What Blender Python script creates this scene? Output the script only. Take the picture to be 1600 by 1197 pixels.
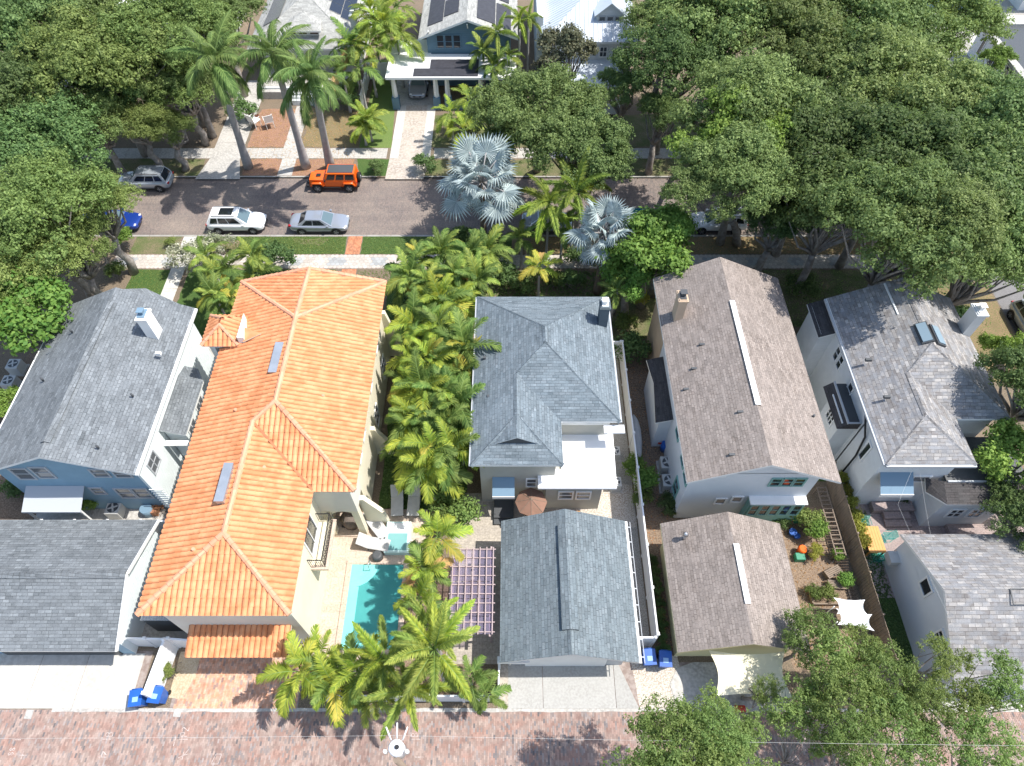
import bpy, math, random
import numpy as np
from mathutils import Vector, Matrix
R = math.radians
random.seed(7)
for o in list(bpy.data.objects): bpy.data.objects.remove(o)
SC = bpy.context.scene
COL = SC.collection

# ------------------------------------------------------------------ camera
CAM_H, PITCH, FPX = 39.0, 54.4, 1070.0
cam = bpy.data.cameras.new('camera')
cam.sensor_width = 36.0
cam.lens = 36.0 * FPX / 1600.0
cam.clip_end = 1500
co = bpy.data.objects.new('camera', cam)
COL.objects.link(co)
co.location = (0, 0, CAM_H)
co.rotation_euler = (R(90 - PITCH), 0, 0)
SC.camera = co

# ------------------------------------------------------------------ sky and sun
SUN = Vector((0.575, 0.025, 1.0)).normalized()
EL = math.asin(SUN.z)
w = bpy.data.worlds.new('World'); SC.world = w; w.use_nodes = True
nt = w.node_tree; nt.nodes.clear()
sky = nt.nodes.new('ShaderNodeTexSky'); sky.sky_type = 'NISHITA'; sky.sun_disc = False
sky.sun_elevation = EL; sky.sun_rotation = math.atan2(SUN.x, SUN.y)
sky.air_density = 1.2; sky.dust_density = 1.5
bg = nt.nodes.new('ShaderNodeBackground'); bg.inputs['Strength'].default_value = 0.15
wo = nt.nodes.new('ShaderNodeOutputWorld')
nt.links.new(sky.outputs[0], bg.inputs[0]); nt.links.new(bg.outputs[0], wo.inputs[0])
sl = bpy.data.lights.new('sun', 'SUN'); sl.energy = 4.2; sl.angle = R(0.5); sl.color = (1.0, 0.955, 0.89)
so = bpy.data.objects.new('sun', sl); COL.objects.link(so)
so.rotation_euler = SUN.to_track_quat('Z', 'Y').to_euler()
SC.view_settings.view_transform = 'Standard'
SC.view_settings.look = 'None'
SC.view_settings.exposure = 0.7
SC.view_settings.gamma = 1.0
SC.view_settings.use_curve_mapping = False
SC.cycles.max_bounces = 6
SC.cycles.transparent_max_bounces = 8

def G(px, py, z=0.0):
    """a point of the photograph turned into a place at height z"""
    a = R(90 - PITCH); xx = (px - 800) / FPX; yy = -(py - 598.5) / FPX
    y = yy * math.cos(a) + math.sin(a); zd = yy * math.sin(a) - math.cos(a)
    t = (CAM_H - z) / -zd
    return Vector((xx * t, y * t, z))

# ------------------------------------------------------------------ materials
def nodes(name):
    m = bpy.data.materials.new(name); m.use_nodes = True
    n = m.node_tree.nodes; b = n['Principled BSDF']
    return m, m.node_tree, b
def mk(t, kind, **kw):
    n = t.nodes.new(kind)
    for k, v in kw.items():
        if k in n.inputs: n.inputs[k].default_value = v
        else: setattr(n, k, v)
    return n
def c4(c): return (c[0], c[1], c[2], 1.0)
def mixc(t, fac, a, b, mode='MIX'):
    n = t.nodes.new('ShaderNodeMix'); n.data_type = 'RGBA'; n.blend_type = mode
    def s(i, v):
        if hasattr(v, 'links') or hasattr(v, 'is_linked'): t.links.new(v, n.inputs[i])
        elif isinstance(v, (tuple, list)): n.inputs[i].default_value = c4(v)
        else: n.inputs[i].default_value = v
    s(0, fac); s(6, a); s(7, b)
    return n.outputs[2]
def ramp(t, src, lo, hi):
    n = t.nodes.new('ShaderNodeMapRange'); t.links.new(src, n.inputs[0])
    n.inputs[1].default_value = lo; n.inputs[2].default_value = hi
    return n.outputs[0]
def noise(t, scale, detail=3, vec=None, rough=.6):
    n = mk(t, 'ShaderNodeTexNoise', Scale=scale, Detail=detail, Roughness=rough)
    if vec is None:
        g = t.nodes.new('ShaderNodeNewGeometry'); vec = g.outputs['Position']
    t.links.new(vec, n.inputs['Vector'])
    return n.outputs['Fac']
def bump(t, b, h, dist, strength=.6):
    n = mk(t, 'ShaderNodeBump', Strength=strength, Distance=dist)
    t.links.new(h, n.inputs['Height']); t.links.new(n.outputs[0], b.inputs['Normal'])

def M(name, c1, c2=None, scale=3.0, rough=.8, metal=0.0, spec=.4, bscale=0, bd=.02, island=0.0, fine=None, obj=0.0, contrast=(.35,.65)):
    m, t, b = nodes(name)
    col = None
    if c2 is not None:
        col = mixc(t, ramp(t, noise(t, scale, 5), *contrast), c1, c2)
    if fine is not None:
        base = col if col is not None else c1
        col = mixc(t, ramp(t, noise(t, fine[0], 2), .4, .62), base, fine[1])
    if island:
        g = t.nodes.new('ShaderNodeNewGeometry')
        base = col if col is not None else c1
        h = mk(t, 'ShaderNodeHueSaturation')
        if hasattr(base, 'links'): t.links.new(base, h.inputs['Color'])
        else: h.inputs['Color'].default_value = c4(base)
        r = t.nodes.new('ShaderNodeMapRange'); t.links.new(g.outputs['Random Per Island'], r.inputs[0])
        r.inputs[3].default_value = 1 - island; r.inputs[4].default_value = 1 + island
        t.links.new(r.outputs[0], h.inputs['Value']); col = h.outputs[0]
    if obj:
        oi = t.nodes.new('ShaderNodeObjectInfo')
        base = col if col is not None else c1
        h = mk(t, 'ShaderNodeHueSaturation')
        if hasattr(base, 'links'): t.links.new(base, h.inputs['Color'])
        else: h.inputs['Color'].default_value = c4(base)
        r = t.nodes.new('ShaderNodeMapRange'); t.links.new(oi.outputs['Random'], r.inputs[0])
        r.inputs[3].default_value = 1 - obj; r.inputs[4].default_value = 1 + obj
        t.links.new(r.outputs[0], h.inputs['Value']); col = h.outputs[0]
    if col is None: b.inputs['Base Color'].default_value = c4(c1)
    else: t.links.new(col, b.inputs['Base Color'])
    b.inputs['Roughness'].default_value = rough
    b.inputs['Metallic'].default_value = metal
    b.inputs['Specular IOR Level'].default_value = spec
    if bscale: bump(t, b, noise(t, bscale, 4), bd)
    return m

def uvn(t):
    n = t.nodes.new('ShaderNodeUVMap'); n.uv_map = 'UVMap'; return n.outputs[0]

def shingle(name, a, bcol, c, stain=None, tabw=.34, row=.145):
    m, t, b = nodes(name)
    uv = uvn(t)
    br = mk(t, 'ShaderNodeTexBrick', Scale=1.0)
    br.inputs['Color1'].default_value = c4(a); br.inputs['Color2'].default_value = c4(bcol)
    br.inputs['Mortar'].default_value = c4([x * .45 for x in a])
    br.inputs['Mortar Size'].default_value = .010; br.inputs['Brick Width'].default_value = tabw
    br.inputs['Row Height'].default_value = row; br.inputs['Bias'].default_value = 0.0
    br.offset = .37; br.squash_frequency = 3; br.squash = .8
    t.links.new(uv, br.inputs['Vector'])
    sc = mk(t, 'ShaderNodeMapping'); sc.inputs['Scale'].default_value = (1.7, 3.2, 1); t.links.new(uv, sc.inputs[0])
    n1 = noise(t, 1.0, 2, sc.outputs[0])
    col = mixc(t, ramp(t, n1, .42, .60), br.outputs['Color'], c)
    br2 = mk(t, 'ShaderNodeTexBrick', Scale=1.0)
    br2.inputs['Color1'].default_value = (.72, .72, .72, 1); br2.inputs['Color2'].default_value = (1.22, 1.22, 1.22, 1)
    br2.inputs['Mortar'].default_value = (.8, .8, .8, 1); br2.inputs['Mortar Size'].default_value = 0.0
    br2.inputs['Brick Width'].default_value = tabw * 1.7; br2.inputs['Row Height'].default_value = row
    br2.offset = .61; t.links.new(uv, br2.inputs['Vector'])
    col = mixc(t, .8, col, br2.outputs['Color'], 'MULTIPLY')
    n2 = noise(t, .35, 4)
    col = mixc(t, ramp(t, n2, .3, .75), col, mixc(t, .35, col, stain or [x * 1.4 for x in a]))
    g = noise(t, 45, 1)
    col = mixc(t, ramp(t, g, .3, .7), mixc(t, .35, col, (0, 0, 0)), col)
    t.links.new(col, b.inputs['Base Color']); b.inputs['Roughness'].default_value = .92
    b.inputs['Specular IOR Level'].default_value = .25
    inv = mk(t, 'ShaderNodeMath', operation='SUBTRACT'); inv.inputs[0].default_value = 1; t.links.new(br.outputs['Fac'], inv.inputs[1])
    bump(t, b, inv.outputs[0], .02, .8)
    return m

def siding(name, c, step=.18, dark=.72, rough=.6):
    """lap boards: relief that repeats with height"""
    m, t, b = nodes(name)
    g = t.nodes.new('ShaderNodeNewGeometry'); s = t.nodes.new('ShaderNodeSeparateXYZ'); t.links.new(g.outputs['Position'], s.inputs[0])
    d = mk(t, 'ShaderNodeMath', operation='DIVIDE'); t.links.new(s.outputs[2], d.inputs[0]); d.inputs[1].default_value = step
    f = mk(t, 'ShaderNodeMath', operation='FRACT'); t.links.new(d.outputs[0], f.inputs[0])
    inv = mk(t, 'ShaderNodeMath', operation='SUBTRACT'); inv.inputs[0].default_value = 1; t.links.new(f.outputs[0], inv.inputs[1])
    col = mixc(t, ramp(t, noise(t, 1.2, 4), .35, .7), c, [x * .9 for x in c])
    t.links.new(col, b.inputs['Base Color']); b.inputs['Roughness'].default_value = rough
    bump(t, b, inv.outputs[0], .02, .9)
    return m

def brickmat(name, a, bc, mortar, bw, bh, ms=.01, blot=None, rot=0, dark=None):
    m, t, b = nodes(name)
    g = t.nodes.new('ShaderNodeNewGeometry')
    mp = mk(t, 'ShaderNodeMapping'); mp.inputs['Rotation'].default_value = (0, 0, rot); t.links.new(g.outputs['Position'], mp.inputs[0])
    br = mk(t, 'ShaderNodeTexBrick', Scale=1.0)
    br.inputs['Color1'].default_value = c4(a); br.inputs['Color2'].default_value = c4(bc); br.inputs['Mortar'].default_value = c4(mortar)
    br.inputs['Mortar Size'].default_value = ms; br.inputs['Brick Width'].default_value = bw; br.inputs['Row Height'].default_value = bh
    t.links.new(mp.outputs[0], br.inputs['Vector'])
    col = br.outputs['Color']
    if blot:
        col = mixc(t, ramp(t, noise(t, .22, 5), .38, .66), col, mixc(t, .6, col, blot))
        mp2 = mk(t, 'ShaderNodeMapping'); mp2.inputs['Scale'].default_value = (.08, 1.1, 1); t.links.new(g.outputs['Position'], mp2.inputs[0])
        col = mixc(t, ramp(t, noise(t, 1, 3, mp2.outputs[0]), .45, .7), col, mixc(t, .4, col, dark or [x * .5 for x in a]))
    col = mixc(t, ramp(t, noise(t, 9, 2), .35, .7), mixc(t, .3, col, (0, 0, 0)), col)
    t.links.new(col, b.inputs['Base Color']); b.inputs['Roughness'].default_value = .85
    b.inputs['Specular IOR Level'].default_value = .3
    bump(t, b, br.outputs['Fac'], -.01, .5)
    return m

def leafmat(name, c1, c2, c3=None, trans=.35, rough=.45, var=.35):
    m, t, b = nodes(name)
    g = t.nodes.new('ShaderNodeNewGeometry'); oi = t.nodes.new('ShaderNodeObjectInfo')
    col = mixc(t, g.outputs['Random Per Island'], c1, c2)
    if c3:
        f3 = mk(t, 'ShaderNodeMath', operation='MULTIPLY'); t.links.new(ramp(t, noise(t, .7, 3), .42, .68), f3.inputs[0]); f3.inputs[1].default_value = .6
        col = mixc(t, f3.outputs[0], col, c3)
    h = mk(t, 'ShaderNodeHueSaturation'); t.links.new(col, h.inputs['Color'])
    r = t.nodes.new('ShaderNodeMapRange'); t.links.new(oi.outputs['Random'], r.inputs[0])
    r.inputs[3].default_value = 1 - var * .6; r.inputs[4].default_value = 1 + var
    t.links.new(r.outputs[0], h.inputs['Value'])
    f7 = mk(t, 'ShaderNodeMath', operation='MULTIPLY'); t.links.new(oi.outputs['Random'], f7.inputs[0]); f7.inputs[1].default_value = 7.31
    f8 = mk(t, 'ShaderNodeMath', operation='FRACT'); t.links.new(f7.outputs[0], f8.inputs[0])
    r2 = t.nodes.new('ShaderNodeMapRange'); t.links.new(f8.outputs[0], r2.inputs[0]); r2.inputs[3].default_value = .482; r2.inputs[4].default_value = .518
    t.links.new(r2.outputs[0], h.inputs['Hue']); h.inputs['Saturation'].default_value = .92
    t.links.new(h.outputs[0], b.inputs['Base Color'])
    b.inputs['Roughness'].default_value = max(rough,.55); b.inputs['Specular IOR Level'].default_value = .16
    tr = t.nodes.new('ShaderNodeBsdfTranslucent'); t.links.new(mixc(t, .5, h.outputs[0], [x * 1.6 for x in c2]), tr.inputs[0])
    mx = t.nodes.new('ShaderNodeMixShader'); mx.inputs[0].default_value = trans
    out = t.nodes['Material Output']
    t.links.new(b.outputs[0], mx.inputs[1]); t.links.new(tr.outputs[0], mx.inputs[2]); t.links.new(mx.outputs[0], out.inputs[0])
    return m

def glassmat(name, c, rough=.08):
    m, t, b = nodes(name)
    b.inputs['Base Color'].default_value = c4(c); b.inputs['Roughness'].default_value = rough
    b.inputs['Specular IOR Level'].default_value = .8
    return m

mt = dict(
 earth=M('earth', (.16,.12,.085), (.10,.085,.06), .6, .95, fine=(14,(.22,.17,.12)), bscale=12),
 dirt=M('dirt', (.19,.13,.09), (.11,.08,.055), .9, .95, fine=(11,(.27,.20,.14)), bscale=9, bd=.04),
 mulch=M('mulch', (.26,.13,.075), (.15,.085,.055), .9, .95, fine=(14,(.36,.22,.15)), bscale=15, bd=.04),
 dryleaf=M('dry_litter', (.30,.19,.12), (.20,.13,.08), .8, .95, fine=(12,(.13,.14,.05)), bscale=14, bd=.04),
 grass=M('grass', (.055,.115,.022), (.085,.13,.032), .7, .9, fine=(16,(.035,.075,.014)), bscale=22, bd=.05),
 lawn=M('lawn', (.12,.19,.04), (.16,.21,.06), .5, .9, fine=(12,(.10,.15,.04)), bscale=25, bd=.03),
 sparse=M('sparse_grass', (.08,.13,.03), (.24,.18,.12), .8, .95, fine=(12,(.09,.10,.04)), bscale=18, bd=.05),
 sand=M('sandy_soil', (.46,.36,.24), (.36,.28,.18), 1.5, .95, fine=(14,(.5,.42,.3))),
 gravel=M('gravel', (.30,.28,.25), (.20,.19,.17), 1.2, .95, fine=(18,(.44,.42,.38)), bscale=30, bd=.03),
 shell=M('shell_gravel', (.42,.37,.30), (.30,.24,.18), 1.1, .95, fine=(14,(.6,.56,.5)), bscale=20, bd=.03),
 concrete=M('concrete', (.50,.485,.445), (.42,.405,.37), .45, .85, fine=(4,(.54,.525,.485)), obj=.05, bscale=30, bd=.004),
 drive=M('drive_concrete', (.36,.355,.335), (.315,.308,.288), .8, .85, fine=(9,(.39,.385,.365)), obj=.05, bscale=30, bd=.004),
 oldconcrete=M('old_concrete', (.40,.385,.35), (.29,.28,.26), .7, .9, fine=(6,(.46,.44,.41)), obj=.06),
 brownconcrete=M('worn_concrete', (.42,.37,.31), (.30,.25,.21), .8, .9, fine=(5,(.46,.42,.37))),
 kerb=M('kerb_concrete', (.36,.35,.32), (.25,.24,.22), 1.0, .9),
 street=brickmat('street_brick', (.26,.20,.175), (.15,.13,.125), (.24,.21,.19), .12, .24, .012, blot=(.34,.28,.23), dark=(.12,.105,.105)),
 asphalt=M('asphalt', (.17,.165,.165), (.13,.125,.125), .5, .9, fine=(20,(.2,.195,.195))),
 alley=M('alley_brick', (.33,.21,.172), (.25,.172,.15), .35, .9, island=.2, fine=(1.4,(.34,.26,.225)), contrast=(.4,.6), spec=.2),
 alleydark=M('alley_dark_brick', (.19,.17,.17), None, rough=.9, island=.3, spec=.2),
 alleygray=M('alley_grey_brick', (.26,.215,.20), None, rough=.85, island=.3),
 joint=M('sand_joint', (.27,.205,.175), (.20,.16,.14), .6, .95, fine=(3,(.33,.28,.25))),
 drivebrick=M('drive_brick', (.56,.27,.155), (.48,.26,.17), .6, .85, island=.25, fine=(4,(.52,.34,.25))),
 walkbrick=M('walk_brick', (.48,.19,.095), (.40,.19,.11), .9, .85, island=.25),
 travertine=brickmat('travertine', (.62,.50,.40), (.54,.42,.34), (.42,.34,.28), .6, .4, .008, blot=(.66,.56,.46), dark=(.45,.36,.3)),
 paver=brickmat('grey_paver', (.50,.45,.38), (.40,.36,.31), (.32,.29,.26), .3, .2, .008, blot=(.52,.46,.38), dark=(.36,.33,.30)),
 pinkpaver=brickmat('pink_paver', (.44,.34,.31), (.36,.29,.28), (.28,.24,.23), .3, .15, .008, blot=(.46,.38,.35), dark=(.3,.26,.26)),
 hexa=M('hex_paver', (.46,.41,.36), (.38,.34,.30), .7, .9, island=.14, fine=(7,(.50,.46,.41))),
 hexb=M('hex_paver_grey', (.33,.34,.34), None, rough=.9, island=.15),
 tile=M('terracotta_tile', (.60,.25,.115), (.55,.215,.095), .35, .8, island=.07, fine=(1.5,(.66,.31,.155)), obj=.04, spec=.2),
 tilecap=M('terracotta_cap', (.62,.32,.20), (.55,.27,.16), 1, .8, island=.15),
 tileunder=M('tile_underlay', (.42,.17,.08), (.34,.13,.065), 1, .9),
 sh_blue=shingle('shingle_slate_blue', (.135,.152,.165), (.245,.268,.285), (.175,.193,.208), stain=(.27,.29,.305), tabw=.36, row=.17),
 sh_mid=shingle('shingle_blue_grey', (.13,.165,.19), (.235,.275,.305), (.17,.208,.235), stain=(.26,.31,.34), tabw=.36, row=.17),
 sh_mid2=shingle('shingle_green_grey', (.135,.168,.188), (.215,.25,.27), (.165,.20,.218), stain=(.24,.285,.31), tabw=.36, row=.17),
 sh_brown=shingle('shingle_taupe', (.255,.212,.185), (.35,.302,.272), (.30,.255,.228), stain=(.37,.325,.295), tabw=.3, row=.15),
 sh_mott=shingle('shingle_weathered', (.20,.185,.18), (.46,.44,.42), (.27,.275,.29), stain=(.34,.33,.32), tabw=.42, row=.2),
 sh_dark=shingle('shingle_charcoal', (.075,.07,.07), (.11,.10,.10), (.09,.085,.085)),
 sh_pale=shingle('shingle_pale_grey', (.38,.38,.36), (.50,.50,.47), (.44,.44,.41)),
 white=M('white_paint', (.80,.80,.78), (.74,.74,.72), .8, .5),
 whiteroof=M('white_membrane', (.82,.82,.81), (.76,.77,.77), .4, .6),
 vinyl=M('white_vinyl', (.78,.79,.80), None, rough=.35),
 greyvinyl=M('grey_trim', (.42,.44,.46), None, rough=.5),
 cream=M('cream_stucco', (.76,.71,.56), (.70,.65,.50), .6, .85, bscale=25, bd=.01),
 palestucco=M('pale_stucco', (.70,.68,.60), (.64,.62,.55), .6, .85, bscale=25, bd=.01),
 bluewall=siding('blue_siding', (.22,.36,.46)),
 paleside=siding('pale_blue_siding', (.70,.76,.76)),
 navyside=siding('slate_blue_siding', (.10,.185,.25)),
 greyside=siding('warm_grey_siding', (.42,.41,.36)),
 whiteside=siding('white_siding', (.68,.70,.70)),
 whitestucco=M('white_stucco', (.68,.70,.72), (.60,.63,.66), .5, .8, bscale=20, bd=.01),
 peach=M('buff_siding', (.55,.42,.30), (.48,.36,.26), 1, .8),
 yellowtrim=M('butter_paint', (.68,.62,.36), None, rough=.7),
 teal=M('teal_paint', (.22,.42,.38), (.18,.36,.33), 2, .5),
 glass=glassmat('window_glass', (.025,.03,.035)),
 glassb=glassmat('curtained_glass', (.13,.14,.15), .12),
 carglass=glassmat('car_glass', (.012,.015,.02), .05),
 screenglass=glassmat('windscreen_glass', (.10,.15,.17), .05),
 solar=M('solar_glass', (.018,.022,.035), None, rough=.18, spec=.7),
 thermal=M('pool_heater_mat', (.035,.035,.042), (.05,.05,.06), 3, .55),
 black=M('black_metal', (.02,.02,.022), None, rough=.45),
 rubber=M('tyre_rubber', (.018,.018,.018), None, rough=.85),
 darkgrey=M('dark_grey_paint', (.07,.075,.08), None, rough=.5),
 alu=M('brushed_aluminium', (.55,.56,.58), None, rough=.3, metal=.85),
 chrome=M('rim_metal', (.45,.46,.48), None, rough=.3, metal=.8),
 tin=M('corrugated_tin', (.50,.53,.56), (.40,.43,.46), 1, .35, metal=.6),
 metalwhite=M('white_standing_seam', (.56,.61,.66), (.50,.55,.60), .4, .35, spec=.5),
 awn_blue=M('blue_awning', (.16,.25,.33), None, rough=.6),
 wood=M('weathered_wood', (.24,.185,.14), (.17,.135,.105), 2, .85, island=.25),
 woodpink=M('pink_stained_wood', (.42,.33,.32), (.36,.28,.28), 3, .7),
 teak=M('honey_teak', (.62,.32,.09), (.56,.28,.08), 3, .55),
 terra=M('brown_canvas', (.25,.14,.10), (.20,.115,.08), 2, .85),
 coverg=M('grey_cover', (.50,.50,.49), (.42,.42,.42), 2, .8, bscale=3, bd=.08),
 coverd=M('brown_cover', (.16,.13,.11), (.11,.09,.08), 3, .8, bscale=5, bd=.08),
 sail=M('cream_sailcloth', (.78,.74,.56), (.74,.70,.52), .5, .8),
 sheet=M('white_cloth', (.75,.77,.79), None, rough=.85),
 binblue=M('blue_bin_plastic', (.02,.11,.42), (.018,.09,.36), 2, .4),
 binlabel=M('bin_label', (.25,.42,.68), None, rough=.5),
 acm=M('ac_casing', (.52,.52,.50), None, rough=.5),
 bark=M('tree_bark', (.19,.16,.14), (.34,.31,.28), 2.5, .9, bscale=14, bd=.04),
 palegrey=M('palm_bark', (.40,.38,.37), (.30,.285,.28), 2.2, .85, bscale=6, bd=.03),
 palmbrown=M('palm_boot_bark', (.20,.15,.11), (.13,.10,.08), 4, .9, bscale=9, bd=.05),
 crownsh=M('crownshaft_green', (.16,.24,.06), None, rough=.5),
 poolwall=M('pool_plaster', (.55,.74,.71), (.48,.68,.66), .8, .6),
 deepwall=M('pool_deep_plaster', (.17,.37,.37), (.14,.32,.33), .6, .6),
 orange=M('orange_paint', (.80,.13,.012), None, rough=.22, spec=.6),
 redp=M('red_plastic', (.45,.04,.02), None, rough=.5),
 greenp=M('green_plastic', (.03,.22,.13), None, rough=.5),
 skylight=glassmat('skylight_glass', (.22,.30,.36), .1),
 pot=M('clay_pot', (.35,.16,.09), None, rough=.8),
 paint=M('marking_paint', (.62,.58,.55), (.36,.26,.23), 9, .9),
)
def carpaint(name, c, metal=.4, rough=.22):
    m, t, b = nodes(name); b.inputs['Base Color'].default_value = c4(c)
    b.inputs['Metallic'].default_value = metal; b.inputs['Roughness'].default_value = rough
    b.inputs['Coat Weight'].default_value = .6; b.inputs['Coat Roughness'].default_value = .05
    return m
mt['car_silver'] = carpaint('silver_paint', (.42,.46,.50)); mt['car_white'] = carpaint('white_car_paint', (.78,.79,.80), 0)
mt['car_grey'] = carpaint('blue_silver_paint', (.34,.37,.42)); mt['car_blue'] = carpaint('royal_blue_paint', (.015,.05,.28), .3)
mt['car_teal'] = carpaint('teal_paint_car', (.02,.20,.25), .3); mt['car_dark'] = carpaint('dark_paint', (.06,.07,.08), .3)
mt['headlamp'] = glassmat('headlamp_lens', (.65,.66,.68), .1); mt['taillamp'] = glassmat('tail_lens', (.35,.01,.01), .2)

mt['l_oak'] = leafmat('oak_leaf', (.07,.115,.03), (.26,.345,.105), (.115,.165,.05))
mt['l_olive'] = leafmat('olive_oak_leaf', (.08,.12,.026), (.27,.34,.09), (.12,.175,.045))
mt['l_dark'] = leafmat('dark_leaf', (.045,.088,.026), (.18,.27,.08), (.08,.14,.042))
mt['l_bright'] = leafmat('bright_leaf', (.08,.16,.022), (.25,.38,.06), (.13,.23,.035))
mt['l_mango'] = leafmat('mango_leaf', (.07,.16,.022), (.20,.29,.045), (.14,.24,.035))
mt['l_light'] = leafmat('light_grey_leaf', (.09,.145,.032), (.28,.37,.10), (.16,.225,.055), trans=.38)
mt['l_magnolia'] = leafmat('magnolia_leaf', (.07,.085,.045), (.17,.16,.09), None, trans=.2, rough=.3)
mt['l_red'] = leafmat('reddish_leaf', (.16,.06,.035), (.22,.10,.05))
mt['l_hedge'] = leafmat('yellow_hedge_leaf', (.25,.26,.03), (.40,.38,.05), (.16,.20,.03))
mt['l_shrub'] = leafmat('shrub_leaf', (.10,.16,.035), (.20,.26,.06), (.08,.13,.03))
mt['l_white'] = leafmat('pale_blossom', (.16,.19,.09), (.5,.5,.4), (.14,.18,.06))
mt['f_royal'] = leafmat('royal_frond', (.06,.12,.028), (.20,.29,.07), None, trans=.35)
mt['f_areca'] = leafmat('areca_frond', (.13,.225,.018), (.43,.48,.045), None, trans=.42, var=.3)
mt['f_green'] = leafmat('green_frond', (.055,.115,.02), (.19,.27,.05), None, trans=.35, var=.45)
mt['f_fox'] = leafmat('foxtail_frond', (.10,.17,.026), (.35,.42,.065), None, trans=.4)
mt['f_yellow'] = leafmat('yellow_frond', (.30,.33,.035), (.50,.42,.05), None, trans=.4)
mt['f_rust'] = leafmat('rust_frond', (.38,.20,.07), (.48,.28,.10), None, trans=.3)
mt['f_dry'] = leafmat('dry_frond', (.36,.29,.20), (.44,.37,.27), None, trans=.2)
mt['f_silver'] = leafmat('silver_frond', (.22,.28,.285), (.47,.55,.535), None, trans=.15, rough=.6, var=.12)
# lavender translucent roofing
m, t, b = nodes('lavender_sheet'); b.inputs['Base Color'].default_value = (.42,.38,.50,1); b.inputs['Roughness'].default_value = .3
tp = t.nodes.new('ShaderNodeBsdfTransparent'); tp.inputs[0].default_value = (.86,.83,.92,1); mx = t.nodes.new('ShaderNodeMixShader'); mx.inputs[0].default_value = .82
t.links.new(b.outputs[0], mx.inputs[1]); t.links.new(tp.outputs[0], mx.inputs[2]); t.links.new(mx.outputs[0], t.nodes['Material Output'].inputs[0]); mt['lav'] = m
# water
m, t, b = nodes('pool_water'); b.inputs['Base Color'].default_value = (.55,.9,.9,1); b.inputs['Roughness'].default_value = .02
b.inputs['Transmission Weight'].default_value = 1; b.inputs['IOR'].default_value = 1.33; bump(t, b, noise(t, 3.5, 2), .02, .25)
tp = t.nodes.new('ShaderNodeBsdfTransparent'); tp.inputs[0].default_value = (.62,.93,.92,1)
mx = t.nodes.new('ShaderNodeMixShader'); mx.inputs[0].default_value = .85
t.links.new(b.outputs[0], mx.inputs[1]); t.links.new(tp.outputs[0], mx.inputs[2]); t.links.new(mx.outputs[0], t.nodes['Material Output'].inputs[0])
mt['water'] = m

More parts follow.
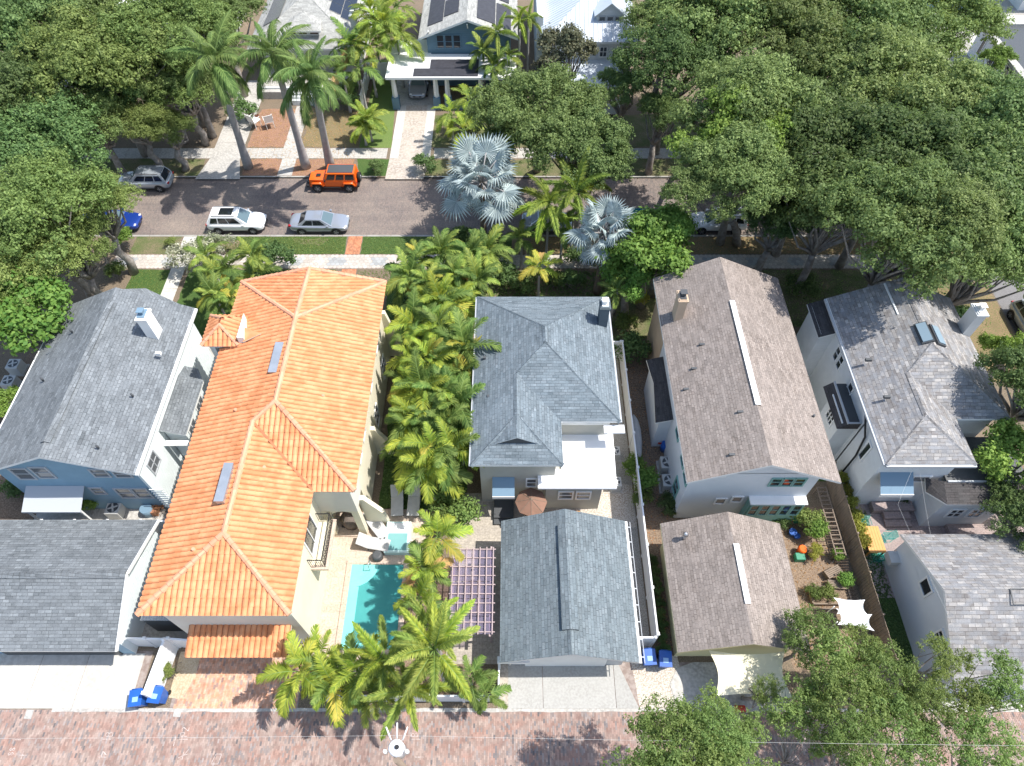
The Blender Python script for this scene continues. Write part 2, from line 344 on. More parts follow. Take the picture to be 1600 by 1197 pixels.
# ------------------------------------------------------------------ mesh helpers
def wloc(o):
    v = Vector((0, 0, 0))
    while o is not None: v += o.location; o = o.parent
    return v
class MB:
    def __init__(s): s.v = []; s.f = []; s.m = []; s.sm = []
    def face(s, pts, mi=0, sm=False):
        b = len(s.v); s.v += [tuple(p) for p in pts]; s.f.append(list(range(b, b + len(pts)))); s.m.append(mi); s.sm.append(sm)
    def box(s, x0, x1, y0, y1, z0, z1, mi=0, M4=None):
        p = [Vector((x, y, z)) for z in (z0, z1) for y in (y0, y1) for x in (x0, x1)]
        if M4 is not None: p = [M4 @ q for q in p]
        b = len(s.v); s.v += [tuple(q) for q in p]
        for f in ((0,2,3,1),(4,5,7,6),(0,1,5,4),(2,6,7,3),(0,4,6,2),(1,3,7,5)):
            s.f.append([b + i for i in f]); s.m.append(mi); s.sm.append(False)
        return s
    def bar(s, p, q, w, h=None, mi=0):
        h = h or w; p = Vector(p); q = Vector(q); d = q - p; L = d.length
        if L < 1e-6: return s
        s.box(-w/2, w/2, -h/2, h/2, 0, L, mi, Matrix.Translation(p) @ d.to_track_quat('Z', 'Y').to_matrix().to_4x4()); return s
    def tube(s, pts, rs, n=8, mi=0, sm=True, cap=True):
        pts = [Vector(p) for p in pts]; b = len(s.v)
        if not hasattr(rs, '__len__'): rs = [rs] * len(pts)
        ref = None
        for i, p in enumerate(pts):
            d = (pts[min(i+1, len(pts)-1)] - pts[max(i-1, 0)]).normalized()
            if ref is None: ref = Vector((1, 0, 0)) if abs(d.x) < .8 else Vector((0, 1, 0))
            a = d.cross(ref).normalized(); c = a.cross(d); ref = c
            for k in range(n):
                an = 2 * math.pi * k / n
                s.v.append(tuple(p + (a * math.cos(an) + c * math.sin(an)) * rs[i]))
        for i in range(len(pts) - 1):
            for k in range(n):
                s.f.append([b+i*n+k, b+i*n+(k+1)%n, b+(i+1)*n+(k+1)%n, b+(i+1)*n+k]); s.m.append(mi); s.sm.append(sm)
        if cap:
            s.f.append([b+k for k in range(n)][::-1]); s.m.append(mi); s.sm.append(False)
            s.f.append([b+(len(pts)-1)*n+k for k in range(n)]); s.m.append(mi); s.sm.append(False)
        return s
    def prism(s, poly, z0, z1, mi=0):
        n = len(poly); s.face([(x, y, z1) for x, y in poly], mi); s.face([(x, y, z0) for x, y in poly][::-1], mi)
        for i in range(n):
            (a, b), (c, d) = poly[i], poly[(i+1) % n]
            s.face([(a,b,z0),(c,d,z0),(c,d,z1),(a,b,z1)], mi)
        return s
    def build(s, name, mats, parent=None, uv=False, bevel=0, subd=0, at=None):
        me = bpy.data.meshes.new(name)
        off = at if at is not None else (wloc(parent) if parent is not None else Vector((0,0,0)))
        off = Vector(off)
        me.from_pydata([(v[0]-off.x, v[1]-off.y, v[2]-off.z) for v in s.v], [], s.f)
        if not isinstance(mats, (list, tuple)): mats = [mats]
        for m_ in mats: me.materials.append(mt[m_] if isinstance(m_, str) else m_)
        me.polygons.foreach_set('material_index', s.m); me.polygons.foreach_set('use_smooth', s.sm)
        if uv:
            lay = me.uv_layers.new(name='UVMap')
            Z = Vector((0,0,1))
            for p in me.polygons:
                n = p.normal
                u = Z.cross(n)
                if u.length < .02: u = Vector((1,0,0)); v = Vector((0,1,0))
                else: u.normalize(); v = n.cross(u)
                for li, vi in zip(p.loop_indices, p.vertices):
                    c = Vector(me.vertices[vi].co) + off; lay.data[li].uv = (c.dot(u), c.dot(v))
        o = bpy.data.objects.new(name, me); COL.objects.link(o)
        if parent is not None: o.parent = parent
        if at is not None: o.location = off - (wloc(parent) if parent is not None else Vector((0,0,0)))
        if bevel:
            b = o.modifiers.new('bevel', 'BEVEL'); b.width = bevel; b.segments = 2
        if subd:
            d = o.modifiers.new('subdivision', 'SUBSURF'); d.levels = subd; d.render_levels = subd
        return o
def tag(o, label=None, cat=None, group=None, kind=None):
    if label: o['label'] = label
    if cat: o['category'] = cat
    if group: o['group'] = group
    if kind: o['kind'] = kind
    return o
def empty(name, loc, label, cat, group=None, rz=0):
    o = bpy.data.objects.new(name, None); COL.objects.link(o); o.location = loc; o.rotation_euler = (0,0,rz)
    o.empty_display_size = .3
    return tag(o, label, cat, group)
def kids(o): return [c for c in bpy.data.objects if c.parent == o]
def copy_tree(o, parent=None, ch=None):
    if ch is None:
        ch = {}
        for c in bpy.data.objects:
            if c.parent: ch.setdefault(c.parent.name, []).append(c)
    n = o.copy(); COL.objects.link(n)
    if parent is not None: n.parent = parent
    for c in ch.get(o.name, []): copy_tree(c, n, ch)
    return n
def sheet(name, x0, x1, y0, y1, z, m, parent=None, kind='structure'):
    b = MB(); b.face([(x0,y0,z),(x1,y0,z),(x1,y1,z),(x0,y1,z)])
    o = b.build(name, m, parent)
    if parent is None: o['kind'] = kind
    return o
def patch(name, pts, z, m, jit=0, parent=None):
    """an uneven-edged sheet of ground"""
    b = MB(); out = []
    n = len(pts)
    for i in range(n):
        a = Vector(pts[i]); c = Vector(pts[(i+1) % n]); k = max(1, int((c-a).length / .5)) if jit else 1
        for j in range(k):
            p = a.lerp(c, j / k); out.append((p.x + random.uniform(-jit, jit), p.y + random.uniform(-jit, jit), z))
    b.face(out); o = b.build(name, m, parent)
    if parent is None: o['kind'] = 'structure'
    return o
# ------------------------------------------------------------------ ground, streets, pavements
sheet('ground', -400, 400, -120, 500, -.15, 'earth')
sheet('street', -120, 37.2, 43.0, 50.5, -.12, 'street')
sheet('side_street', 37.2, 45.2, -60, 140, -.12, 'asphalt')
def block(name, x0, x1, y0, y1, m, top=0.0):
    b = MB(); b.box(x0, x1, y0, y1, -.6, top); o = b.build(name, m); o['kind'] = 'structure'; return o
block('near_block', -120, 37.2, 6.97, 43.0, 'earth')
block('far_block', -120, 37.2, 50.5, 140, 'earth')
block('corner_block', 45.2, 140, -60, 140, 'gravel')
# kerb stones along both sides of the street
for y0, y1 in ((42.84, 43.0), (50.5, 50.66)):
    k = MB(); x = -60
    while x < 36.9:
        if not (y0 > 50 and (-11.2 < x + 1 < -7.2)):
            k.box(x, x + 1.96, y0 - (.02 if y0 < 50 else 0), y1 + (.02 if y0 > 50 else 0), -.3, .012)
        x += 2.0
    o = k.build('kerb', 'kerb'); tag(o, kind='structure')
# grass and beds
ys0, ys1 = 39.1, 40.7
patch('verge', [(-26.0,40.75),(-13.6,40.75),(-13.6,42.8),(-26.0,42.8)], .006, 'grass', .05)
patch('verge', [(-12.3,40.75),(0,40.75),(0,42.8),(-12.3,42.8)], .006, 'grass', .05)
patch('verge', [(-31,40.75),(-27.3,40.75),(-27.3,42.8),(-31,42.8)], .006, 'sparse', .05)
patch('verge', [(1.5,40.75),(36.5,40.75),(36.5,42.8),(1.5,42.8)], .006, 'dryleaf', .1)
patch('bare_patch', [(-24.9,40.9),(-22.7,40.8),(-22.3,42.2),(-24.3,42.7),(-25.1,42.0)], .010, 'dirt', .15)
patch('bare_patch', [(-17.8,42.0),(-15.6,41.8),(-14.9,42.5),(-17.9,42.7)], .010, 'sparse', .15)
patch('verge', [(-13.6,50.7),(-11.1,50.7),(-10.4,53.1),(-14.2,53.1)], .006, 'grass', .05)
patch('verge', [(-24.2,50.7),(-14.4,50.7),(-14.4,53.1),(-24.2,53.1)], .006, 'mulch', .1)
patch('verge', [(-40,50.7),(-28,50.7),(-28,53.1),(-40,53.1)], .006, 'sparse', .1)
patch('verge', [(-8.0,50.7),(36,50.7),(36,53.1),(-7.6,53.1)], .006, 'sparse', .1)
patch('front_lawn', [(-14.2,54.8),(-11.2,54.8),(-11.9,70),(-14.2,70)], .006, 'lawn', .03)
patch('front_bed', [(-19.6,54.9),(-14.3,54.9),(-14.3,60.5),(-19.6,61)], .006, 'dryleaf', .08)
patch('front_bed', [(-24.6,54.9),(-21.2,54.9),(-21.2,61),(-24.6,61)], .006, 'mulch', .1)
patch('front_lawn', [(-7.5,54.9),(36,54.9),(36,60),(-7.5,60)], .006, 'sparse', .1)
patch('front_lawn', [(-9.6,33.4),(-6.2,33.4),(-6.2,39),(-9.6,39)], .006, 'grass', .05)
patch('front_lawn', [(-30,31.5),(-26.9,31.5),(-26.9,39),(-30,39)], .006, 'grass', .08)
patch('front_lawn', [(-25.6,31.5),(-13.9,31.5),(-13.9,39),(-25.6,39)], .006, 'grass', .08)
patch('front_lawn', [(16.5,33),(36,33),(36,39),(16.5,39)], .006, 'sparse', .1)
patch('side_lawn', [(17.9,20.2),(20.6,20.2),(20.6,34),(17.9,34)], .006, 'grass', .05)
patch('side_lawn', [(19.95,9.2),(21.9,9.2),(21.9,18.3),(20.1,18.3)], .008, 'grass', .04)
patch('side_bed', [(-8.3,18.3),(-2.9,18.3),(-2.9,40),(-8.3,38)], .006, 'grass', .1)
patch('side_yard', [(7.95,9.6),(9.9,9.6),(9.9,36),(7.95,36)], .006, 'dirt', .03)
patch('garden_bed', [(15.2,8.8),(19.8,8.8),(19.8,18.5),(15.2,18.5)], .006, 'dirt', .06)
patch('front_bed', [(6.6,31.3),(13.0,32.6),(13.0,39),(6.6,39)], .007, 'sparse', .1)
patch('gravel_strip', [(6.3,9.8),(7.62,9.8),(7.62,31.5),(6.3,31.5)], .006, 'gravel')
patch('gravel_yard', [(3.9,17.0),(7.6,17.0),(7.6,20),(3.9,20)], .010, 'shell', .12)
patch('gravel_apron', [(6.7,7.0),(9.2,7.0),(9.0,9.6),(6.4,9.6)], .008, 'shell', .06)
patch('side_yard', [(33.0,28),(37.0,28),(37.0,37),(33.0,37)], .008, 'dryleaf', .1)
patch('side_yard', [(-35,9),(-29.4,9),(-29.4,31),(-35,31)], .006, 'dirt', .1)
patch('courtyard', [(-29.3,16.3),(-17.9,16.3),(-17.9,19),(-20.9,19),(-20.9,31),(-17.7,31),(-17.7,34),(-21,34),(-29.3,18.4)], .007, 'oldconcrete')
patch('side_path', [(-21.2,10.3),(-17.5,10.3),(-17.5,16.3),(-20.0,16.3)], .009, 'oldconcrete')
# patios
sheet('pool_patio', -11.5, -9.5, 9.6, 18.3, .012, 'travertine')
sheet('pool_patio', -9.5, -5.2, 14.82, 18.3, .012, 'travertine')
sheet('pool_patio', -6.25, -3.6, 7.3, 14.82, .012, 'dirt')
sheet('pool_patio', -9.5, -6.25, 8.6, 9.88, .012, 'travertine')
sheet('back_patio', -3.6, 3.9, 9.2, 19.4, .014, 'paver')
sheet('side_path', -.75, -.2, 7.0, 9.2, .016, 'paver')
sheet('garden_patio', 22.3, 34, 15.0, 19.4, .012, 'pinkpaver')
sheet('garden_patio', 20.7, 22.3, 12.8, 21.5, .012, 'pinkpaver')
# hexagonal pavers of the pavement
def hexwalk(name, x0, x1, y0, y1, z=.02):
    sheet('pavement', x0, x1, y0, y1, z - .014, 'joint')
    a = MB(); r = .20; dx = r * math.sqrt(3); j = 0; y = y0 + r
    ros = [(x0 + 1.2 + 3.35 * k, (y0 + y1) / 2) for k in range(int((x1 - x0) / 3.35) + 1)]
    while y < y1 - r * .6:
        x = x0 + (dx / 2 if j % 2 else 0) + r
        while x < x1 - r * .5:
            g = any(abs(x - rx) < .62 and abs(y - ry) < .38 or (abs(x - rx) < .3 and abs(y - ry) < .55) for rx, ry in ros)
            q = r * .955
            a.face([(x + q * math.sin(R(60*k)), y + q * math.cos(R(60*k)), z + random.uniform(-.003, .004)) for k in range(6)][::-1], 1 if g else 0)
            x += dx
        y += r * 1.5; j += 1
    o = a.build(name, ['hexa', 'hexb']); tag(o, kind='stuff', label='cream and grey hexagonal pavers laid along the near pavement', cat='pavers')
    return o
hexwalk('hexagonal_pavers', -32, 36.5, 39.1, 40.7)
def slabwalk(name, x0, x1, y0, y1, n, m, z=.02, axis='x', gap=.03):
    """concrete slabs, each its own piece"""
    base = sheet(name, x0, x1, y0, y1, z - .012, 'joint')
    L = (x1 - x0 if axis == 'x' else y1 - y0) / n
    for i in range(n):
        b = MB()
        if axis == 'x': b.box(x0 + i*L + gap/2, x0 + (i+1)*L - gap/2, y0, y1, z - .05, z + random.uniform(-.003, .003))
        else: b.box(x0, x1, y0 + i*L + gap/2, y0 + (i+1)*L - gap/2, z - .05, z + random.uniform(-.003, .003))
        b.build('slab', m, base)
    return base
slabwalk('far_pavement', -40, -11.5, 53.2, 54.7, 19, 'oldconcrete')
slabwalk('far_pavement', -7.2, 36, 53.2, 54.7, 28, 'oldconcrete')
slabwalk('front_path', -27.1, -26.0, 31, 42.8, 8, 'concrete', .026, 'y')
slabwalk('front_path', -21.2, -19.9, 54.7, 61.5, 5, 'oldconcrete', .024, 'y')
slabwalk('front_path', -21.0, -19.7, 50.7, 53.2, 2, 'oldconcrete', .024, 'y')
slabwalk('driveway', -27.6, -24.9, 50.4, 66, 6, 'oldconcrete', .028, 'y')
patch('driveway_flare', [(-28.2,50.2),(-24.2,50.2),(-24.9,53.2),(-27.6,53.2)], .034, 'oldconcrete')
slabwalk('driveway', -11.2, -7.5, 53.2, 61.6, 3, 'concrete', .024, 'y')
sheet('driveway_strip', -10.4, -8.3, 53.2, 61.6, .032, 'brownconcrete')
patch('driveway_apron', [(-11.3,50.2),(-7.9,50.2),(-7.5,53.2),(-11.2,53.2)], .024, 'brownconcrete')
slabwalk('carport_floor', -11.8, -7.4, 61.6, 66, 2, 'oldconcrete', .03, 'y')
# pavers with walkway across the verge to the orange house
def brickfield(name, x0, x1, y0, y1, bl, bw, mats, z, label, weights=(1,), rot=False, jitter=.0, pattern=None, parent=None, h=.05):
    b = MB(); j = 0
    if rot:
        x = x0
        while x < x1 - bw * .5:
            y = y0 - (bl * .5 if j % 2 else 0) - random.uniform(0, .03)
            while y < y1:
                a, c = max(y, y0), min(y + bl - .008, y1)
                if c - a > .03:
                    zz = z + random.uniform(-.003, .003)
                    mi = random.choices(range(len(mats)), weights)[0] if pattern is None else pattern(x, y)
                    b.face([(x, a, zz), (x + bw - .008, a, zz), (x + bw - .008, c, zz), (x, c, zz)], mi)
                    if zz > z: b.face([(x, a, zz - h*.2), (x + bw - .008, a, zz - h*.2), (x + bw - .008, a, zz), (x, a, zz)], mi)
                y += bl
            x += bw; j += 1
    o = b.build(name, mats, parent); tag(o, label, 'bricks', kind='stuff')
    return o
sheet('brick_walk_bed', -13.5, -12.35, 31.5, 39.05, .012, 'tileunder')
sheet('brick_walk_bed', -13.5, -12.35, 40.72, 42.84, .012, 'tileunder')
brickfield('walk_bricks', -13.5, -12.35, 31.5, 39.0, .21, .115, ['walkbrick'], .022, 'red brick path through the front lawn of the orange tiled house', rot=True)
brickfield('walk_bricks', -13.5, -12.35, 40.75, 42.84, .21, .115, ['walkbrick'], .022, 'red brick path crossing the verge from kerb to orange tiled house', rot=True)
# ------------------------------------------------------------------ the brick alley
sheet('alley', -120, 37.2, 1.2, 6.97, -.03, 'joint')
block('south_block', -120, 37.2, -60, 1.2, 'earth')
def apat(x, y):
    v = math.sin(x * .9 + 1.3 * math.sin(y * 1.7)) + .8 * math.sin(x * .37 + 2)
    r = random.random()
    if r < .045 + .02 * v: return 1
    return 2 if r < .16 + (.10 * v if v > 0 else 0) else 0
brickfield('alley_bricks', -28.5, 28.5, 1.6, 6.93, .21, .095, ['alley', 'alleydark', 'alleygray'], -.008, 'pinkish brown and charcoal bricks laid lengthwise in the back alley', rot=True, pattern=apat)
patch('alley_edge', [(-24,6.84),(28,6.84),(28,7.02),(-24,7.02)], .006, 'oldconcrete', .03)
# ------------------------------------------------------------------ driveways off the alley
def dslab(parent, pts, m='concrete', z=.03):
    b = MB(); b.prism(pts, z - .06, z); b.build('slab', m, parent)
dw = sheet('driveway', -28.5, -19.6, 7.03, 9.9, .004, 'joint')
for x0, x1 in ((-28.5, -25.52), (-25.49, -23.02), (-22.99, -20.0)): dslab(dw, [(x0+.0,7.0),(x1+.0,7.0),(x1+.0,9.75),(x0,9.75)])
dw = sheet('driveway', -.2, 7.1, 7.03, 9.3, .004, 'joint')
for p in ([(-.2,7.0),(1.62,7.0),(1.62,9.2),(-.2,9.2)], [(1.65,7.0),(5.45,7.0),(5.45,9.2),(1.65,9.2)], [(5.48,7.0),(6.65,7.0),(5.75,9.2),(5.48,9.2)]): dslab(dw, p, 'drive')
dw = sheet('driveway', 9.0, 14.5, 7.03, 9.3, .004, 'joint')
pts = [(8.6,7.15),(9.9,7.0),(14.3,7.0),(14.3,9.3),(9.8,9.3),(8.9,9.0),(8.4,8.2)]
dslab(dw, pts, 'oldconcrete')
sheet('alley_bed', 22.5, 36, 7.0, 8.1, .012, 'concrete')
sheet('brick_drive_bed', -17.9, -11.2, 7.03, 9.95, .012, 'joint')
brickfield('drive_bricks', -17.7, -11.3, 7.0, 9.95, .235, .115, ['drivebrick', 'alley'], .02, 'salmon bricks of the short drive before the tiled garage canopy', weights=(8, 1), rot=True)
patch('sandy_bed', [(-18.1,7.5),(-17.3,7.5),(-17.0,8.6),(-17.0,9.9),(-18.1,9.9)], .028, 'sand', .05)

# ------------------------------------------------------------------ building helpers
def roof(parent, polys, m, th=.16, name='roof', trim='white'):
    b = MB(); cnt = {}
    key = lambda p: (round(p[0], 3), round(p[1], 3), round(p[2], 3))
    for p in polys:
        for i in range(len(p)):
            k = frozenset((key(p[i]), key(p[(i+1) % len(p)]))); cnt[k] = cnt.get(k, 0) + 1
    for p in polys:
        n = (Vector(p[1]) - Vector(p[0])).cross(Vector(p[2]) - Vector(p[1]))
        if n.z < 0: p = p[::-1]
        b.face(p, 0)
        lo = [(q[0], q[1], q[2] - th) for q in p]; b.face(lo[::-1], 1)
        for i in range(len(p)):
            j = (i+1) % len(p)
            if cnt[frozenset((key(p[i]), key(p[j])))] == 1: b.face([p[i], lo[i], lo[j], p[j]], 1)
    return b.build(name, [m, trim], parent, uv=True)
def caps(parent, edges, m, w=.30, h=.05, name='ridge_cap'):
    for p, q in edges:
        p = Vector(p); q = Vector(q); d = (q - p); L = d.length; d.normalize()
        s = d.cross(Vector((0,0,1))).normalized()
        drop = Vector((0,0,-.10 if abs(d.z) > .02 else -.06))
        b = MB(); up = Vector((0,0,h)); n = max(1, int(L / .3))
        for i in range(n):
            a = p + d * (L * i / n); c = p + d * (L * (i+1) / n); e = Vector((0,0,.012))
            b.face([a + up, c + up + e, c + s*w/2 + drop + e, a + s*w/2 + drop]); b.face([a + up, a - s*w/2 + drop, c - s*w/2 + drop + e, c + up + e])
        b.build(name, m, parent, uv=True)
def walls(parent, x0, x1, y0, y1, z0, z1, m, name='wall'):
    b = MB(); b.box(x0, x1, y0, y1, z0, z1); return b.build(name, m, parent)
def gable(parent, x0, x1, y, ze, zr, m, axis='y', th=.12, name='gable_wall', xr=None):
    """triangular wall: axis y = lies in a plane of constant y"""
    b = MB(); c = (x0 + x1) / 2 if xr is None else xr
    if axis == 'y': P = [(x0, y, ze), (x1, y, ze), (c, y, zr)]; Q = [(a, y + th, z) for a, _, z in P]
    else: P = [(y, x0, ze), (y, x1, ze), (y, c, zr)]; Q = [(y + th, a, z) for _, a, z in P]
    b.face(P); b.face(Q[::-1])
    for i in range(3): b.face([P[i], Q[i], Q[(i+1) % 3], P[(i+1) % 3]])
    return b.build(name, m, parent)
def fmat(side, pos, c, z):
    if side == 'S': X, N = Vector((1,0,0)), Vector((0,-1,0)); o = Vector((c, pos, z))
    elif side == 'N': X, N = Vector((-1,0,0)), Vector((0,1,0)); o = Vector((c, pos, z))
    elif side == 'E': X, N = Vector((0,1,0)), Vector((1,0,0)); o = Vector((pos, c, z))
    else: X, N = Vector((0,-1,0)), Vector((-1,0,0)); o = Vector((pos, c, z))
    Z = Vector((0,0,1))
    return Matrix(((X.x, N.x, Z.x, o.x), (X.y, N.y, Z.y, o.y), (X.z, N.z, Z.z, o.z), (0,0,0,1)))
def window(parent, side, pos, c, z, w_, h_, frame='white', pane='glass', mull=1, rail=1, name='window'):
    T = fmat(side, pos, c, z); b = MB(); t_ = .09
    b.box(-w_/2 - t_, w_/2 + t_, -.02, .07, -h_/2 - t_, -h_/2, 0, T); b.box(-w_/2 - t_, w_/2 + t_, -.02, .07, h_/2, h_/2 + t_, 0, T)
    b.box(-w_/2 - t_, -w_/2, -.02, .069, -h_/2, h_/2, 0, T); b.box(w_/2, w_/2 + t_, -.02, .069, -h_/2, h_/2, 0, T)
    for i in range(1, mull + 1):
        x = -w_/2 + w_ * i / (mull + 1); b.box(x - .03, x + .03, -.02, .055, -h_/2, h_/2, 0, T)
    for i in range(1, rail + 1):
        zz = -h_/2 + h_ * i / (rail + 1); b.box(-w_/2, w_/2, -.02, .045, zz - .025, zz + .025, 0, T)
    f = b.build(name, frame, parent)
    g = MB(); g.box(-w_/2, w_/2, -.02, .02, -h_/2, h_/2, 0, T); g.build('pane', pane, f)
    return f
def part(parent, name, m, *boxes):
    b = MB()
    for q in boxes: b.box(*q)
    return b.build(name, m, parent)
def vent(parent, p, m='darkgrey', r=.06, h=.28, name='vent_pipe'):
    b = MB(); b.tube([p, (p[0], p[1], p[2] + h)], [r, r], 8); return b.build(name, m, parent)
def boxvent(parent, p, s=(.2,.12,.1), m='darkgrey', name='roof_vent'):
    b = MB(); b.box(p[0]-s[0], p[0]+s[0], p[1]-s[1], p[1]+s[1], p[2]-.05, p[2]+s[2]); return b.build(name, m, parent)
def chimney(parent, x, y, z0, z1, sx, sy, m, capm='darkgrey'):
    b = MB(); b.box(x-sx, x+sx, y-sy, y+sy, z0, z1)
    b.box(x-sx-.06, x+sx+.06, y-sy-.06, y+sy+.06, z1-.18, z1-.06)
    c = b.build('chimney', m, parent)
    b = MB(); b.box(x-sx+.08, x+sx-.08, y-sy+.08, y+sy-.08, z1, z1+.06)
    b.box(x-.13, x+.13, y-.13, y+.13, z1+.06, z1+.30); b.box(x-.2, x+.2, y-.2, y+.2, z1+.30, z1+.34)
    b.build('flue_cap', capm, c)
    return c
def sl(z0, x0, z1, x1, x): return z0 + (z1 - z0) * (x - x0) / (x1 - x0)

# ------------------------------------------------------------------ 1. blue sided house, far left
H = empty('house', (-24.9, 24, 0), 'two storey blue sided house with slate grey shingle gable roof, left of the orange roof', 'house')
xw, xe, ys, yn, ze, zr, xr = -29.4, -20.7, 17.8, 30.0, 5.5, 7.45, -24.95
roof(H, [[(xw,ys,ze),(xr,ys,zr),(xr,yn,zr),(xw,yn,ze)], [(xe,ys,ze),(xe,yn,ze),(xr,yn,zr),(xr,ys,zr)]], 'sh_blue')
caps(H, [((xr,ys+.9,zr+.02),(xr,yn-1.2,zr+.02))], 'sh_blue', .55, .07, 'ridge_vent')
# little hipped skirt at the street end
roof(H, [[(xw+.3,yn+.05,5.3),(xr,yn+.05,zr-.25),(xr+1.0,yn+1.1,6.2),(xr-1.2,yn+1.3,5.9)], [(xe-.3,yn+.05,5.3),(xr+1.0,yn+1.1,6.2),(xr,yn+.05,zr-.25)]], 'sh_blue', .08, 'porch_roof')
walls(H, xw+.45, xe-.4, ys+.55, yn-.4, 0, 5.52, 'bluewall')
part(H, 'side_wall', 'paleside', (xe-.41, xe-.36, ys+.56, yn-.41, 0, 5.40))
gable(H, xw+.45, xe-.4, ys+.55, 5.52, 7.3, 'bluewall', th=.2)
part(H, 'gutter', 'white', (xe+.0, xe+.13, ys, yn, 5.33, 5.45)); part(H, 'gutter', 'white', (xw-.13, xw, ys, yn, 5.33, 5.45))
part(H, 'corner_board', 'paleside', (xe-.5, xe-.34, ys+.49, ys+.60, 0, 5.4))
for x, z, ww, hh in ((-27.6,4.6,.85,1.15),(-26.4,4.75,.85,1.15),(-23.2,4.7,.8,.8),(-22.0,4.55,.8,.6),(-24.4,2.5,.6,.7),(-22.9,2.2,.8,1.1),(-21.9,2.2,.8,1.1)):
    window(H, 'S', ys+.55, x, z, ww, hh, 'greyvinyl', 'glassb', 0, 1)
window(H, 'E', xe-.36, 19.6, 3.6, .9, 1.1, 'greyvinyl', 'glassb', 1, 1)
part(H, 'stair', 'paleside', *[(-21.2 + .0, -20.4, 18.2 - i*.0, 18.25 + i*.001, 2.8 - i*.28, 2.86 - i*.28) for i in range(9)])
# bay on the east side with its own shingled lean-to
roof(H, [[(-20.98,21.4,4.3),(-19.6,21.4,3.7),(-19.6,25.4,3.7),(-20.98,25.4,4.3)],[(-20.98,25.4,4.3),(-19.6,25.4,3.7),(-20.2,26.4,3.7),(-20.98,26.4,4.0)]], 'sh_blue', .12, 'bay_roof')
walls(H, -21.0, -19.85, 21.7, 25.2, 0, 3.72, 'paleside', 'bay_wall')
for y in (22.5, 24.2): window(H, 'E', -19.85, y, 2.7, .9, 1.0, 'white', 'glassb', 1, 1)
part(H, 'door_hood', 'white', (-21.0,-19.6,21.0,21.35,3.1,3.2))
b = MB(); b.face([(-28.3,18.34,3.1),(-24.9,18.34,3.1),(-24.9,16.95,2.55),(-28.3,16.95,2.55)]); b.face([(-28.3,18.34,3.06),(-28.3,16.95,2.51),(-24.9,16.95,2.51),(-24.9,18.34,3.06)])
b.box(-28.3,-24.9,16.93,17.0,2.42,2.56); b.build('porch_awning', ['greyvinyl'], H)
part(H, 'porch_post', 'white', (-28.2,-28.1,17.05,17.15,0,2.5)); part(H, 'porch_post', 'white', (-25.1,-25.0,17.05,17.15,0,2.5))
chimney(H, -22.2, 27.3, 6.0, 8.0, .30, .42, 'white', 'awn_blue')
for px, py in ((248,525),(197,553)): boxvent(H, G(px+0,py+28,6.3), (.15,.1,.14), 'white')
for x, y in ((-27.5,23.5),(-27.0,27.0),(-22.6,18.9),(-22.0,22.5)): vent(H, (x, y, 5.6 + (4.35-abs(x-xr))/4.35*1.95), 'darkgrey')

# left garage
Gg = empty('garage', (-24, 12.7, 0), 'garage with slate grey shingle roof and white rake board beside the tin shed', 'garage')
xe = -20.2
roof(Gg, [[(-34,9.2,2.7),(xe,9.2,2.7),(xe,12.75,4.05),(-34,12.75,4.05)], [(-34,12.75,4.05),(xe,12.75,4.05),(xe,16.4,2.7),(-34,16.4,2.7)]], 'sh_blue')
caps(Gg, [((-34,12.75,4.08),(xe,12.75,4.08))], 'sh_blue', .5, .06)
walls(Gg, -34, xe-.35, 9.75, 16.0, 0, 2.62, 'bluewall'); gable(Gg, 9.75, 16.0, xe-.45, 2.6, 3.9, 'paleside', 'x', .1); part(Gg, 'side_wall', 'paleside', (xe-.36, xe-.31, 9.76, 15.99, 0, 2.61))
part(Gg, 'garage_door', 'darkgrey', (-27.5,-21.2,9.68,9.76,0,2.3))
for y0, z0, y1, z1 in ((9.2,2.62,12.75,3.97),(16.4,2.62,12.75,3.97)):
    b = MB(); b.bar((xe+.03,y0,z0),(xe+.03,y1,z1),.07,.2); b.build('rake_board','white',Gg)
# tin shed roof squeezed between garage and fence
S = empty('shed', (-19.2, 12, 0), 'narrow lean-to shed with pale corrugated tin roof between garage and orange house', 'shed')
b = MB(); n = 14
for i in range(n):
    x0 = -19.75 + 2.0 * i / n; x1 = -19.75 + 2.0 * (i+1) / n; xm = (x0+x1)/2
    b.face([(x0,10.9,2.1),(xm,10.9,2.14),(xm,13.2,2.34),(x0,13.2,2.3)]); b.face([(xm,10.9,2.14),(x1,10.9,2.1),(x1,13.2,2.3),(xm,13.2,2.34)])
b.build('roof', 'tin', S); walls(S, -19.7, -17.8, 10.95, 13.15, 0, 2.08, 'darkgrey')

# ------------------------------------------------------------------ 2. the orange tiled house
O = empty('house', (-13, 22, 0), 'cream stucco Spanish house under orange barrel tile roof with hips', 'house')
WX, EX, E2 = -17.6, -8.25, -10.45
ze = 6.5; RX = (WX+EX)/2; k = 1.5/4.675
def oz(d): return ze + k * d
ys = 16.3; yn = 31.35; ys2 = 9.88
J = (RX, 27.0, oz(4.675)); N = (RX, yn, oz(4.675)-.3); K = (RX, ys+4.675, oz(4.675))
hw = (E2-WX)/2; RX2 = (E2+WX)/2
Mx = (RX2, ys2+hw, oz(hw)); L = (RX2, ys + 4.675 - (RX-RX2), oz(hw))
NE = (EX, yn, ze); NW = (WX, yn, ze); SE = (EX, ys, ze); SI = (E2, ys, ze); SE2 = (E2, ys2, ze); SW = (WX, ys2, ze)
planes = [[NE, N, J], [NW, J, N], [NE, J, K, SE], [K, L, SI, SE], [SI, L, Mx, SE2], [SE2, Mx, SW], [NW, SW, Mx, L, K, J]]
roof(O, planes, 'tileunder', .14, trim='cream')
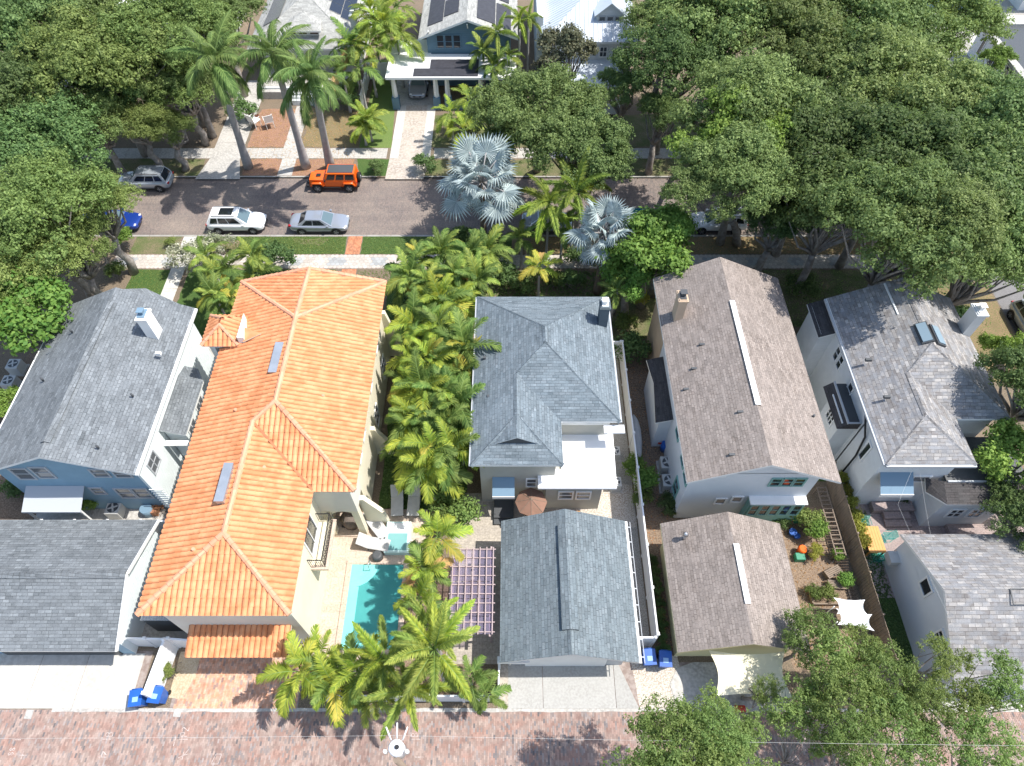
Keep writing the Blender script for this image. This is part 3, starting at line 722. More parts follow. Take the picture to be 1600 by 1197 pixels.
def unit_tile(wd=.268, ln=.44, h=.075):
    b = MB(); A = [-.5, -.3, 0, .3, .5]; Hh = [0, .72, 1, .72, 0]
    lo = [(a*wd, 0, .022 + hh*h) for a, hh in zip(A, Hh)]; hi = [(a*wd*.92, ln, .002 + hh*h*.96) for a, hh in zip(A, Hh)]
    for i in range(4): b.face([lo[i], lo[i+1], hi[i+1], hi[i]], 0, True)
    b.face([(A[0]*wd,0,.0),(A[4]*wd,0,.0)] + [lo[4],lo[3],lo[2],lo[1],lo[0]])
    return b
UT = unit_tile()
tile_me = None
def tile_field(parent, polys, budget, label, course=.40, col=.285):
    """barrel tiles laid course by course over each slope; the nearest ones are pieces of their own"""
    global tile_me
    places = []
    for p in polys:
        p = [Vector(q) for q in p]; n = (p[1]-p[0]).cross(p[2]-p[1]).normalized()
        if n.z < 0: n = -n
        u = Vector((0,0,1)).cross(n).normalized(); v = n.cross(u)
        uv = [(q.dot(u), q.dot(v)) for q in p]; w0 = p[0].dot(n)
        u0, u1 = min(a for a,_ in uv), max(a for a,_ in uv); v0 = min(b_ for _,b_ in uv)
        c = int((u1-u0)/col); off = (u1-u0 - c*col)/2
        for i in range(c):
            uc = u0 + off + (i+.5)*col; hits = []
            for a in range(len(uv)):
                (ua,va),(ub,vb) = uv[a], uv[(a+1)%len(uv)]
                if (ua-uc)*(ub-uc) < 0: hits.append(va + (vb-va)*(uc-ua)/(ub-ua))
            if len(hits) < 2: continue
            h0, h1 = min(hits), max(hits); j0 = math.floor((h0 - v0)/course + .35)
            vv = v0 + j0*course - .05
            while vv < h1 - .18:
                cut = min(1.0, (h1 - vv)/.44)
                places.append((u*uc + v*vv + n*(w0+.005), u, v, n, cut)); vv += course
    cp = Vector((0,0,CAM_H)); places.sort(key=lambda q: (q[0]-cp).length)
    if tile_me is None:
        t0 = UT.build('roof_tile', 'tile'); tile_me = t0.data; bpy.data.objects.remove(t0)
    pl = wloc(parent)
    for (o_, u, v, n, cut) in places[:budget]:
        ob = bpy.data.objects.new('roof_tile', tile_me); COL.objects.link(ob); ob.parent = parent
        jj = random.uniform(-.012, .012); q = o_ - pl + u*jj
        ob.matrix_local = Matrix(((u.x, v.x*cut, n.x, q.x), (u.y, v.y*cut, n.y, q.y), (u.z, v.z*cut, n.z, q.z), (0,0,0,1)))
    rest = places[budget:]
    if rest:
        b = MB()
        for (o_, u, v, n, cut) in rest:
            base = len(b.v); jj = random.uniform(-.012, .012)
            for q in UT.v: b.v.append(tuple(o_ + u*(q[0]+jj) + v*(q[1]*cut) + n*q[2]))
            for f, s_ in zip(UT.f, UT.sm): b.f.append([base+i for i in f]); b.m.append(0); b.sm.append(s_)
        ob = b.build('barrel_tiles', 'tile', parent); ob['kind'] = 'stuff'
budget_roof = 215
tile_field(O, planes, budget_roof, '')
def capline(parent, p, q, m='tilecap', r=.15):
    p = Vector(p); q = Vector(q); d = q-p; n = max(1, int(d.length/.36)); d = d/n
    b = MB(); s = d.normalized().cross(Vector((0,0,1))).normalized(); u = s.cross(d.normalized())
    for i in range(n):
        a = p + d*i; c = p + d*(i+1.12); pr = []
        for an in (0, 45, 90, 135, 180):
            pr.append((math.cos(R(an)), math.sin(R(an))))
        A = [a + s*(x*r*1.08) + u*(y*r*1.08 + .03) for x, y in pr]; C = [c + s*(x*r*.9) + u*(y*r*.9 + .01) for x, y in pr]
        for t_ in range(4): b.face([A[t_], A[t_+1], C[t_+1], C[t_]], 0, True)
        b.face(A)
    b.build('ridge_tiles', m, parent)
for p, q in ((N,J),(J,K),(NE,J),(NW,J),(SE,K),(K,L),(L,Mx),(SE2,Mx),(SW,Mx),(N,NE),(N,NW)): capline(O, p, q)

b = MB(); b.bar(Vector(SI)+Vector((0,0,.085)), Vector(L)+Vector((0,0,.085)), .12, .05); b.build('valley_flashing', 'tileunder', O)
# walls
walls(O, WX+.45, E2-.35, ys2+.45, ys+4, 0, 6.40, 'cream', 'south_wing_wall')
walls(O, WX+.45, EX-.5, 18.1, yn-.5, 0, 6.42, 'cream', 'main_wall')
gable(O, WX+.45, EX-.5, yn-.52, 6.42, 7.75, 'cream', th=.02)
part(O, 'south_wall_face', 'palestucco', (WX+.45, E2-.35, ys2+.42, ys2+.452, 0, 6.40))
# loggia: wing wall with arch, reaching south from main block
b = MB()
b.prism([(E2-.4,16.6),(EX-.45,16.6),(EX-.45,18.12),(E2-.4,18.12)], 3.35, 6.42); b.build('loggia_upper_wall', 'palestucco', O)
part(O, 'loggia_pier', 'cream', (EX-.85, EX-.45, 16.6, 17.0, 0, 3.36)); part(O, 'loggia_pier', 'cream', (E2-.4, E2-.05, 16.6, 17.0, 0, 3.36))
part(O, 'loggia_floor', 'travertine', (E2-.4, EX-.4, 16.5, 18.12, 0, .12))
b = MB()
for i in range(8):   # arch soffit between the piers
    a0, a1 = math.pi*i/8, math.pi*(i+1)/8; cx, rw, zz = (E2+EX)/2-.25, .72, 2.7
    x0, z0, x1, z1 = cx+rw*math.cos(a0), zz+.6*math.sin(a0), cx+rw*math.cos(a1), zz+.6*math.sin(a1)
    b.face([(x0,16.62,z0),(x1,16.62,z1),(x1,16.62,3.4),(x0,16.62,3.4)]); b.face([(x0,16.62,z0),(x0,17.0,z0),(x1,17.0,z1),(x1,16.62,z1)])
b.build('arch', 'cream', O)
# buttress fins on the east wall
for y, h, o_ in ((17.3,3.4,1.3),(22.2,3.0,1.1),(30.3,4.6,.9)):
    b = MB(); x = EX-.5
    P = [(x,y,0),(x+o_,y,0),(x+o_-.15,y,h*.45),(x+.25,y,h)]; P.append((x,y,h)); Q = [(a,y+.3,z) for a,_,z in P]
    b.face(P); b.face(Q[::-1])
    for i in range(5): b.face([P[i],Q[i],Q[(i+1)%5],P[(i+1)%5]])
    b.build('buttress', 'cream', O)
for y in (19.5, 21.0, 24.5, 27.5): window(O, 'E', EX-.5, y, 4.9, .7, 1.2, 'white', 'glass', 0, 1)
for y in (24, 28): window(O, 'E', EX-.5, y, 1.8, .9, 1.4, 'white', 'glass', 1, 1)
window(O, 'S', ys2+.42, -16.0, 5.9, .8, .5, 'white', 'glassb', 0, 0); window(O, 'S', ys2+.42, -12.0, 5.6, .8, .6, 'white', 'glassb', 0, 0)
# balcony with iron railing on the wing's east wall
part(O, 'balcony_slab', 'cream', (E2-.4, E2+.55, 13.3, 16.1, 3.0, 3.25)); part(O, 'balcony_coping', 'travertine', (E2+.30, E2+.6, 13.25, 16.15, 3.25, 3.32), (E2-.4, E2+.30, 13.25, 13.5, 3.25, 3.32))
b = MB()
for i in range(28):
    y = 13.4 + 2.65*i/27; b.bar((E2+.42,y,3.3),(E2+.42,y,4.25),.02)
    if i % 3 == 0: b.bar((E2+.42,y,3.55),(E2+.42,y+.25,3.85),.02); b.bar((E2+.42,y+.25,3.55),(E2+.42,y,3.85),.02)
for i in range(8):
    x = E2-.35 + .77*i/7; b.bar((x,13.4,3.3),(x,13.4,4.25),.02); b.bar((x,16.05,3.3),(x,16.05,4.25),.02)
b.bar((E2+.42,13.4,4.25),(E2+.42,16.05,4.25),.05); b.bar((E2-.38,13.4,4.25),(E2+.42,13.4,4.25),.05); b.bar((E2-.38,16.05,4.25),(E2+.42,16.05,4.25),.05)
b.bar((E2+.42,13.4,3.4),(E2+.42,16.05,3.4),.03)
b.build('balcony_railing', 'black', O)
window(O, 'E', E2-.35, 14.7, 4.5, 1.5, 2.0, 'white', 'glass', 1, 0, 'balcony_door')
# garage canopy with tiles
PP = [(-16.45,8.85,3.05),(-11.25,8.85,3.05),(-11.25,10.32,3.45),(-16.45,10.32,3.45)]
roof(O, [PP], 'tileunder', .12, 'canopy_roof', 'cream')
tile_field(O, [PP], 110, '')
part(O, 'garage_door', 'white', (-15.9,-12.0,10.25,10.33,0,2.4))
# roof boxes, pipes
for px, py in ((433,562),(351,755)):
    c = G(px, py, 7.75); b = MB(); T = Matrix.Translation((c.x, c.y, 7.55 if px > 400 else 7.45))
    b.box(-.2,.2,-1.05,1.05,.0,.42,0,T); b.box(-.24,.24,-1.09,1.09,.42,.47,0,T); o = b.build('roof_ventilator', 'tin', O)
for px, py in ((505,618),(413,730),(302,858),(368,640),(365,700)): 
    p = G(px, py, 7.35); vent(O, (p.x, p.y, 6.9), 'tilecap', .09, .5)
# small west turret rising past the eave, with its own little hip
tx, ty = -17.55, 26.75; te = 6.95; tp = 7.65
TP = [[(tx-1.05,ty-1.05,te),(tx+1.15,ty-1.05,te),(tx,ty,tp)],[(tx+1.15,ty-1.05,te),(tx+1.15,ty+1.3,te),(tx,ty+.5,tp),(tx,ty,tp)],[(tx-1.05,ty-1.05,te),(tx,ty,tp),(tx,ty+.5,tp),(tx-1.05,ty+1.3,te)],[(tx-1.05,ty+1.3,te),(tx,ty+.5,tp),(tx+1.15,ty+1.3,te)]]
roof(O, TP, 'tileunder', .1, 'turret_roof', 'cream'); tile_field(O, TP, 12, '')
for p, q in (((tx-1.05,ty-1.05,te),(tx,ty,tp)),((tx+1.15,ty-1.05,te),(tx,ty,tp)),((tx-1.05,ty+1.3,te),(tx,ty+.5,tp))): capline(O, p, q, r=.11)
walls(O, tx-.8, tx+.9, ty-.8, ty+1.05, 0, te-.06, 'palestucco', 'turret_wall'); window(O, 'S', ty-.8, tx-.15, 6.2, .6, .7, 'white', 'glassb', 0, 0)
b = MB(); b.prism([(tx+1.2,ty-.9),(tx+1.6,ty-.9),(tx+1.45,ty+.1),(tx+1.2,ty+1.0)], 6.6, 7.55); b.build('parapet', 'white', O)
PQ = [[(tx+1.5,ty-1.0,7.25),(tx+2.6,ty-.6,7.55),(tx+1.5,ty-.1,7.5)]]
roof(O, PQ, 'tile', .08, 'saddle_roof', 'cream')

# ------------------------------------------------------------------ 4. blue grey hipped house in the middle
D = empty('house', (2, 25, 0), 'warm grey house with blue grey hipped shingle roof and white flat rear roof', 'house')
x0, x1, yN, yS, yS2, xi = -2.3, 6.28, 31.0, 21.25, 18.38, 2.85
ze = 5.5; k = .47; hm = (x1-x0)/2; cx = (x0+x1)/2; zr = ze + k*hm
J1 = (cx, yN-hm, zr); J2 = (cx, yS+hm, zr); hw = (xi-x0)/2; c2 = x0+hw; z2 = ze + k*hw
A = (c2, yS+hm-(cx-c2)+0.0, z2)   # where the wing ridge meets the main south-west hip
Bp = (c2, yS2+hw, z2)
pl = [[(x0,yN,ze),(x1,yN,ze),J1], [(x1,yN,ze),(x1,yS,ze),J2,J1], [(x1,yS,ze),(xi,yS,ze),A,J2], [(xi,yS,ze),(xi,yS2,ze),Bp,A], [(xi,yS2,ze),(x0,yS2,ze),Bp], [(x0,yS2,ze),(x0,yN,ze),J1,J2,A,Bp]]
roof(D, pl, 'sh_mid')
caps(D, [((x0,yN,ze),J1),((x1,yN,ze),J1),(J1,J2),((x1,yS,ze),J2),(J2,A),(A,Bp),((xi,yS2,ze),Bp),((x0,yS2,ze),Bp)], 'sh_mid', .32, .035)
# gablet louvre on the wing
gy = yS2 + 1.05
roof(D, [[(c2-1.25,gy,6.05),(c2,gy,6.72),(c2,gy+1.6,6.74)],[(c2+1.25,gy,6.05),(c2,gy+1.6,6.74),(c2,gy,6.72)]], 'sh_mid', .06, 'gablet_roof')
gable(D, c2-1.15, c2+1.15, gy+.06, 5.95, 6.62, 'darkgrey', th=.03, name='gablet_louvre')
walls(D, x0+.45, x1-.5, yS+.4, yN-.5, 0, 5.45, 'greyside'); walls(D, x0+.45, xi-.35, yS2+.5, yS+.5, 0, 5.44, 'greyside', 'rear_wall')
part(D, 'frieze', 'white', (x0+.44, xi-.34, yS2+.45, yS2+.52, 4.75, 5.35)); part(D, 'frieze', 'white', (xi-.35, x1-.5, yS+.36, yS+.42, 4.55, 5.35))
for x in (-1.1, -.2, .8, 1.7): window(D, 'S', yS2+.45, x, 5.05, .62, .34, 'white', 'glass', 0, 0)
for x in (3.4, 5.0): window(D, 'S', yS+.36, x, 5.0, .8 if x < 4 else 1.2, .3, 'white', 'glassb', 0, 0)
window(D, 'S', yS2+.5, 1.15, 2.5, .5, .9, 'white', 'glassb', 0, 1)
part(D, 'gutter', 'greyvinyl', (x0-.1, x0, yS2, yN, 5.33, 5.45)); part(D, 'gutter', 'greyvinyl', (x1, x1+.1, yS, yN, 5.33, 5.45))
chimney(D, 5.75, 28.6, 5.3, 7.5, .28, .38, 'sh_mid', 'white')
for px, py in ((757,562),(763,622)): p = G(px, py, 5.7); boxvent(D, (p.x, p.y, 5.75), (.08,.08,.2))
# flat roofed rear addition
wr = MB(); wr.prism([(1.5,18.05),(6.05,18.05),(6.15,22.2),(2.9,22.2),(2.9,19.3),(1.9,19.3),(1.9,18.95),(1.5,18.95)], 3.2, 3.36)
wr.build('flat_roof', 'whiteroof', D)
for yy in (18.9, 19.8, 20.7, 21.6): part(D, 'roof_seam', 'greyvinyl' if False else 'vinyl', (2.92, 6.08, yy, yy+.05, 3.355, 3.378))
walls(D, 2.0, 5.3, 18.35, 21.6, 0, 3.19, 'greyside', 'addition_wall')
for x in (3.2, 4.25): window(D, 'S', 18.35, x, 1.9, .75, .85, 'white', 'glassb', 0, 1)
part(D, 'corner_canopy', 'whiteroof', (5.35,6.55,20.75,21.3,4.95,5.05))
b = MB(); b.face([(-1.15,18.86,3.2),(.15,18.86,3.2),(.15,17.9,2.6),(-1.15,17.9,2.6)]); b.build('door_awning', 'awn_blue', D)
part(D, 'awning_valance', 'white', (-1.15,.15,17.86,17.9,2.35,2.62))
part(D, 'back_step', 'darkgrey', (-1.1,.1,17.6,18.85,0,.35), (-1.1,.1,17.25,17.6,0,.18))
# middle garage
Q = empty('garage', (2.9, 12.5, 0), 'garage with green grey gable roof and raised ridge vent behind the concrete drive', 'garage')
x0, x1, yS, yN, ze, zr, xr = -.62, 6.42, 8.62, 16.3, 2.75, 4.35, 2.9
roof(Q, [[(x0,yS,ze),(xr,yS,zr),(xr,yN,zr),(x0,yN,ze)],[(x1,yS,ze),(x1,yN,ze),(xr,yN,zr),(xr,yS,zr)]], 'sh_mid2')
b = MB()
for s in (-1, 1):
    b.face([(xr,9.8,zr+.14),(xr,15.4,zr+.14),(xr+s*.42,15.4,zr-.02),(xr+s*.42,9.8,zr-.02)] if s > 0 else [(xr,15.4,zr+.14),(xr,9.8,zr+.14),(xr-.42,9.8,zr-.02),(xr-.42,15.4,zr-.02)])
    b.face([(xr+s*.42,9.8,zr-.02),(xr+s*.42,15.4,zr-.02),(xr+s*.42,15.4,zr-.25),(xr+s*.42,9.8,zr-.25)], 1)
b.face([(xr,9.8,zr+.14),(xr+.42,9.8,zr-.02),(xr+.42,9.8,zr-.25),(xr-.42,9.8,zr-.25),(xr-.42,9.8,zr-.02)], 1)
b.build('ridge_vent', ['sh_mid2', 'darkgrey'], Q, uv=True)
caps(Q, [((xr,yS,zr),(xr,9.8,zr))], 'sh_mid2', .3, .03)
walls(Q, x0+.4, x1-.5, yS+.55, yN-.4, 0, 2.7, 'navyside' if False else 'greyvinyl'); gable(Q, x0+.4, x1-.5, yS+.55, 2.68, 4.2, 'greyvinyl', th=.15); gable(Q, x0+.4, x1-.5, yN-.45, 2.68, 4.2, 'greyvinyl', th=.1)
part(Q, 'garage_door', 'white', (.7,5.0,9.1,9.18,0,2.2))
b = MB()
b.bar((x1+.08,yS,ze-.12),(x1+.08,yN,ze-.12),.12,.12); b.build('gutter','white',Q)
b = MB()
for i in range(9): y = yS+.3+i*.88; b.bar((x1+.0,y,ze-.05),(x1+.28,y,ze-.12),.05,.03)
b.bar((x1+.3,yS,ze-.14),(x1+.3,yN,ze-.14),.03); b.build('gutter_bracket','greyvinyl',Q)
b = MB(); b.tube([(-.66,8.7,2.6),(-.3,8.95,2.3),(-.1,9.1,2.2),(-.1,9.1,.3)], .05, 6); b.build('downpipe','white',Q)
part(Q, 'side_sill', 'white', (-.75,.9,8.72,9.05,2.1,2.3))

# ------------------------------------------------------------------ 5. taupe gable house
B = empty('house', (13.6, 25, 0), 'long taupe shingle gable house with white ridge strip and teal framed windows', 'house')
x0, x1, yS, yN, ze, zr, xr = 9.45, 17.8, 17.15, 32.4, 5.8, 7.75, 13.45
roof(B, [[(x0,yS,ze),(xr,yS,zr),(xr,yN,zr),(x0,yN,ze)],[(x1,yS,ze),(x1,yN,ze),(xr,yN,zr),(xr,yS,zr)]], 'sh_brown')
b = MB(); b.face([(xr-.10,20.9,zr+.05),(xr+.22,20.9,zr+.03),(xr+.22,28.6,zr+.03),(xr-.10,28.6,zr+.05)]); b.face([(xr+.22,20.9,zr+.03),(xr+.22,20.9,zr-.15),(xr+.22,28.6,zr-.15),(xr+.22,28.6,zr+.03)]); b.build('ridge_strip','white',B)
walls(B, x0+.45, x1-.8, yS+.6, yN-.5, 0, 5.75, 'whitestucco'); gable(B, x0+.45, x1-.8, yS+.6, 5.7, 7.55, 'whitestucco', th=.2, xr=xr)
part(B, 'side_wall', 'peach', (x0+.42, x0+.46, 28.2, yN-.5, 0, 5.7))
for x in (14.7, 15.35, 16.0): window(B, 'S', yS+.6, x, 4.75, .5, .8, 'teal', 'glass', 0, 1)
for x in (12.2, 13.1): window(B, 'S', yS+.6, x, 2.35 if x < 13 else 2.6, .5, .6, 'white', 'glassb', 0, 0)
b = MB(); b.box(13.75,16.95,17.35,17.74,.4,2.9); b.build('sunroom_wall', 'teal', B)
for i in range(5): window(B, 'S', 17.35, 14.15+i*.62, 2.0, .42, 1.2, 'teal', 'glass', 0, 1)
part(B, 'sunroom_ledge', 'white', (13.7,17.0,17.2,17.76,2.9,3.0))
for y, zz in ((18.3,4.6),(19.4,4.6),(21.3,4.5),(18.9,1.8)): window(B, 'W', x0+.45, y, zz, .7, 1.3, 'teal', 'glass', 0, 1)
window(B, 'S', yS+.6, 11.2, 5.6, .9, .25, 'white', 'glassb', 0, 0)
chimney(B, 10.45, 28.7, 5.7, 8.1, .26, .42, 'peach', 'darkgrey')
for px, py in ((1098,535),(1085,574),(1072,608),(1157,643),(1144,710)):
    for z in (6.2, 6.6, 7.0, 7.4):
        p = G(px, py, z); zz = ze + (zr-ze)*(p.x-x0)/(xr-x0)
        if zz < z + .2: break
    boxvent(B, (p.x, p.y, zz), (.16,.07,.09)); 
p = G(1270, 652, 6.0); vent(B, (p.x, p.y, 5.95), 'darkgrey', .07, .3)
roof(B, [[(8.85,22.6,3.2),(10.0,22.6,3.6),(10.0,25.6,3.6),(9.1,25.6,3.2)],[(9.1,25.6,3.2),(10.0,25.6,3.6),(10.0,27.5,3.6),(8.85,27.5,3.2)]], 'sh_dark', .12, 'lean_to_roof')
walls(B, 9.15, 9.95, 22.8, 27.3, 0, 3.15, 'whitestucco', 'lean_to_wall')
# taupe garage
T_ = empty('garage', (11.8, 12.6, 0), 'taupe shingle garage with white ridge strip beside the cream shade sail', 'garage')
x0, x1, yS, yN, ze, zr, xr = 8.42, 15.2, 9.12, 16.15, 2.75, 4.3, 11.85
roof(T_, [[(x0,yS,ze),(xr,yS,zr),(xr,yN,zr),(x0,yN,ze)],[(x1,yS,ze),(x1,yN,ze),(xr,yN,zr),(xr,yS,zr)]], 'sh_brown', trim='yellowtrim')
b = MB(); b.face([(xr-.05,11.1,zr+.05),(xr+.25,11.1,zr+.03),(xr+.25,14.3,zr+.03),(xr-.05,14.3,zr+.05)]); b.face([(xr+.25,11.1,zr+.03),(xr+.25,11.1,zr-.2),(xr+.25,14.3,zr-.2),(xr+.25,14.3,zr+.03)]); b.build('ridge_strip','white',T_)
walls(T_, x0+.4, x1-.5, yS+.5, yN-.4, 0, 2.7, 'yellowtrim'); gable(T_, x0+.4, x1-.5, yS+.48, 2.68, 4.15, 'yellowtrim', th=.15)
p = G(1070, 838, 3.5); b = MB(); b.tube([(p.x,p.y,3.1),(p.x,p.y,3.75)], .11, 10); b.tube([(p.x,p.y,3.75),(p.x,p.y,3.9)], [.17,.05], 10); b.build('vent_pipe','alu',T_)

# ------------------------------------------------------------------ 6. weathered hip roof house on the right
W = empty('house', (24.5, 25, 0), 'pale house with weathered mottled hip roof, skylights and blue grey awnings', 'house')
x0, x1, yN, yS, yS2, xi = 20.45, 28.5, 30.4, 21.1, 18.15, 25.4
ze = 6.0; k = .47; hm = (x1-x0)/2; cx = (x0+x1)/2; zr = ze+k*hm; hw = (xi-x0)/2; c2 = x0+hw; z2 = ze+k*hw
J1 = (cx, yN, zr); J2 = (cx, yS+hm, zr); A = (c2, yS+hm-(cx-c2), z2); Bp = (c2, yS2+hw, z2)
xi2 = 25.4
pl = [[(x1,yN,ze),(x1,yS,ze),J2,J1], [(x1,yS,ze),(xi2,yS,ze),A,J2], [(xi2,yS,ze),(xi2,yS2,ze),Bp,A], [(xi2,yS2,ze),(x0,yS2,ze),Bp], [(x0,yS2,ze),(x0,yN,ze),J1,J2,A,Bp]]
roof(W, pl, 'sh_mott')
caps(W, [(J1,J2),((x1,yS,ze),J2),(J2,A),(A,Bp),((xi2,yS2,ze),Bp),((x0,yS2,ze),Bp)], 'sh_mott', .34, .035)
walls(W, x0+.35, x1-.45, yS+.4, yN-.4, 0, 5.9, 'whiteside'); walls(W, x0+.35, xi2-.35, yS2+.5, yS+.5, 0, 5.89, 'whiteside', 'rear_wall'); gable(W, x0+.35, x1-.45, yN-.42, 5.9, zr-.15, 'whiteside', th=.02)
part(W, 'gutter', 'greyvinyl', (x0-.12, x0, yS2, yN, 5.82, 5.95), (x0, xi2, yS2-.12, yS2, 5.82, 5.95))
for y, zz, ww, hh in ((27.0,4.5,.45,1.0),(26.3,4.5,.45,1.0),(24.2,4.4,.5,1.1)): window(W, 'W', x0+.35, y, zz, ww, hh, 'white', 'glass', 0, 1)
window(W, 'W', x0+.35, 20.2, 3.9, .35, 1.5, 'white', 'glass', 0, 0)
walls(W, x0-.55, x0+.4, 28.2, 30.6, 0, 5.0, 'whiteside', 'bay_wall'); roof(W, [[(x0-.75,28.0,4.9),(x0+.3,28.0,5.4),(x0+.3,30.9,5.4),(x0-.75,30.9,4.9)]], 'sh_dark', .1, 'bay_roof')
walls(W, x0-.7, x0+.4, 21.9, 24.0, 0, 4.3, 'whiteside', 'bay_wall'); window(W, 'W', x0-.7, 23.0, 3.3, .8, .8, 'white', 'glass', 2, 1)
b = MB(); b.face([(x0-.95,21.7,3.95),(x0-.95,24.8,3.95),(x0-.45,24.8,4.5),(x0-.45,21.7,4.5)][::-1]); b.face([(x0-.95,21.7,3.95),(x0-.45,21.7,4.5),(x0+.3,21.7,4.5),(x0+.3,21.7,3.95)]); b.build('bay_parapet', 'sh_dark', W, uv=True)
part(W, 'bay_flat_roof', 'darkgrey', (x0-.42, x0+.34, 21.75, 24.75, 4.3, 4.36)); part(W, 'parapet_cap', 'greyvinyl', (x0-.5, x0-.4, 21.7, 24.8, 4.45, 4.56), (x0-.4, x0+.3, 21.7, 21.8, 4.45, 4.56))
chimney(W, 28.2, 27.6, 5.6, 8.1, .30, .45, 'whiteside', 'white')
for px in (1441, 1463):
    b = MB(); p = G(px, 525, 7.6); zz = sl(ze, x0 if p.x < cx else x1, zr, cx, p.x)
    s = 1 if p.x < cx else -1; T = Matrix.Translation((p.x, p.y, zz)) @ Matrix.Rotation(-s*math.atan(k), 4, 'Y')
    b.box(-.34,.34,-.75,.75,.0,.14,0,T); f = b.build('skylight','darkgrey',W); g = MB(); g.box(-.26,.26,-.67,.67,.14,.20,0,T); g.build('pane','skylight',f)
b = MB(); T = Matrix.Translation(G(1385, 478, 6.8)); b.box(-.05,.05,-1.3,1.3,-.5,.7,0,T); b.build('gable_end_board', 'whiteside', W)
for px, py in ((1357,562),(1386,620)): p = G(px, py, 6.8); boxvent(W, (p.x, p.y, 6.75), (.18,.08,.12))
b = MB(); b.face([(x0+.6,yS2+.5,4.2),(x0+2.5,yS2+.5,4.2),(x0+2.5,yS2-.55,3.5),(x0+.6,yS2-.55,3.5)]); b.build('awning','awn_blue',W)
part(W, 'awning_valance', 'white', (x0+.6,x0+2.5,yS2-.6,yS2-.55,3.2,3.52))
walls(W, 24.8, 28.4, 17.2, 21.4, 0, 3.3, 'whiteside', 'porch_wall')
roof(W, [[(24.7,17.0,3.4),(29.6,17.0,3.4),(29.6,18.2,3.9),(24.7,18.2,3.9)],[(24.7,17.0,3.4),(24.7,18.2,3.9),(23.9,18.6,3.6),(23.9,17.9,3.2)]], 'sh_dark', .1, 'porch_roof')
part(W, 'porch_flat_roof', 'darkgrey', (24.9,29.6,18.25,21.2,3.7,3.85)); part(W, 'parapet_cap', 'greyvinyl', (24.9,29.6,18.15,18.25,3.75,3.97))
for x in (26.0, 27.2): window(W, 'S', 17.2, x, 1.9, .7, .9, 'white', 'glass', 1, 1)
window(W, 'S', yS2+.5, 23.7, 3.4, .9, .6, 'white', 'glassb', 0, 0)
b = MB(); b.tube([(x0-.05,21.5,5.8),(x0+.25,20.8,4.5),(x0+.2,20.4,3.0),(x0+.2,20.4,.2)], .06, 6); b.build('downpipe','black',W)
# right garage
V = empty('garage', (27, 11.5, 0), 'pale garage with weathered gable roof and two small windows, lower right', 'garage')
x0, yS, yN, ze, zr, yr = 21.7, 7.4, 15.4, 3.0, 5.0, 11.55
roof(V, [[(x0,yS,ze),(36,yS,ze),(36,yr,zr),(x0,yr,zr)],[(x0,yr,zr),(36,yr,zr),(36,yN,ze),(x0,yN,ze)]], 'sh_mott')
walls(V, x0+.2, 36, yS+.35, yN-.35, 0, 2.95, 'whitestucco'); gable(V, yS+.35, yN-.35, x0+.2, 2.94, 4.85, 'whitestucco', 'x', .1, xr=yr)
window(V, 'W', x0+.2, 12.3, 3.3, .7, .8, 'white', 'glass', 0, 0); window(V, 'W', x0+.2, 9.6, 3.0, .9, .7, 'white', 'glass', 0, 1); 
part(V, 'ac_unit', 'acm', (x0-.35,x0+.2,14.2,14.9,1.3,1.8))
b = MB()
for y0_, y1_, z_ in ((11.6,11.75,5.06),(10.9,11.0,4.83)): b.bar((25,y0_,z_),(36,y0_,z_),.05,.04)
b.bar((25,11.6,5.06),(25,10.9,4.83),.05,.04); b.build('ridge_frame','darkgrey',V)
# ------------------------------------------------------------------ houses across the street
X = empty('house', (-4.2, 70, 0), 'slate blue house with solar mats on a pale gable roof and white carport', 'house')
x0, x1, yS, yN, ze, zr, xr = -8.9, .55, 64.4, 80, 5.2, 6.95, -4.2
roof(X, [[(x0,yS,ze),(xr,yS,zr),(xr,yN,zr),(x0,yN,ze)],[(x1,yS,ze),(x1,yN,ze),(xr,yN,zr),(xr,yS,zr)]], 'sh_pale', .2)
walls(X, x0+.7, x1-.7, yS+.7, yN-.5, 0, 5.1, 'navyside'); gable(X, x0+.7, x1-.7, yS+.7, 5.1, 6.8, 'navyside', th=.2)
kk = (zr-ze)/(xr-x0)
def onroof(xa, xb, ya, yb, name, m, s, off=.07):
    # a flat panel lying on the slope; s = -1 west slope, +1 east slope
    b = MB(); f = lambda x: (ze + kk*(x-x0) if s < 0 else ze + (zr-ze)*(x1-x)/(x1-xr)) + off
    P = [(xa,ya,f(xa)),(xb,ya,f(xb)),(xb,yb,f(xb)),(xa,yb,f(xa))]; Q_ = [(a,c,z-.06) for a,c,z in P]
    b.face(P); 
    for i in range(4): b.face([P[i],Q_[i],Q_[(i+1)%4],P[(i+1)%4]])
    return b.build(name, m, X)
onroof(-8.1,-6.6,66.0,76,'solar_mat','thermal',-1); onroof(-6.5,-5.1,66.6,69.7,'solar_mat','thermal',-1); onroof(-6.5,-5.1,70.4,76,'solar_mat','thermal',-1)
onroof(-3.3,-1.6,65.4,76,'solar_mat','thermal',1); onroof(-1.5,-.1,65.2,69.6,'solar_mat','thermal',1); onroof(-1.5,-.3,70.4,76,'solar_mat','thermal',1)
for x, h in ((-7.9,.35),(-4.2,.6),(-.4,.35)):
    b = MB(); b.bar((x,yS+.05,5.0+h*2.5),(x,yS+.75,4.3+h*2.5),.1); b.build('bracket','white',X)
for x in (-6.9,-6.1,-5.3): window(X, 'S', yS+.7, x, 4.55, .6, 1.2, 'navyside', 'glass', 0, 1)
cr = MB(); cr.prism([(-11.9,60.7),(.4,60.7),(.4,64.9),(-7.9,64.9),(-7.9,67.6),(-11.9,67.6)], 3.2, 3.42); cr.build('carport_roof', 'whiteroof', X)
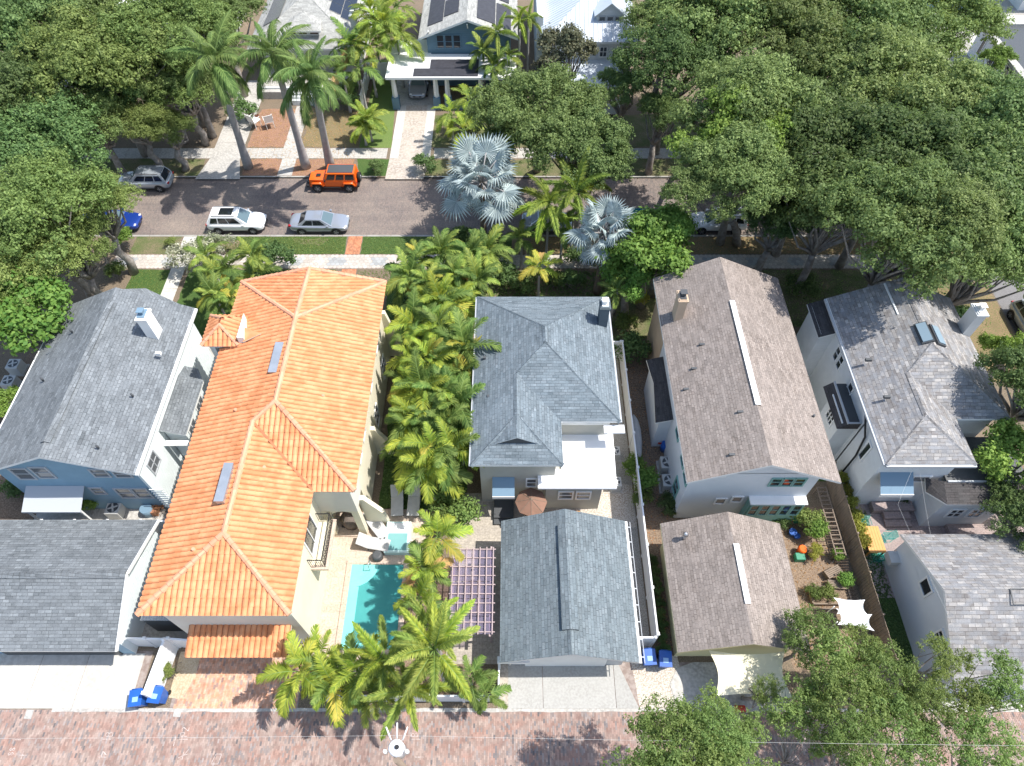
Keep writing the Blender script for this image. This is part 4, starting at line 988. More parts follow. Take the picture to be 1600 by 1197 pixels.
b = MB(); b.box(-9.3,-3.2,60.9,62.2,3.43,3.5); b.build('solar_mat','thermal',X); b = MB(); b.box(-7.8,-3.2,62.25,63.8,3.43,3.5); b.build('solar_mat','thermal',X)
for x in (-11.3,-7.3,-6.2,-3.0):
    c = MB(); c.tube([(x,61.2,1.2),(x,61.2,3.2)], [.26,.19], 4, sm=False); o = c.build('column','white',X); c = MB(); c.box(x-.34,x+.34,60.86,61.54,0,1.2); c.build('column_base','navyside',X)
b = MB(); b.box(-6.0,.3,60.9,61.1,0,.9); b.build('porch_rail','navyside',X)
# bungalow with solar panels
Y = empty('house', (-20.3, 72, 0), 'grey hip roofed bungalow with black solar panels behind the royal palms', 'house')
x0,x1,yS,yN,ze,zr = -26.0,-15.0,65.7,86,3.5,6.2; xr=-20.5
J = (xr,yS+5.5,zr); N2 = (xr,yN-5.5,zr)
roof(Y, [[(x0,yS,ze),(x1,yS,ze),J],[(x1,yS,ze),(x1,yN,ze),N2,J],[(x0,yS,ze),J,N2,(x0,yN,ze)],[(x0,yN,ze),N2,(x1,yN,ze)]], 'sh_pale', .18)
roof(Y, [[(-22.4,66.6,4.75),(-18.6,66.6,4.75),(xr,68.9,5.55)],[(-18.6,66.6,4.75),(-18.9,68.6,4.95),(xr,68.9,5.55)],[(-22.4,66.6,4.75),(xr,68.9,5.55),(-22.1,68.6,4.95)]], 'sh_pale', .12, 'dormer_roof')
walls(Y, -22.0,-19.0,67.0,68.6,3.9,4.72,'whiteside','dormer_wall')
for x in (-21.6,-20.5,-19.4): window(Y,'S',67.0,x,4.45,.8,.35,'whiteside','glass',0,0)
walls(Y, x0+.6, x1-.6, yS+2.2, yN-.5, 0, 3.45, 'whiteside'); part(Y,'porch_wall','whiteside',(-25,-16,63.2,63.4,0,.9)); 
caps(Y, [((x0,yS,ze),J),((x1,yS,ze),J),(J,N2)], 'sh_pale', .35, .04)
def slp(x, y): return min(ze + (zr-ze)*(x1-x)/5.5, 99) if x > xr else ze + (zr-ze)*(x-x0)/5.5
for (xa,xb,ya,yb) in ((-24.9,-23.0,68.8,76.0),):
    b = MB(); b.face([(xa,ya,slp(xa,0)+.08),(xb,ya,slp(xb,0)+.08),(xb,yb,slp(xb,0)+.08),(xa,yb,slp(xa,0)+.08)]); b.build('solar_panel','solar',Y)
for i in range(3):
    for j in range(3):
        xa = -19.3 + i*1.08; ya = 70.0 + j*1.75 + (0 if i != 2 else -.4); 
        if i == 0 and j == 0: continue
        b = MB(); xb = xa + 1.02; yb = ya + 1.68; P = [(xa,ya,slp(xa,0)+.1),(xb,ya,slp(xb,0)+.1),(xb,yb,slp(xb,0)+.1),(xa,yb,slp(xa,0)+.1)]
        b.face(P)
        for q in range(4): b.face([P[q],(P[q][0],P[q][1],P[q][2]-.08),(P[(q+1)%4][0],P[(q+1)%4][1],P[(q+1)%4][2]-.08),P[(q+1)%4]], 1)
        b.build('solar_panel',['solar','alu'],Y)
chimney(Y, -15.4, 67.5, 3, 6.0, .3, .3, 'whiteside', 'white')
for i in range(3): part(Y, 'step', 'whiteside', (-21.6,-19.6,61.6+.35*i,61.95+.35*i,0,.5-.0+.0*i+.001+.15*i))
part(Y, 'step_wall', 'awn_blue', (-19.5,-19.2,61.4,62.8,0,.8)); part(Y, 'porch_floor', 'oldconcrete', (-25,-16,62.7,67.8,0,.75))
# white metal roofed house
Z_ = empty('house', (7.35, 70, 0), 'white house with standing seam metal hip roof and a gabled dormer', 'house')
x0,x1,yS,yN,ze = 2.75,12.0,63.2,80,5.5; hm=(x1-x0)/2; cx=(x0+x1)/2; zr=ze+.54*hm; J=(cx,yS+hm,zr); N2=(cx,yN,zr)
roof(Z_, [[(x0,yS,ze),(x1,yS,ze),J],[(x1,yS,ze),(x1,yN,ze),N2,J],[(x0,yS,ze),J,N2,(x0,yN,ze)]], 'metalwhite', .2)
b = MB(); x = x0+.3
while x < x1:
    d = min(x-x0, x1-x); b.bar((x,yS,ze+.02),(x,yS+d,ze+.54*d+.02),.035,.06); x += .42
y = yS+.4
while y < 76:
    d = min(y-yS, hm); b.bar((x0,y,ze+.02),(x0+d,y,ze+.54*d+.02),.06,.035); b.bar((x1,y,ze+.02),(x1-d,y,ze+.54*d+.02),.06,.035); y += .42
b.build('standing_seams', 'metalwhite', Z_)['kind']='stuff'
walls(Z_, x0+.5, x1-.5, yS+.5, yN-.5, 0, 5.4, 'whiteside')
dx = 9.2
roof(Z_, [[(dx-1.5,64.9,7.0),(dx,64.9,8.2),(dx,67.6,8.3),(dx-1.5,66.6,7.1)],[(dx+1.5,64.9,7.0),(dx+1.5,66.6,7.1),(dx,67.6,8.3),(dx,64.9,8.2)]], 'metalwhite', .1, 'dormer_roof')
walls(Z_, dx-1.25, dx+1.25, 65.1, 67.3, 6.0, 7.0, 'whiteside', 'dormer_wall'); gable(Z_, dx-1.3, dx+1.3, 65.1, 7.0, 8.05, 'whiteside', th=.1); 
for q in (-.75,0,.75): window(Z_, 'S', 65.1, dx+q, 6.65, .5, .45, 'greyvinyl', 'glassb', 0, 0)
for x in (8.7, 11.0): window(Z_, 'S', yS+.5, x, 4.3, .6 if x < 9 else .9, .9, 'white', 'glass', 1, 1)
roof(Z_, [[(3.6,59.9,2.95),(10.5,59.9,2.95),(10.5,63.75,3.5),(3.6,63.75,3.5)]], 'metalwhite', .15, 'porch_roof')
part(Z_, 'porch_wall', 'whiteside', (3.7,10.4,60.1,60.25,0,1.0)); part(Z_, 'porch_floor', 'oldconcrete', (3.7,10.4,60.2,63.7,0,.5))
for x in (3.9,6.0,8.2,10.3): part(Z_, 'porch_post', 'white', (x-.09,x+.09,60.0,60.15,0,2.95))
walls(Z_, 2.4, 3.0, 66, 78, 0, 6.4, 'whiteside', 'side_wing')
# corner of a house at the far left and back left
for (a, c_, d, e, hgt, lab, rm) in ((-47.5,-39.5,64.5,80,3.6,'pale roofed house half hidden by trees in the far left corner','whiteroof'), (-37.5,-29.8,71.5,90,4.2,'grey roofed house at the top edge behind the left trees','sh_pale')):
    h = empty('house', ((a+c_)/2,(d+e)/2,0), lab, 'house')
    walls(h, a+.5, c_-.5, d+.5, e-.5, 0, hgt-.1, 'whiteside'); m_ = (a+c_)/2
    roof(h, [[(a,d,hgt),(m_,d,hgt+1.5),(m_,e,hgt+1.5),(a,e,hgt)],[(c_,d,hgt),(c_,e,hgt),(m_,e,hgt+1.5),(m_,d,hgt+1.5)]], rm, .2); gable(h, a+.5, c_-.5, d+.5, hgt-.1, hgt+1.3, 'whiteside', th=.2)
    window(h, 'S', d+.5, m_+1.5, 2.2, 1, 1.2)
# low flat roofed building in the upper right corner
h = empty('house', (56,70,0), 'low pale building with flat roof and dark windows, upper right corner', 'house')
walls(h, 48.6, 66, 59.5, 71.2, 0, 3.0, 'whiteside'); part(h, 'flat_roof', 'darkgrey', (48.9,66,59.8,70.9,3.0,3.05))
part(h, 'parapet', 'oldconcrete', (48.2,48.95,59.3,71.4,2.95,3.22), (48.95,66,70.95,71.4,2.95,3.25), (48.95,66,59.3,59.8,2.95,3.2))
for y, n_ in ((69.5,.5),(66.6,1.1),(66.6-2.9,1.3),(61.2,1.3)): window(h, 'W', 48.6, y, 1.7, n_, 1.7, 'white', 'glass', 1 if n_ > .6 else 0, 0)
h2 = empty('house', (50,84,0), 'slate grey wall of a house at the top right edge', 'house'); walls(h2, 46.5, 54, 80.5, 92, 0, 4.2, 'bluewall'); roof(h2, [[(46,80,4.2),(54.5,80,4.2),(54.5,92,5),(46,92,5)]], 'sh_pale')
h3 = empty('house', (62,88,0), 'pale house seen at the far top right corner', 'house'); walls(h3, 58, 68, 80.5, 92, 0, 4.2, 'whiteside'); roof(h3, [[(57.5,80,4.2),(68,80,4.2),(68,92,5.2),(57.5,92,5.2)]], 'whiteroof')
patch('corner_pavement', [(46.5,64.5),(50,64.5),(54,73),(60,79),(54,80),(50,74)], .012, 'concrete')
slabwalk('side_pavement', 46.0, 47.4, 40, 66, 14, 'concrete', .022, 'y')

# ------------------------------------------------------------------ fences
def fence(label, pts, h, mat_, wd=1.83, t=.05, post=.13, name='fence', cap=True, boards=False):
    P = [Vector((x, y, 0)) for x, y in pts]
    f = empty(name, P[0], label, 'fence')
    for a, c in zip(P, P[1:]):
        d = c - a; n = max(1, round(d.length / wd)); d = d / n
        for i in range(n):
            p = a + d*i; q = p + d
            if boards:
                m_ = max(1, int(d.length/.16)); e = d/m_
                for j in range(m_):
                    b = MB(); b.bar(p + e*(j+.04) + Vector((0,0,h/2)), p + e*(j+.94) + Vector((0,0,h/2+random.uniform(-.01,.01))), t, 1); 
                    b = MB(); r0 = p + e*(j+.05); r1 = p + e*(j+.95); s = e.normalized().cross(Vector((0,0,1)))*t/2; hh = h - random.uniform(0,.05)
                    for A0, A1 in ((r0,r1),):
                        V8 = [A0-s, A1-s, A1+s, A0+s]; lo = [v + Vector((0,0,.03)) for v in V8]; hi = [v + Vector((0,0,hh)) for v in V8]
                        b.face(hi); 
                        for k_ in range(4): b.face([lo[k_], lo[(k_+1)%4], hi[(k_+1)%4], hi[k_]])
                    b.build('board', mat_, f)
            else:
                b = MB(); s = d.normalized().cross(Vector((0,0,1)))*t/2
                V8 = [p-s, q-s, q+s, p+s]; lo = [v + Vector((0,0,.05)) for v in V8]; hi = [v + Vector((0,0,h-.05)) for v in V8]
                b.face(hi); 
                for k_ in range(4): b.face([lo[k_], lo[(k_+1)%4], hi[(k_+1)%4], hi[k_]])
                b.build('panel', mat_, f)
                b = MB(); b.bar(p + Vector((0,0,h-.04)), q + Vector((0,0,h-.04)), .09, .09); b.build('rail', mat_, f)
            b = MB(); b.box(p.x-post/2, p.x+post/2, p.y-post/2, p.y+post/2, 0, h+.08)
            if cap: b.face([(p.x-.09,p.y-.09,h+.08),(p.x+.09,p.y-.09,h+.08),(p.x,p.y,h+.16)]); b.face([(p.x+.09,p.y-.09,h+.08),(p.x+.09,p.y+.09,h+.08),(p.x,p.y,h+.16)]); b.face([(p.x+.09,p.y+.09,h+.08),(p.x-.09,p.y+.09,h+.08),(p.x,p.y,h+.16)]); b.face([(p.x-.09,p.y+.09,h+.08),(p.x-.09,p.y-.09,h+.08),(p.x,p.y,h+.16)])
            b.build('post', mat_, f)
    p = P[-1]; b = MB(); b.box(p.x-post/2, p.x+post/2, p.y-post/2, p.y+post/2, 0, h+.08); b.build('post', mat_, f)
    return f
fence('long white vinyl fence between the grey house and the taupe house', [(7.72,10.3),(7.72,30.2)], 1.8, 'vinyl', 2.4)
fence('short white fence closing the gravel strip by the middle bins', [(6.4,10.15),(7.6,10.15)], 1.7, 'vinyl', 1.2)
fence('short white fence across the gravel strip near the mid house chimney', [(6.7,30.2),(7.6,30.2)], 1.8, 'vinyl', 1.2)
fence('tall white wall panel dividing concrete drive and brick drive', [(-18.35,10.0),(-18.6,7.4)], 1.8, 'vinyl', 2.6, .16, .16)
fence('white vinyl fence between left garage and the dividing wall', [(-20.6,10.15),(-18.4,10.1)], 1.6, 'vinyl', 1.2)
fence('white vinyl fence joining the dividing wall to the orange house', [(-18.2,10.1),(-16.9,10.0)], 1.7, 'vinyl', 1.3)
fence('white fence behind the left garage roof', [(-27.5,16.75),(-19.8,16.75)], 1.75, 'vinyl', 1.9)
fence('white fence beside the tin shed', [(-19.0,13.4),(-18.3,16.6)], 1.8, 'vinyl', 1.7)
fence('white vinyl fence along the alley below the foxtail palms', [(-9.6,7.35),(-.75,7.35)], 1.35, 'vinyl', 1.9)
fence('white gate posts fence beside the middle drive', [(-.68,7.35),(-.68,9.0)], 1.4, 'vinyl', 1.6)
fence('weathered grey board fence between garden and garden patio', [(19.95,20.6),(19.98,9.0)], 1.8, 'wood', 2.4, .03, .1, cap=False, boards=True)
fence('white fence behind the carport house lawn', [(-14.6,66.2),(-12.0,66.2)], 1.8, 'vinyl', 1.3)
fence('white side fence beside the areca thicket across the street', [(-14.6,60.8),(-14.6,66.2)], 1.6, 'vinyl', 1.8)
# ------------------------------------------------------------------ pool
P_ = empty('swimming_pool', (-7.9, 12.3, 0), 'turquoise swimming pool with corner steps beside the orange house', 'pool')
x0,x1,y0,y1 = -9.4,-6.35,9.95,14.75
pb = MB(); pb.face([(x0+.0,y0,.015),(x1,y0,.015),(x1,y1,.015),(x0,y1,.015)]); 
b = MB(); b.box(x0-.02,x1+.02,y0-.02,y1+.02,.013,.018); b.build('basin_floor', 'deepwall', P_)
b = MB(); b.box(x0,x0+.55,y0,y1-1.3,.018,.028); b.build('bench', 'poolwall', P_)
b = MB(); b.box(x0,x1,y0,y0+.35,.018,.0285); b.build('bench', 'poolwall', P_)
for i, r in enumerate((1.35,1.0,.65)):
    b = MB(); n = 14; b.prism([(x0,y1)] + [(x0+r*1.15*math.sin(math.pi/2*k_/n), y1-r*math.cos(math.pi/2*k_/n)) for k_ in range(n+1)], .018, .034+.012*i); b.build('step', 'poolwall', P_)
b = MB(); b.face([(x0,y0,.075),(x1,y0,.075),(x1,y1,.075),(x0,y1,.075)]); b.build('water', 'water', P_)
b = MB(); b.box(x0-.3,x0,y0-.3,y1+.3,.0,.10); b.box(x1,x1+.3,y0-.3,y1+.3,0,.10); b.box(x0,x1,y0-.3,y0,0,.0995); b.box(x0,x1,y1,y1+.3,0,.0995); b.build('coping', 'travertine', P_)
b = MB(); pts=[(-8.3,y1+.02,.1),(-8.3,y1+.02,.75),(-8.3,y1-.35,.75),(-8.3,y1-.35,.1)]; b.tube(pts,.025,6); b.build('handrail','alu',P_)
S_ = empty('spa', (-6.9,16.1,0), 'small raised teal spa tub north of the pool', 'spa')
b = MB(); b.prism([(-7.55,15.35),(-6.1,15.35),(-6.1,17.3),(-7.55,17.3)],0,.42); b.build('tub','poolwall',S_)
b = MB(); b.prism([(-7.4,15.5),(-6.25,15.5),(-6.25,16.55),(-7.4,16.55)],.42,.425); b.build('water','deepwall',S_)
b = MB(); b.prism([(-7.4,16.65),(-6.25,16.65),(-6.25,17.2),(-7.4,17.2)],.42,.435); b.build('shelf','sheet',S_)
def lounger(x, y, rz, label, m='coverg'):
    r = empty('sun_lounger', (x,y,0), label, 'lounger', 'sun loungers round the pool')
    b = MB(); b.box(-.38,.38,-.95,.35,.32,.42); b.build('seat',m,r,bevel=.03,at=(x,y,0)).location=(0,0,0)
    b = MB(); T=Matrix.Translation((0,.35,.38))@Matrix.Rotation(R(35),4,'X'); b.box(-.38,.38,0,.75,-.04,.06,0,T); b.build('backrest',m,r,bevel=.03)
    for sx in (-1,1):
        for sy in (-.8,.3): b = MB(); b.box(sx*.33-.03,sx*.33+.03,sy-.03,sy+.03,0,.34); b.build('leg','darkgrey',r)
    for c in kids(r): c.location=(0,0,0); 
    r.rotation_euler=(0,0,rz); return r
def local(fn): return fn
# build() subtracts the parent's place, so props made round the origin use this
def prop(name, loc, label, cat, group=None, rz=0):
    o = empty(name, (0,0,0), label, cat, group); o['_loc'] = (loc[0], loc[1], loc[2] if len(loc) > 2 else 0); o['_rz'] = rz; return o
def place(o):
    o.location = o['_loc']; o.rotation_euler = (0,0,o['_rz']); del o['_loc']; del o['_rz']; return o
def lounger(x, y, rz, label, m='coverg', zb=.015):
    r = prop('sun_lounger', (x,y,zb), label, 'lounger', 'sun loungers round the pool', rz)
    b = MB(); b.box(-.38,.38,-.95,.35,.32,.42); b.build('seat',m,r,bevel=.03)
    b = MB(); T=Matrix.Translation((0,.35,.38))@Matrix.Rotation(R(35),4,'X'); b.box(-.38,.38,0,.75,-.04,.06,0,T); b.build('backrest',m,r,bevel=.03)
    for sx in (-1,1):
        for sy in (-.8,.3): b = MB(); b.box(sx*.33-.03,sx*.33+.03,sy-.03,sy+.03,0,.33); b.build('leg','darkgrey',r)
    return place(r)
for px, py, rz, lab in ((590,825,40,'grey covered lounger turned toward the spa, nearest the orange house corner'),(586,853,80,'grey covered lounger lying sideways just above the pool edge'),(622,788,5,'lounger with striped palm shadow, left of the pair by the hedge'),(648,788,0,'light grey lounger at the right of the pair by the hedge')):
    p = G(px,py); lounger(p.x,p.y,R(rz),lab,'coverg')
p = G(591,872); b = MB(); b.tube([(p.x,p.y,.02),(p.x,p.y,.5),(p.x,p.y,.55)],[.32,.30,.2],12); tag(b.build('planter','darkgrey'),'small dark round planter at the top left of the pool','planter')
r = prop('grill', (E2+.75,17.4,.12), 'brown covered barbecue under the loggia arch of the orange house', 'grill')
b = MB(); b.tube([(0,0,0),(0,0,.7),(0,0,.95),(0,0,1.1)],[.55,.62,.5,.2],14); b.build('cover','coverd',r)
b = MB(); b.box(-.62,.62,-.35,.35,0,.08); b.build('base','darkgrey',r); place(r)
# ------------------------------------------------------------------ pergola
r = empty('pergola', (-2.1,12.4,0), 'open pink stained pergola of crossed slats over the paved court', 'pergola')
for i in range(10):
    y = 10.2 + i*.5; b = MB(); b.box(-3.4,-.9,y-.025,y+.025,2.45,2.55); b.build('slat','woodpink',r)
for i in range(7):
    x = -3.25 + i*.37; b = MB(); b.box(x-.025,x+.025,10.05,14.8,2.56,2.62); b.build('slat','woodpink',r)
for i in range(5): b = MB(); b.box(-3.35,-1.0,10.12+i*.93,10.12+i*.93+.9,2.446,2.449); b.build('roof_sheet','lav',r)
for x in (-3.2,-1.15):
    b = MB(); b.box(x-.05,x+.05,10.0,14.9,2.30,2.445); b.build('beam','woodpink',r)
    for y in (10.4,14.5): b = MB(); b.box(x-.06,x+.06,y-.06,y+.06,0,2.3); b.build('post','woodpink',r)
r = prop('dining_set', (-2.2,12.6,.015), 'dark table with benches standing under the pink pergola', 'table')
b = MB(); b.box(-.5,.5,-1.0,1.0,.7,.76); b.build('tabletop','wood',r)
for sx in (-.42,.42):
    for sy in (-.9,.9): b = MB(); b.box(sx-.04,sx+.04,sy-.04,sy+.04,0,.7); b.build('leg','wood',r)
place(r)
for s in (-1,1):
    r = prop('bench', (-2.2+s*.8,12.6,.015), 'slim bench on the %s side of the table under the pergola' % ('left' if s<0 else 'right'), 'bench', 'benches under the pergola')
    b = MB(); b.box(-.17,.17,-.9,.9,.4,.45); b.build('seat','wood',r)
    for sy in (-.8,.8): b = MB(); b.box(-.15,.15,sy-.03,sy+.03,0,.4); b.build('leg','wood',r)
    place(r)
# ------------------------------------------------------------------ umbrella, small furniture
p = G(830,783,2.2)
r = prop('patio_umbrella', (p.x,p.y,.015), 'brown canvas patio umbrella open beside the grey house back wall', 'umbrella')
b = MB(); n=8; R_=.95
for i in range(n):
    a0,a1=2*math.pi*i/n,2*math.pi*(i+1)/n
    b.face([(0,0,2.45),(R_*math.cos(a0),R_*math.sin(a0),2.05),(R_*math.cos(a1),R_*math.sin(a1),2.05)]); b.face([(R_*math.cos(a0),R_*math.sin(a0),2.05),(R_*.99*math.cos(a0),R_*.99*math.sin(a0),1.93),(R_*.99*math.cos(a1),R_*.99*math.sin(a1),1.93),(R_*math.cos(a1),R_*math.sin(a1),2.05)])
b.build('canopy','terra',r)
for i in range(n): a0=2*math.pi*i/n; b=MB(); b.bar((0,0,2.47),(R_*math.cos(a0),R_*math.sin(a0),2.06),.02); b.build('rib','wood',r)
b = MB(); b.tube([(0,0,0),(0,0,2.5)],.025,6); b.build('pole','wood',r); b = MB(); b.tube([(0,0,0),(0,0,.08)],.25,12); b.build('base','darkgrey',r); place(r)
def chair(x, y, rz, label, m='teak', group='patio chairs', zb=.015, s=1.0, name='chair'):
    r = prop(name, (x,y,zb), label, 'chair', group, rz)
    b = MB(); b.box(-.24*s,.24*s,-.24*s,.24*s,.42*s,.46*s); b.build('seat',m,r)
    b = MB(); T=Matrix.Translation((0,.23*s,.46*s))@Matrix.Rotation(R(-12),4,'X'); b.box(-.24*s,.24*s,-.02,.02,0,.45*s,0,T); b.build('backrest',m,r)
    for sx in (-.21,.21):
        for sy in (-.2,.2): b = MB(); b.box(sx*s-.02,sx*s+.02,sy*s-.02,sy*s+.02,0,.42*s); b.build('leg',m,r)
    for sx in (-.25,.25): b = MB(); b.box(sx*s-.02,sx*s+.02,-.2*s,.22*s,.62*s,.65*s); b.build('armrest',m,r)
    return place(r)
def table(x, y, w_, l_, label, m, zb=.015, rz=0):
    r = prop('table', (x,y,zb), label, 'table', None, rz)
    n_ = 6
    for i in range(n_): b = MB(); a=-w_/2+w_*i/n_; b.box(a+.006,a+w_/n_-.006,-l_/2,l_/2,.70,.74); b.build('slat',m,r)
    for sx in (-w_/2+.08,w_/2-.08):
        for sy in (-l_/2+.08,l_/2-.08): b = MB(); b.box(sx-.035,sx+.035,sy-.035,sy+.035,0,.70); b.build('leg',m,r)
    return place(r)
p = G(898,785,.7); table(p.x, 17.3, .55, 1.1, 'honey coloured wooden table between grey garage and white roofed addition', 'teak')
p = G(1365,843,.7); table(p.x, p.y, 1.0, 1.65, 'bright honey wooden table on the pink paver patio, far right', 'teak')
for px,py,rz,m_,lab in ((1352,818,0,'sheet','white cushioned chair at the head of the honey table'),(1388,838,-90,'teak','wooden chair at the right side of the honey table'),(1340,845,90,'teak','wooden chair at the left side of the honey table'),(1368,872,180,'darkgrey','dark folding chair at the foot of the honey table'),(1378,866,150,'darkgrey','second dark folding chair beside the table foot')):
    q = G(px,py,.4); chair(q.x,q.y,R(rz),lab,m)
b = MB(); q=G(1385,873); b.prism([(q.x-.5,q.y-.35),(q.x+.5,q.y-.3),(q.x+.55,q.y+.3),(q.x-.4,q.y+.4)],.013,.02); tag(b.build('mat',M('pale_green_mat',(.36,.42,.38))),'pale green mat on the pink pavers under the folding chairs','mat')
b = MB(); 
for i,(xa,ya,xb,yb) in enumerate(((22.1,18.0,24.6,18.6),(22.7,17.55,24.3,18.0),(22.7,17.1,24.3,17.55))): b.box(xa,xb,ya,yb,0,.5-.16*i)
tag(b.build('patio_steps','pinkpaver'),'pink paver steps going down from the pale house back door','steps')
b = MB(); b.box(26.3,28.4,16.3,17.19,0,.34); b.box(26.3,28.2,15.9,16.3,0,.17); tag(b.build('patio_steps','pinkpaver'),'low paver steps below the two small porch windows','steps')
# garden clutter right of the taupe garage
def pot(px, py, r_, h_, m_, label, z=0):
    p = G(px,py,z); b = MB(); b.tube([(p.x,p.y,z),(p.x,p.y,z+h_*.85),(p.x,p.y,z+h_)],[r_*.7,r_,r_*1.08],12); return tag(b.build('plant_pot',m_),label,'pot','garden pots')
pot(1236,835,.22,.4,'binblue','royal blue glazed pot beside the taupe garage corner')
pot(1243,840,.18,.3,'binblue','smaller blue pot just below the royal blue glazed one')
b = MB(); q=G(1252,860,.3); b.tube([(q.x,q.y,0),(q.x,q.y,.5),(q.x+.02,q.y,.62)],[.2,.27,.22],12); tag(b.build('bucket','orange'),'bright orange bucket among green tubs by the garage','bucket')
b = MB(); q=G(1250,870,.3); b.box(q.x-.28,q.x+.28,q.y-.22,q.y+.22,0,.42); tag(b.build('storage_tub','greenp',bevel=.04),'green plastic tub below the orange bucket','tub')
b = MB(); q=G(1247,808,.3); b.box(q.x-.25,q.x+.25,q.y-.3,q.y+.3,0,.5); tag(b.build('storage_tub','greenp',bevel=.04),'teal green tub near the sunroom windows','tub')
for px,py,lab in ((1302,893,'grey slatted garden bench in the shaded garden bed, upper one'),(1308,913,'grey slatted garden bench in the shaded garden bed, lower one')):
    q=G(px,py,.4); r=prop('bench',(q.x,q.y,0),lab,'bench','garden benches',R(25 if py<900 else -5))
    for i in range(5): b=MB(); b.box(-.5,.5,-.25+i*.1,-.17+i*.1,.4,.43); b.build('slat','wood',r)
    for sx in (-.42,.42): b=MB(); b.box(sx-.03,sx+.03,-.22,.22,0,.4); b.build('leg','wood',r)
    place(r)
for px,py,lab in ((1295,932,'low timber edged raised bed nearest the small tree'),(1290,968,'brown timber raised bed under the white cloths')):
    q=G(px,py); r=prop('raised_bed',(q.x,q.y,0),lab,'raised bed')
    for s in (-1,1): b=MB(); b.box(-1.1,1.1,s*.5-.04,s*.5+.04,0,.28); b.build('board','wood',r); b=MB(); b.box(s*1.1-.04,s*1.1+.04,-.46,.46,0,.279); b.build('board','wood',r)
    b=MB(); b.box(-1.06,1.06,-.46,.46,.0,.2); b.build('soil','dirt',r); place(r)
b = MB(); q = G(1318,955,1.6); 
def cloth(cx,cy,z,w_,l_,rz,label):
    b=MB(); n=10
    T=Matrix.Translation((cx,cy,z))@Matrix.Rotation(rz,4,'Z'); g=[[T@Vector(((i/n-.5)*w_*(1-.25*math.sin(math.pi*j/n)), (j/n-.5)*l_*(1-.2*math.sin(math.pi*i/n)), -.25*math.sin(math.pi*i/n)*math.sin(math.pi*j/n)+.03*math.sin(i*2.1+j))) for j in range(n+1)] for i in range(n+1)]
    for i in range(n):
        for j in range(n): b.face([g[i][j],g[i+1][j],g[i+1][j+1],g[i][j+1]],0,True)
    return tag(b.build('shade_cloth','sheet'),label,'cloth','white shade cloths')
p = G(1330,948,1.7); cloth(p.x,p.y,1.7,1.7,.9,R(-4),'white cloth stretched over the garden bed, upper of two')
p = G(1336,968,1.7); cloth(p.x,p.y,1.7,1.9,.9,R(-10),'white cloth stretched over the garden bed, lower of two')
for px,py in ((1303,948),(1308,972)):
    p=G(px,py,1.7); b=MB(); b.tube([(p.x,p.y,0),(p.x,p.y,1.75)],.03,6); tag(b.build('pole','white'),'white pole holding up the %s garden cloth'%('upper' if py<960 else 'lower'),'pole','cloth poles')
q = prop('trellis',(19.1,19.3,0),'long weathered timber lattice leaning along the board fence','trellis')
for i in range(16): b=MB(); b.box(-.28,.28,-i*.28,-i*.28+.05,.9,.93); b.build('slat','wood',q)
for s in (-.28,.28): b=MB(); b.box(s-.03,s+.03,-4.3,.1,.86,.9); b.build('rail','wood',q)
for s in (-.28,.28):
    for yy in (-4.2,0): b=MB(); b.box(s-.03,s+.03,yy-.03,yy+.03,0,.86); b.build('leg','wood',q)
place(q)
# shade sail
b = MB(); n=12; cs=[G(1107,1016,2.5),G(1226,1018,2.6),G(1240,1092,2.3),G(1118,1088,2.2)]
g=[]
for i in range(n+1):
    row=[]
    for j in range(n+1):
        u_,v_=i/n,j/n; p=cs[0]*(1-u_)*(1-v_)+cs[1]*u_*(1-v_)+cs[2]*u_*v_+cs[3]*(1-u_)*v_
        c_=(cs[0]+cs[1]+cs[2]+cs[3])/4; pin=.16*(4*u_*(1-u_)*(2*v_-1)**4+4*v_*(1-v_)*(2*u_-1)**4)
        p=p.lerp(c_,pin); p.z-=.35*math.sin(math.pi*u_)*math.sin(math.pi*v_); row.append(p)
    g.append(row)
for i in range(n):
    for j in range(n): b.face([g[i][j],g[i+1][j],g[i+1][j+1],g[i][j+1]],0,True)
tag(b.build('shade_sail','sail'),'cream shade sail stretched in front of the taupe garage','shade sail')
for i,(c_,lab) in enumerate(zip(cs[2:],('right','left'))): b=MB(); b.tube([(c_.x,c_.y,0),(c_.x,c_.y,2.6)],.05,8); tag(b.build('post','alu'),'steel post at the %s alley corner of the cream sail'%lab,'post','sail posts')
b = MB(); p=G(1157,1107,.4); b.tube([(p.x-.25,p.y,.3),(p.x+.25,p.y,.3)],.17,10); tag(b.build('buoy','redp'),'small red drum at the alley edge below the cream sail','drum')
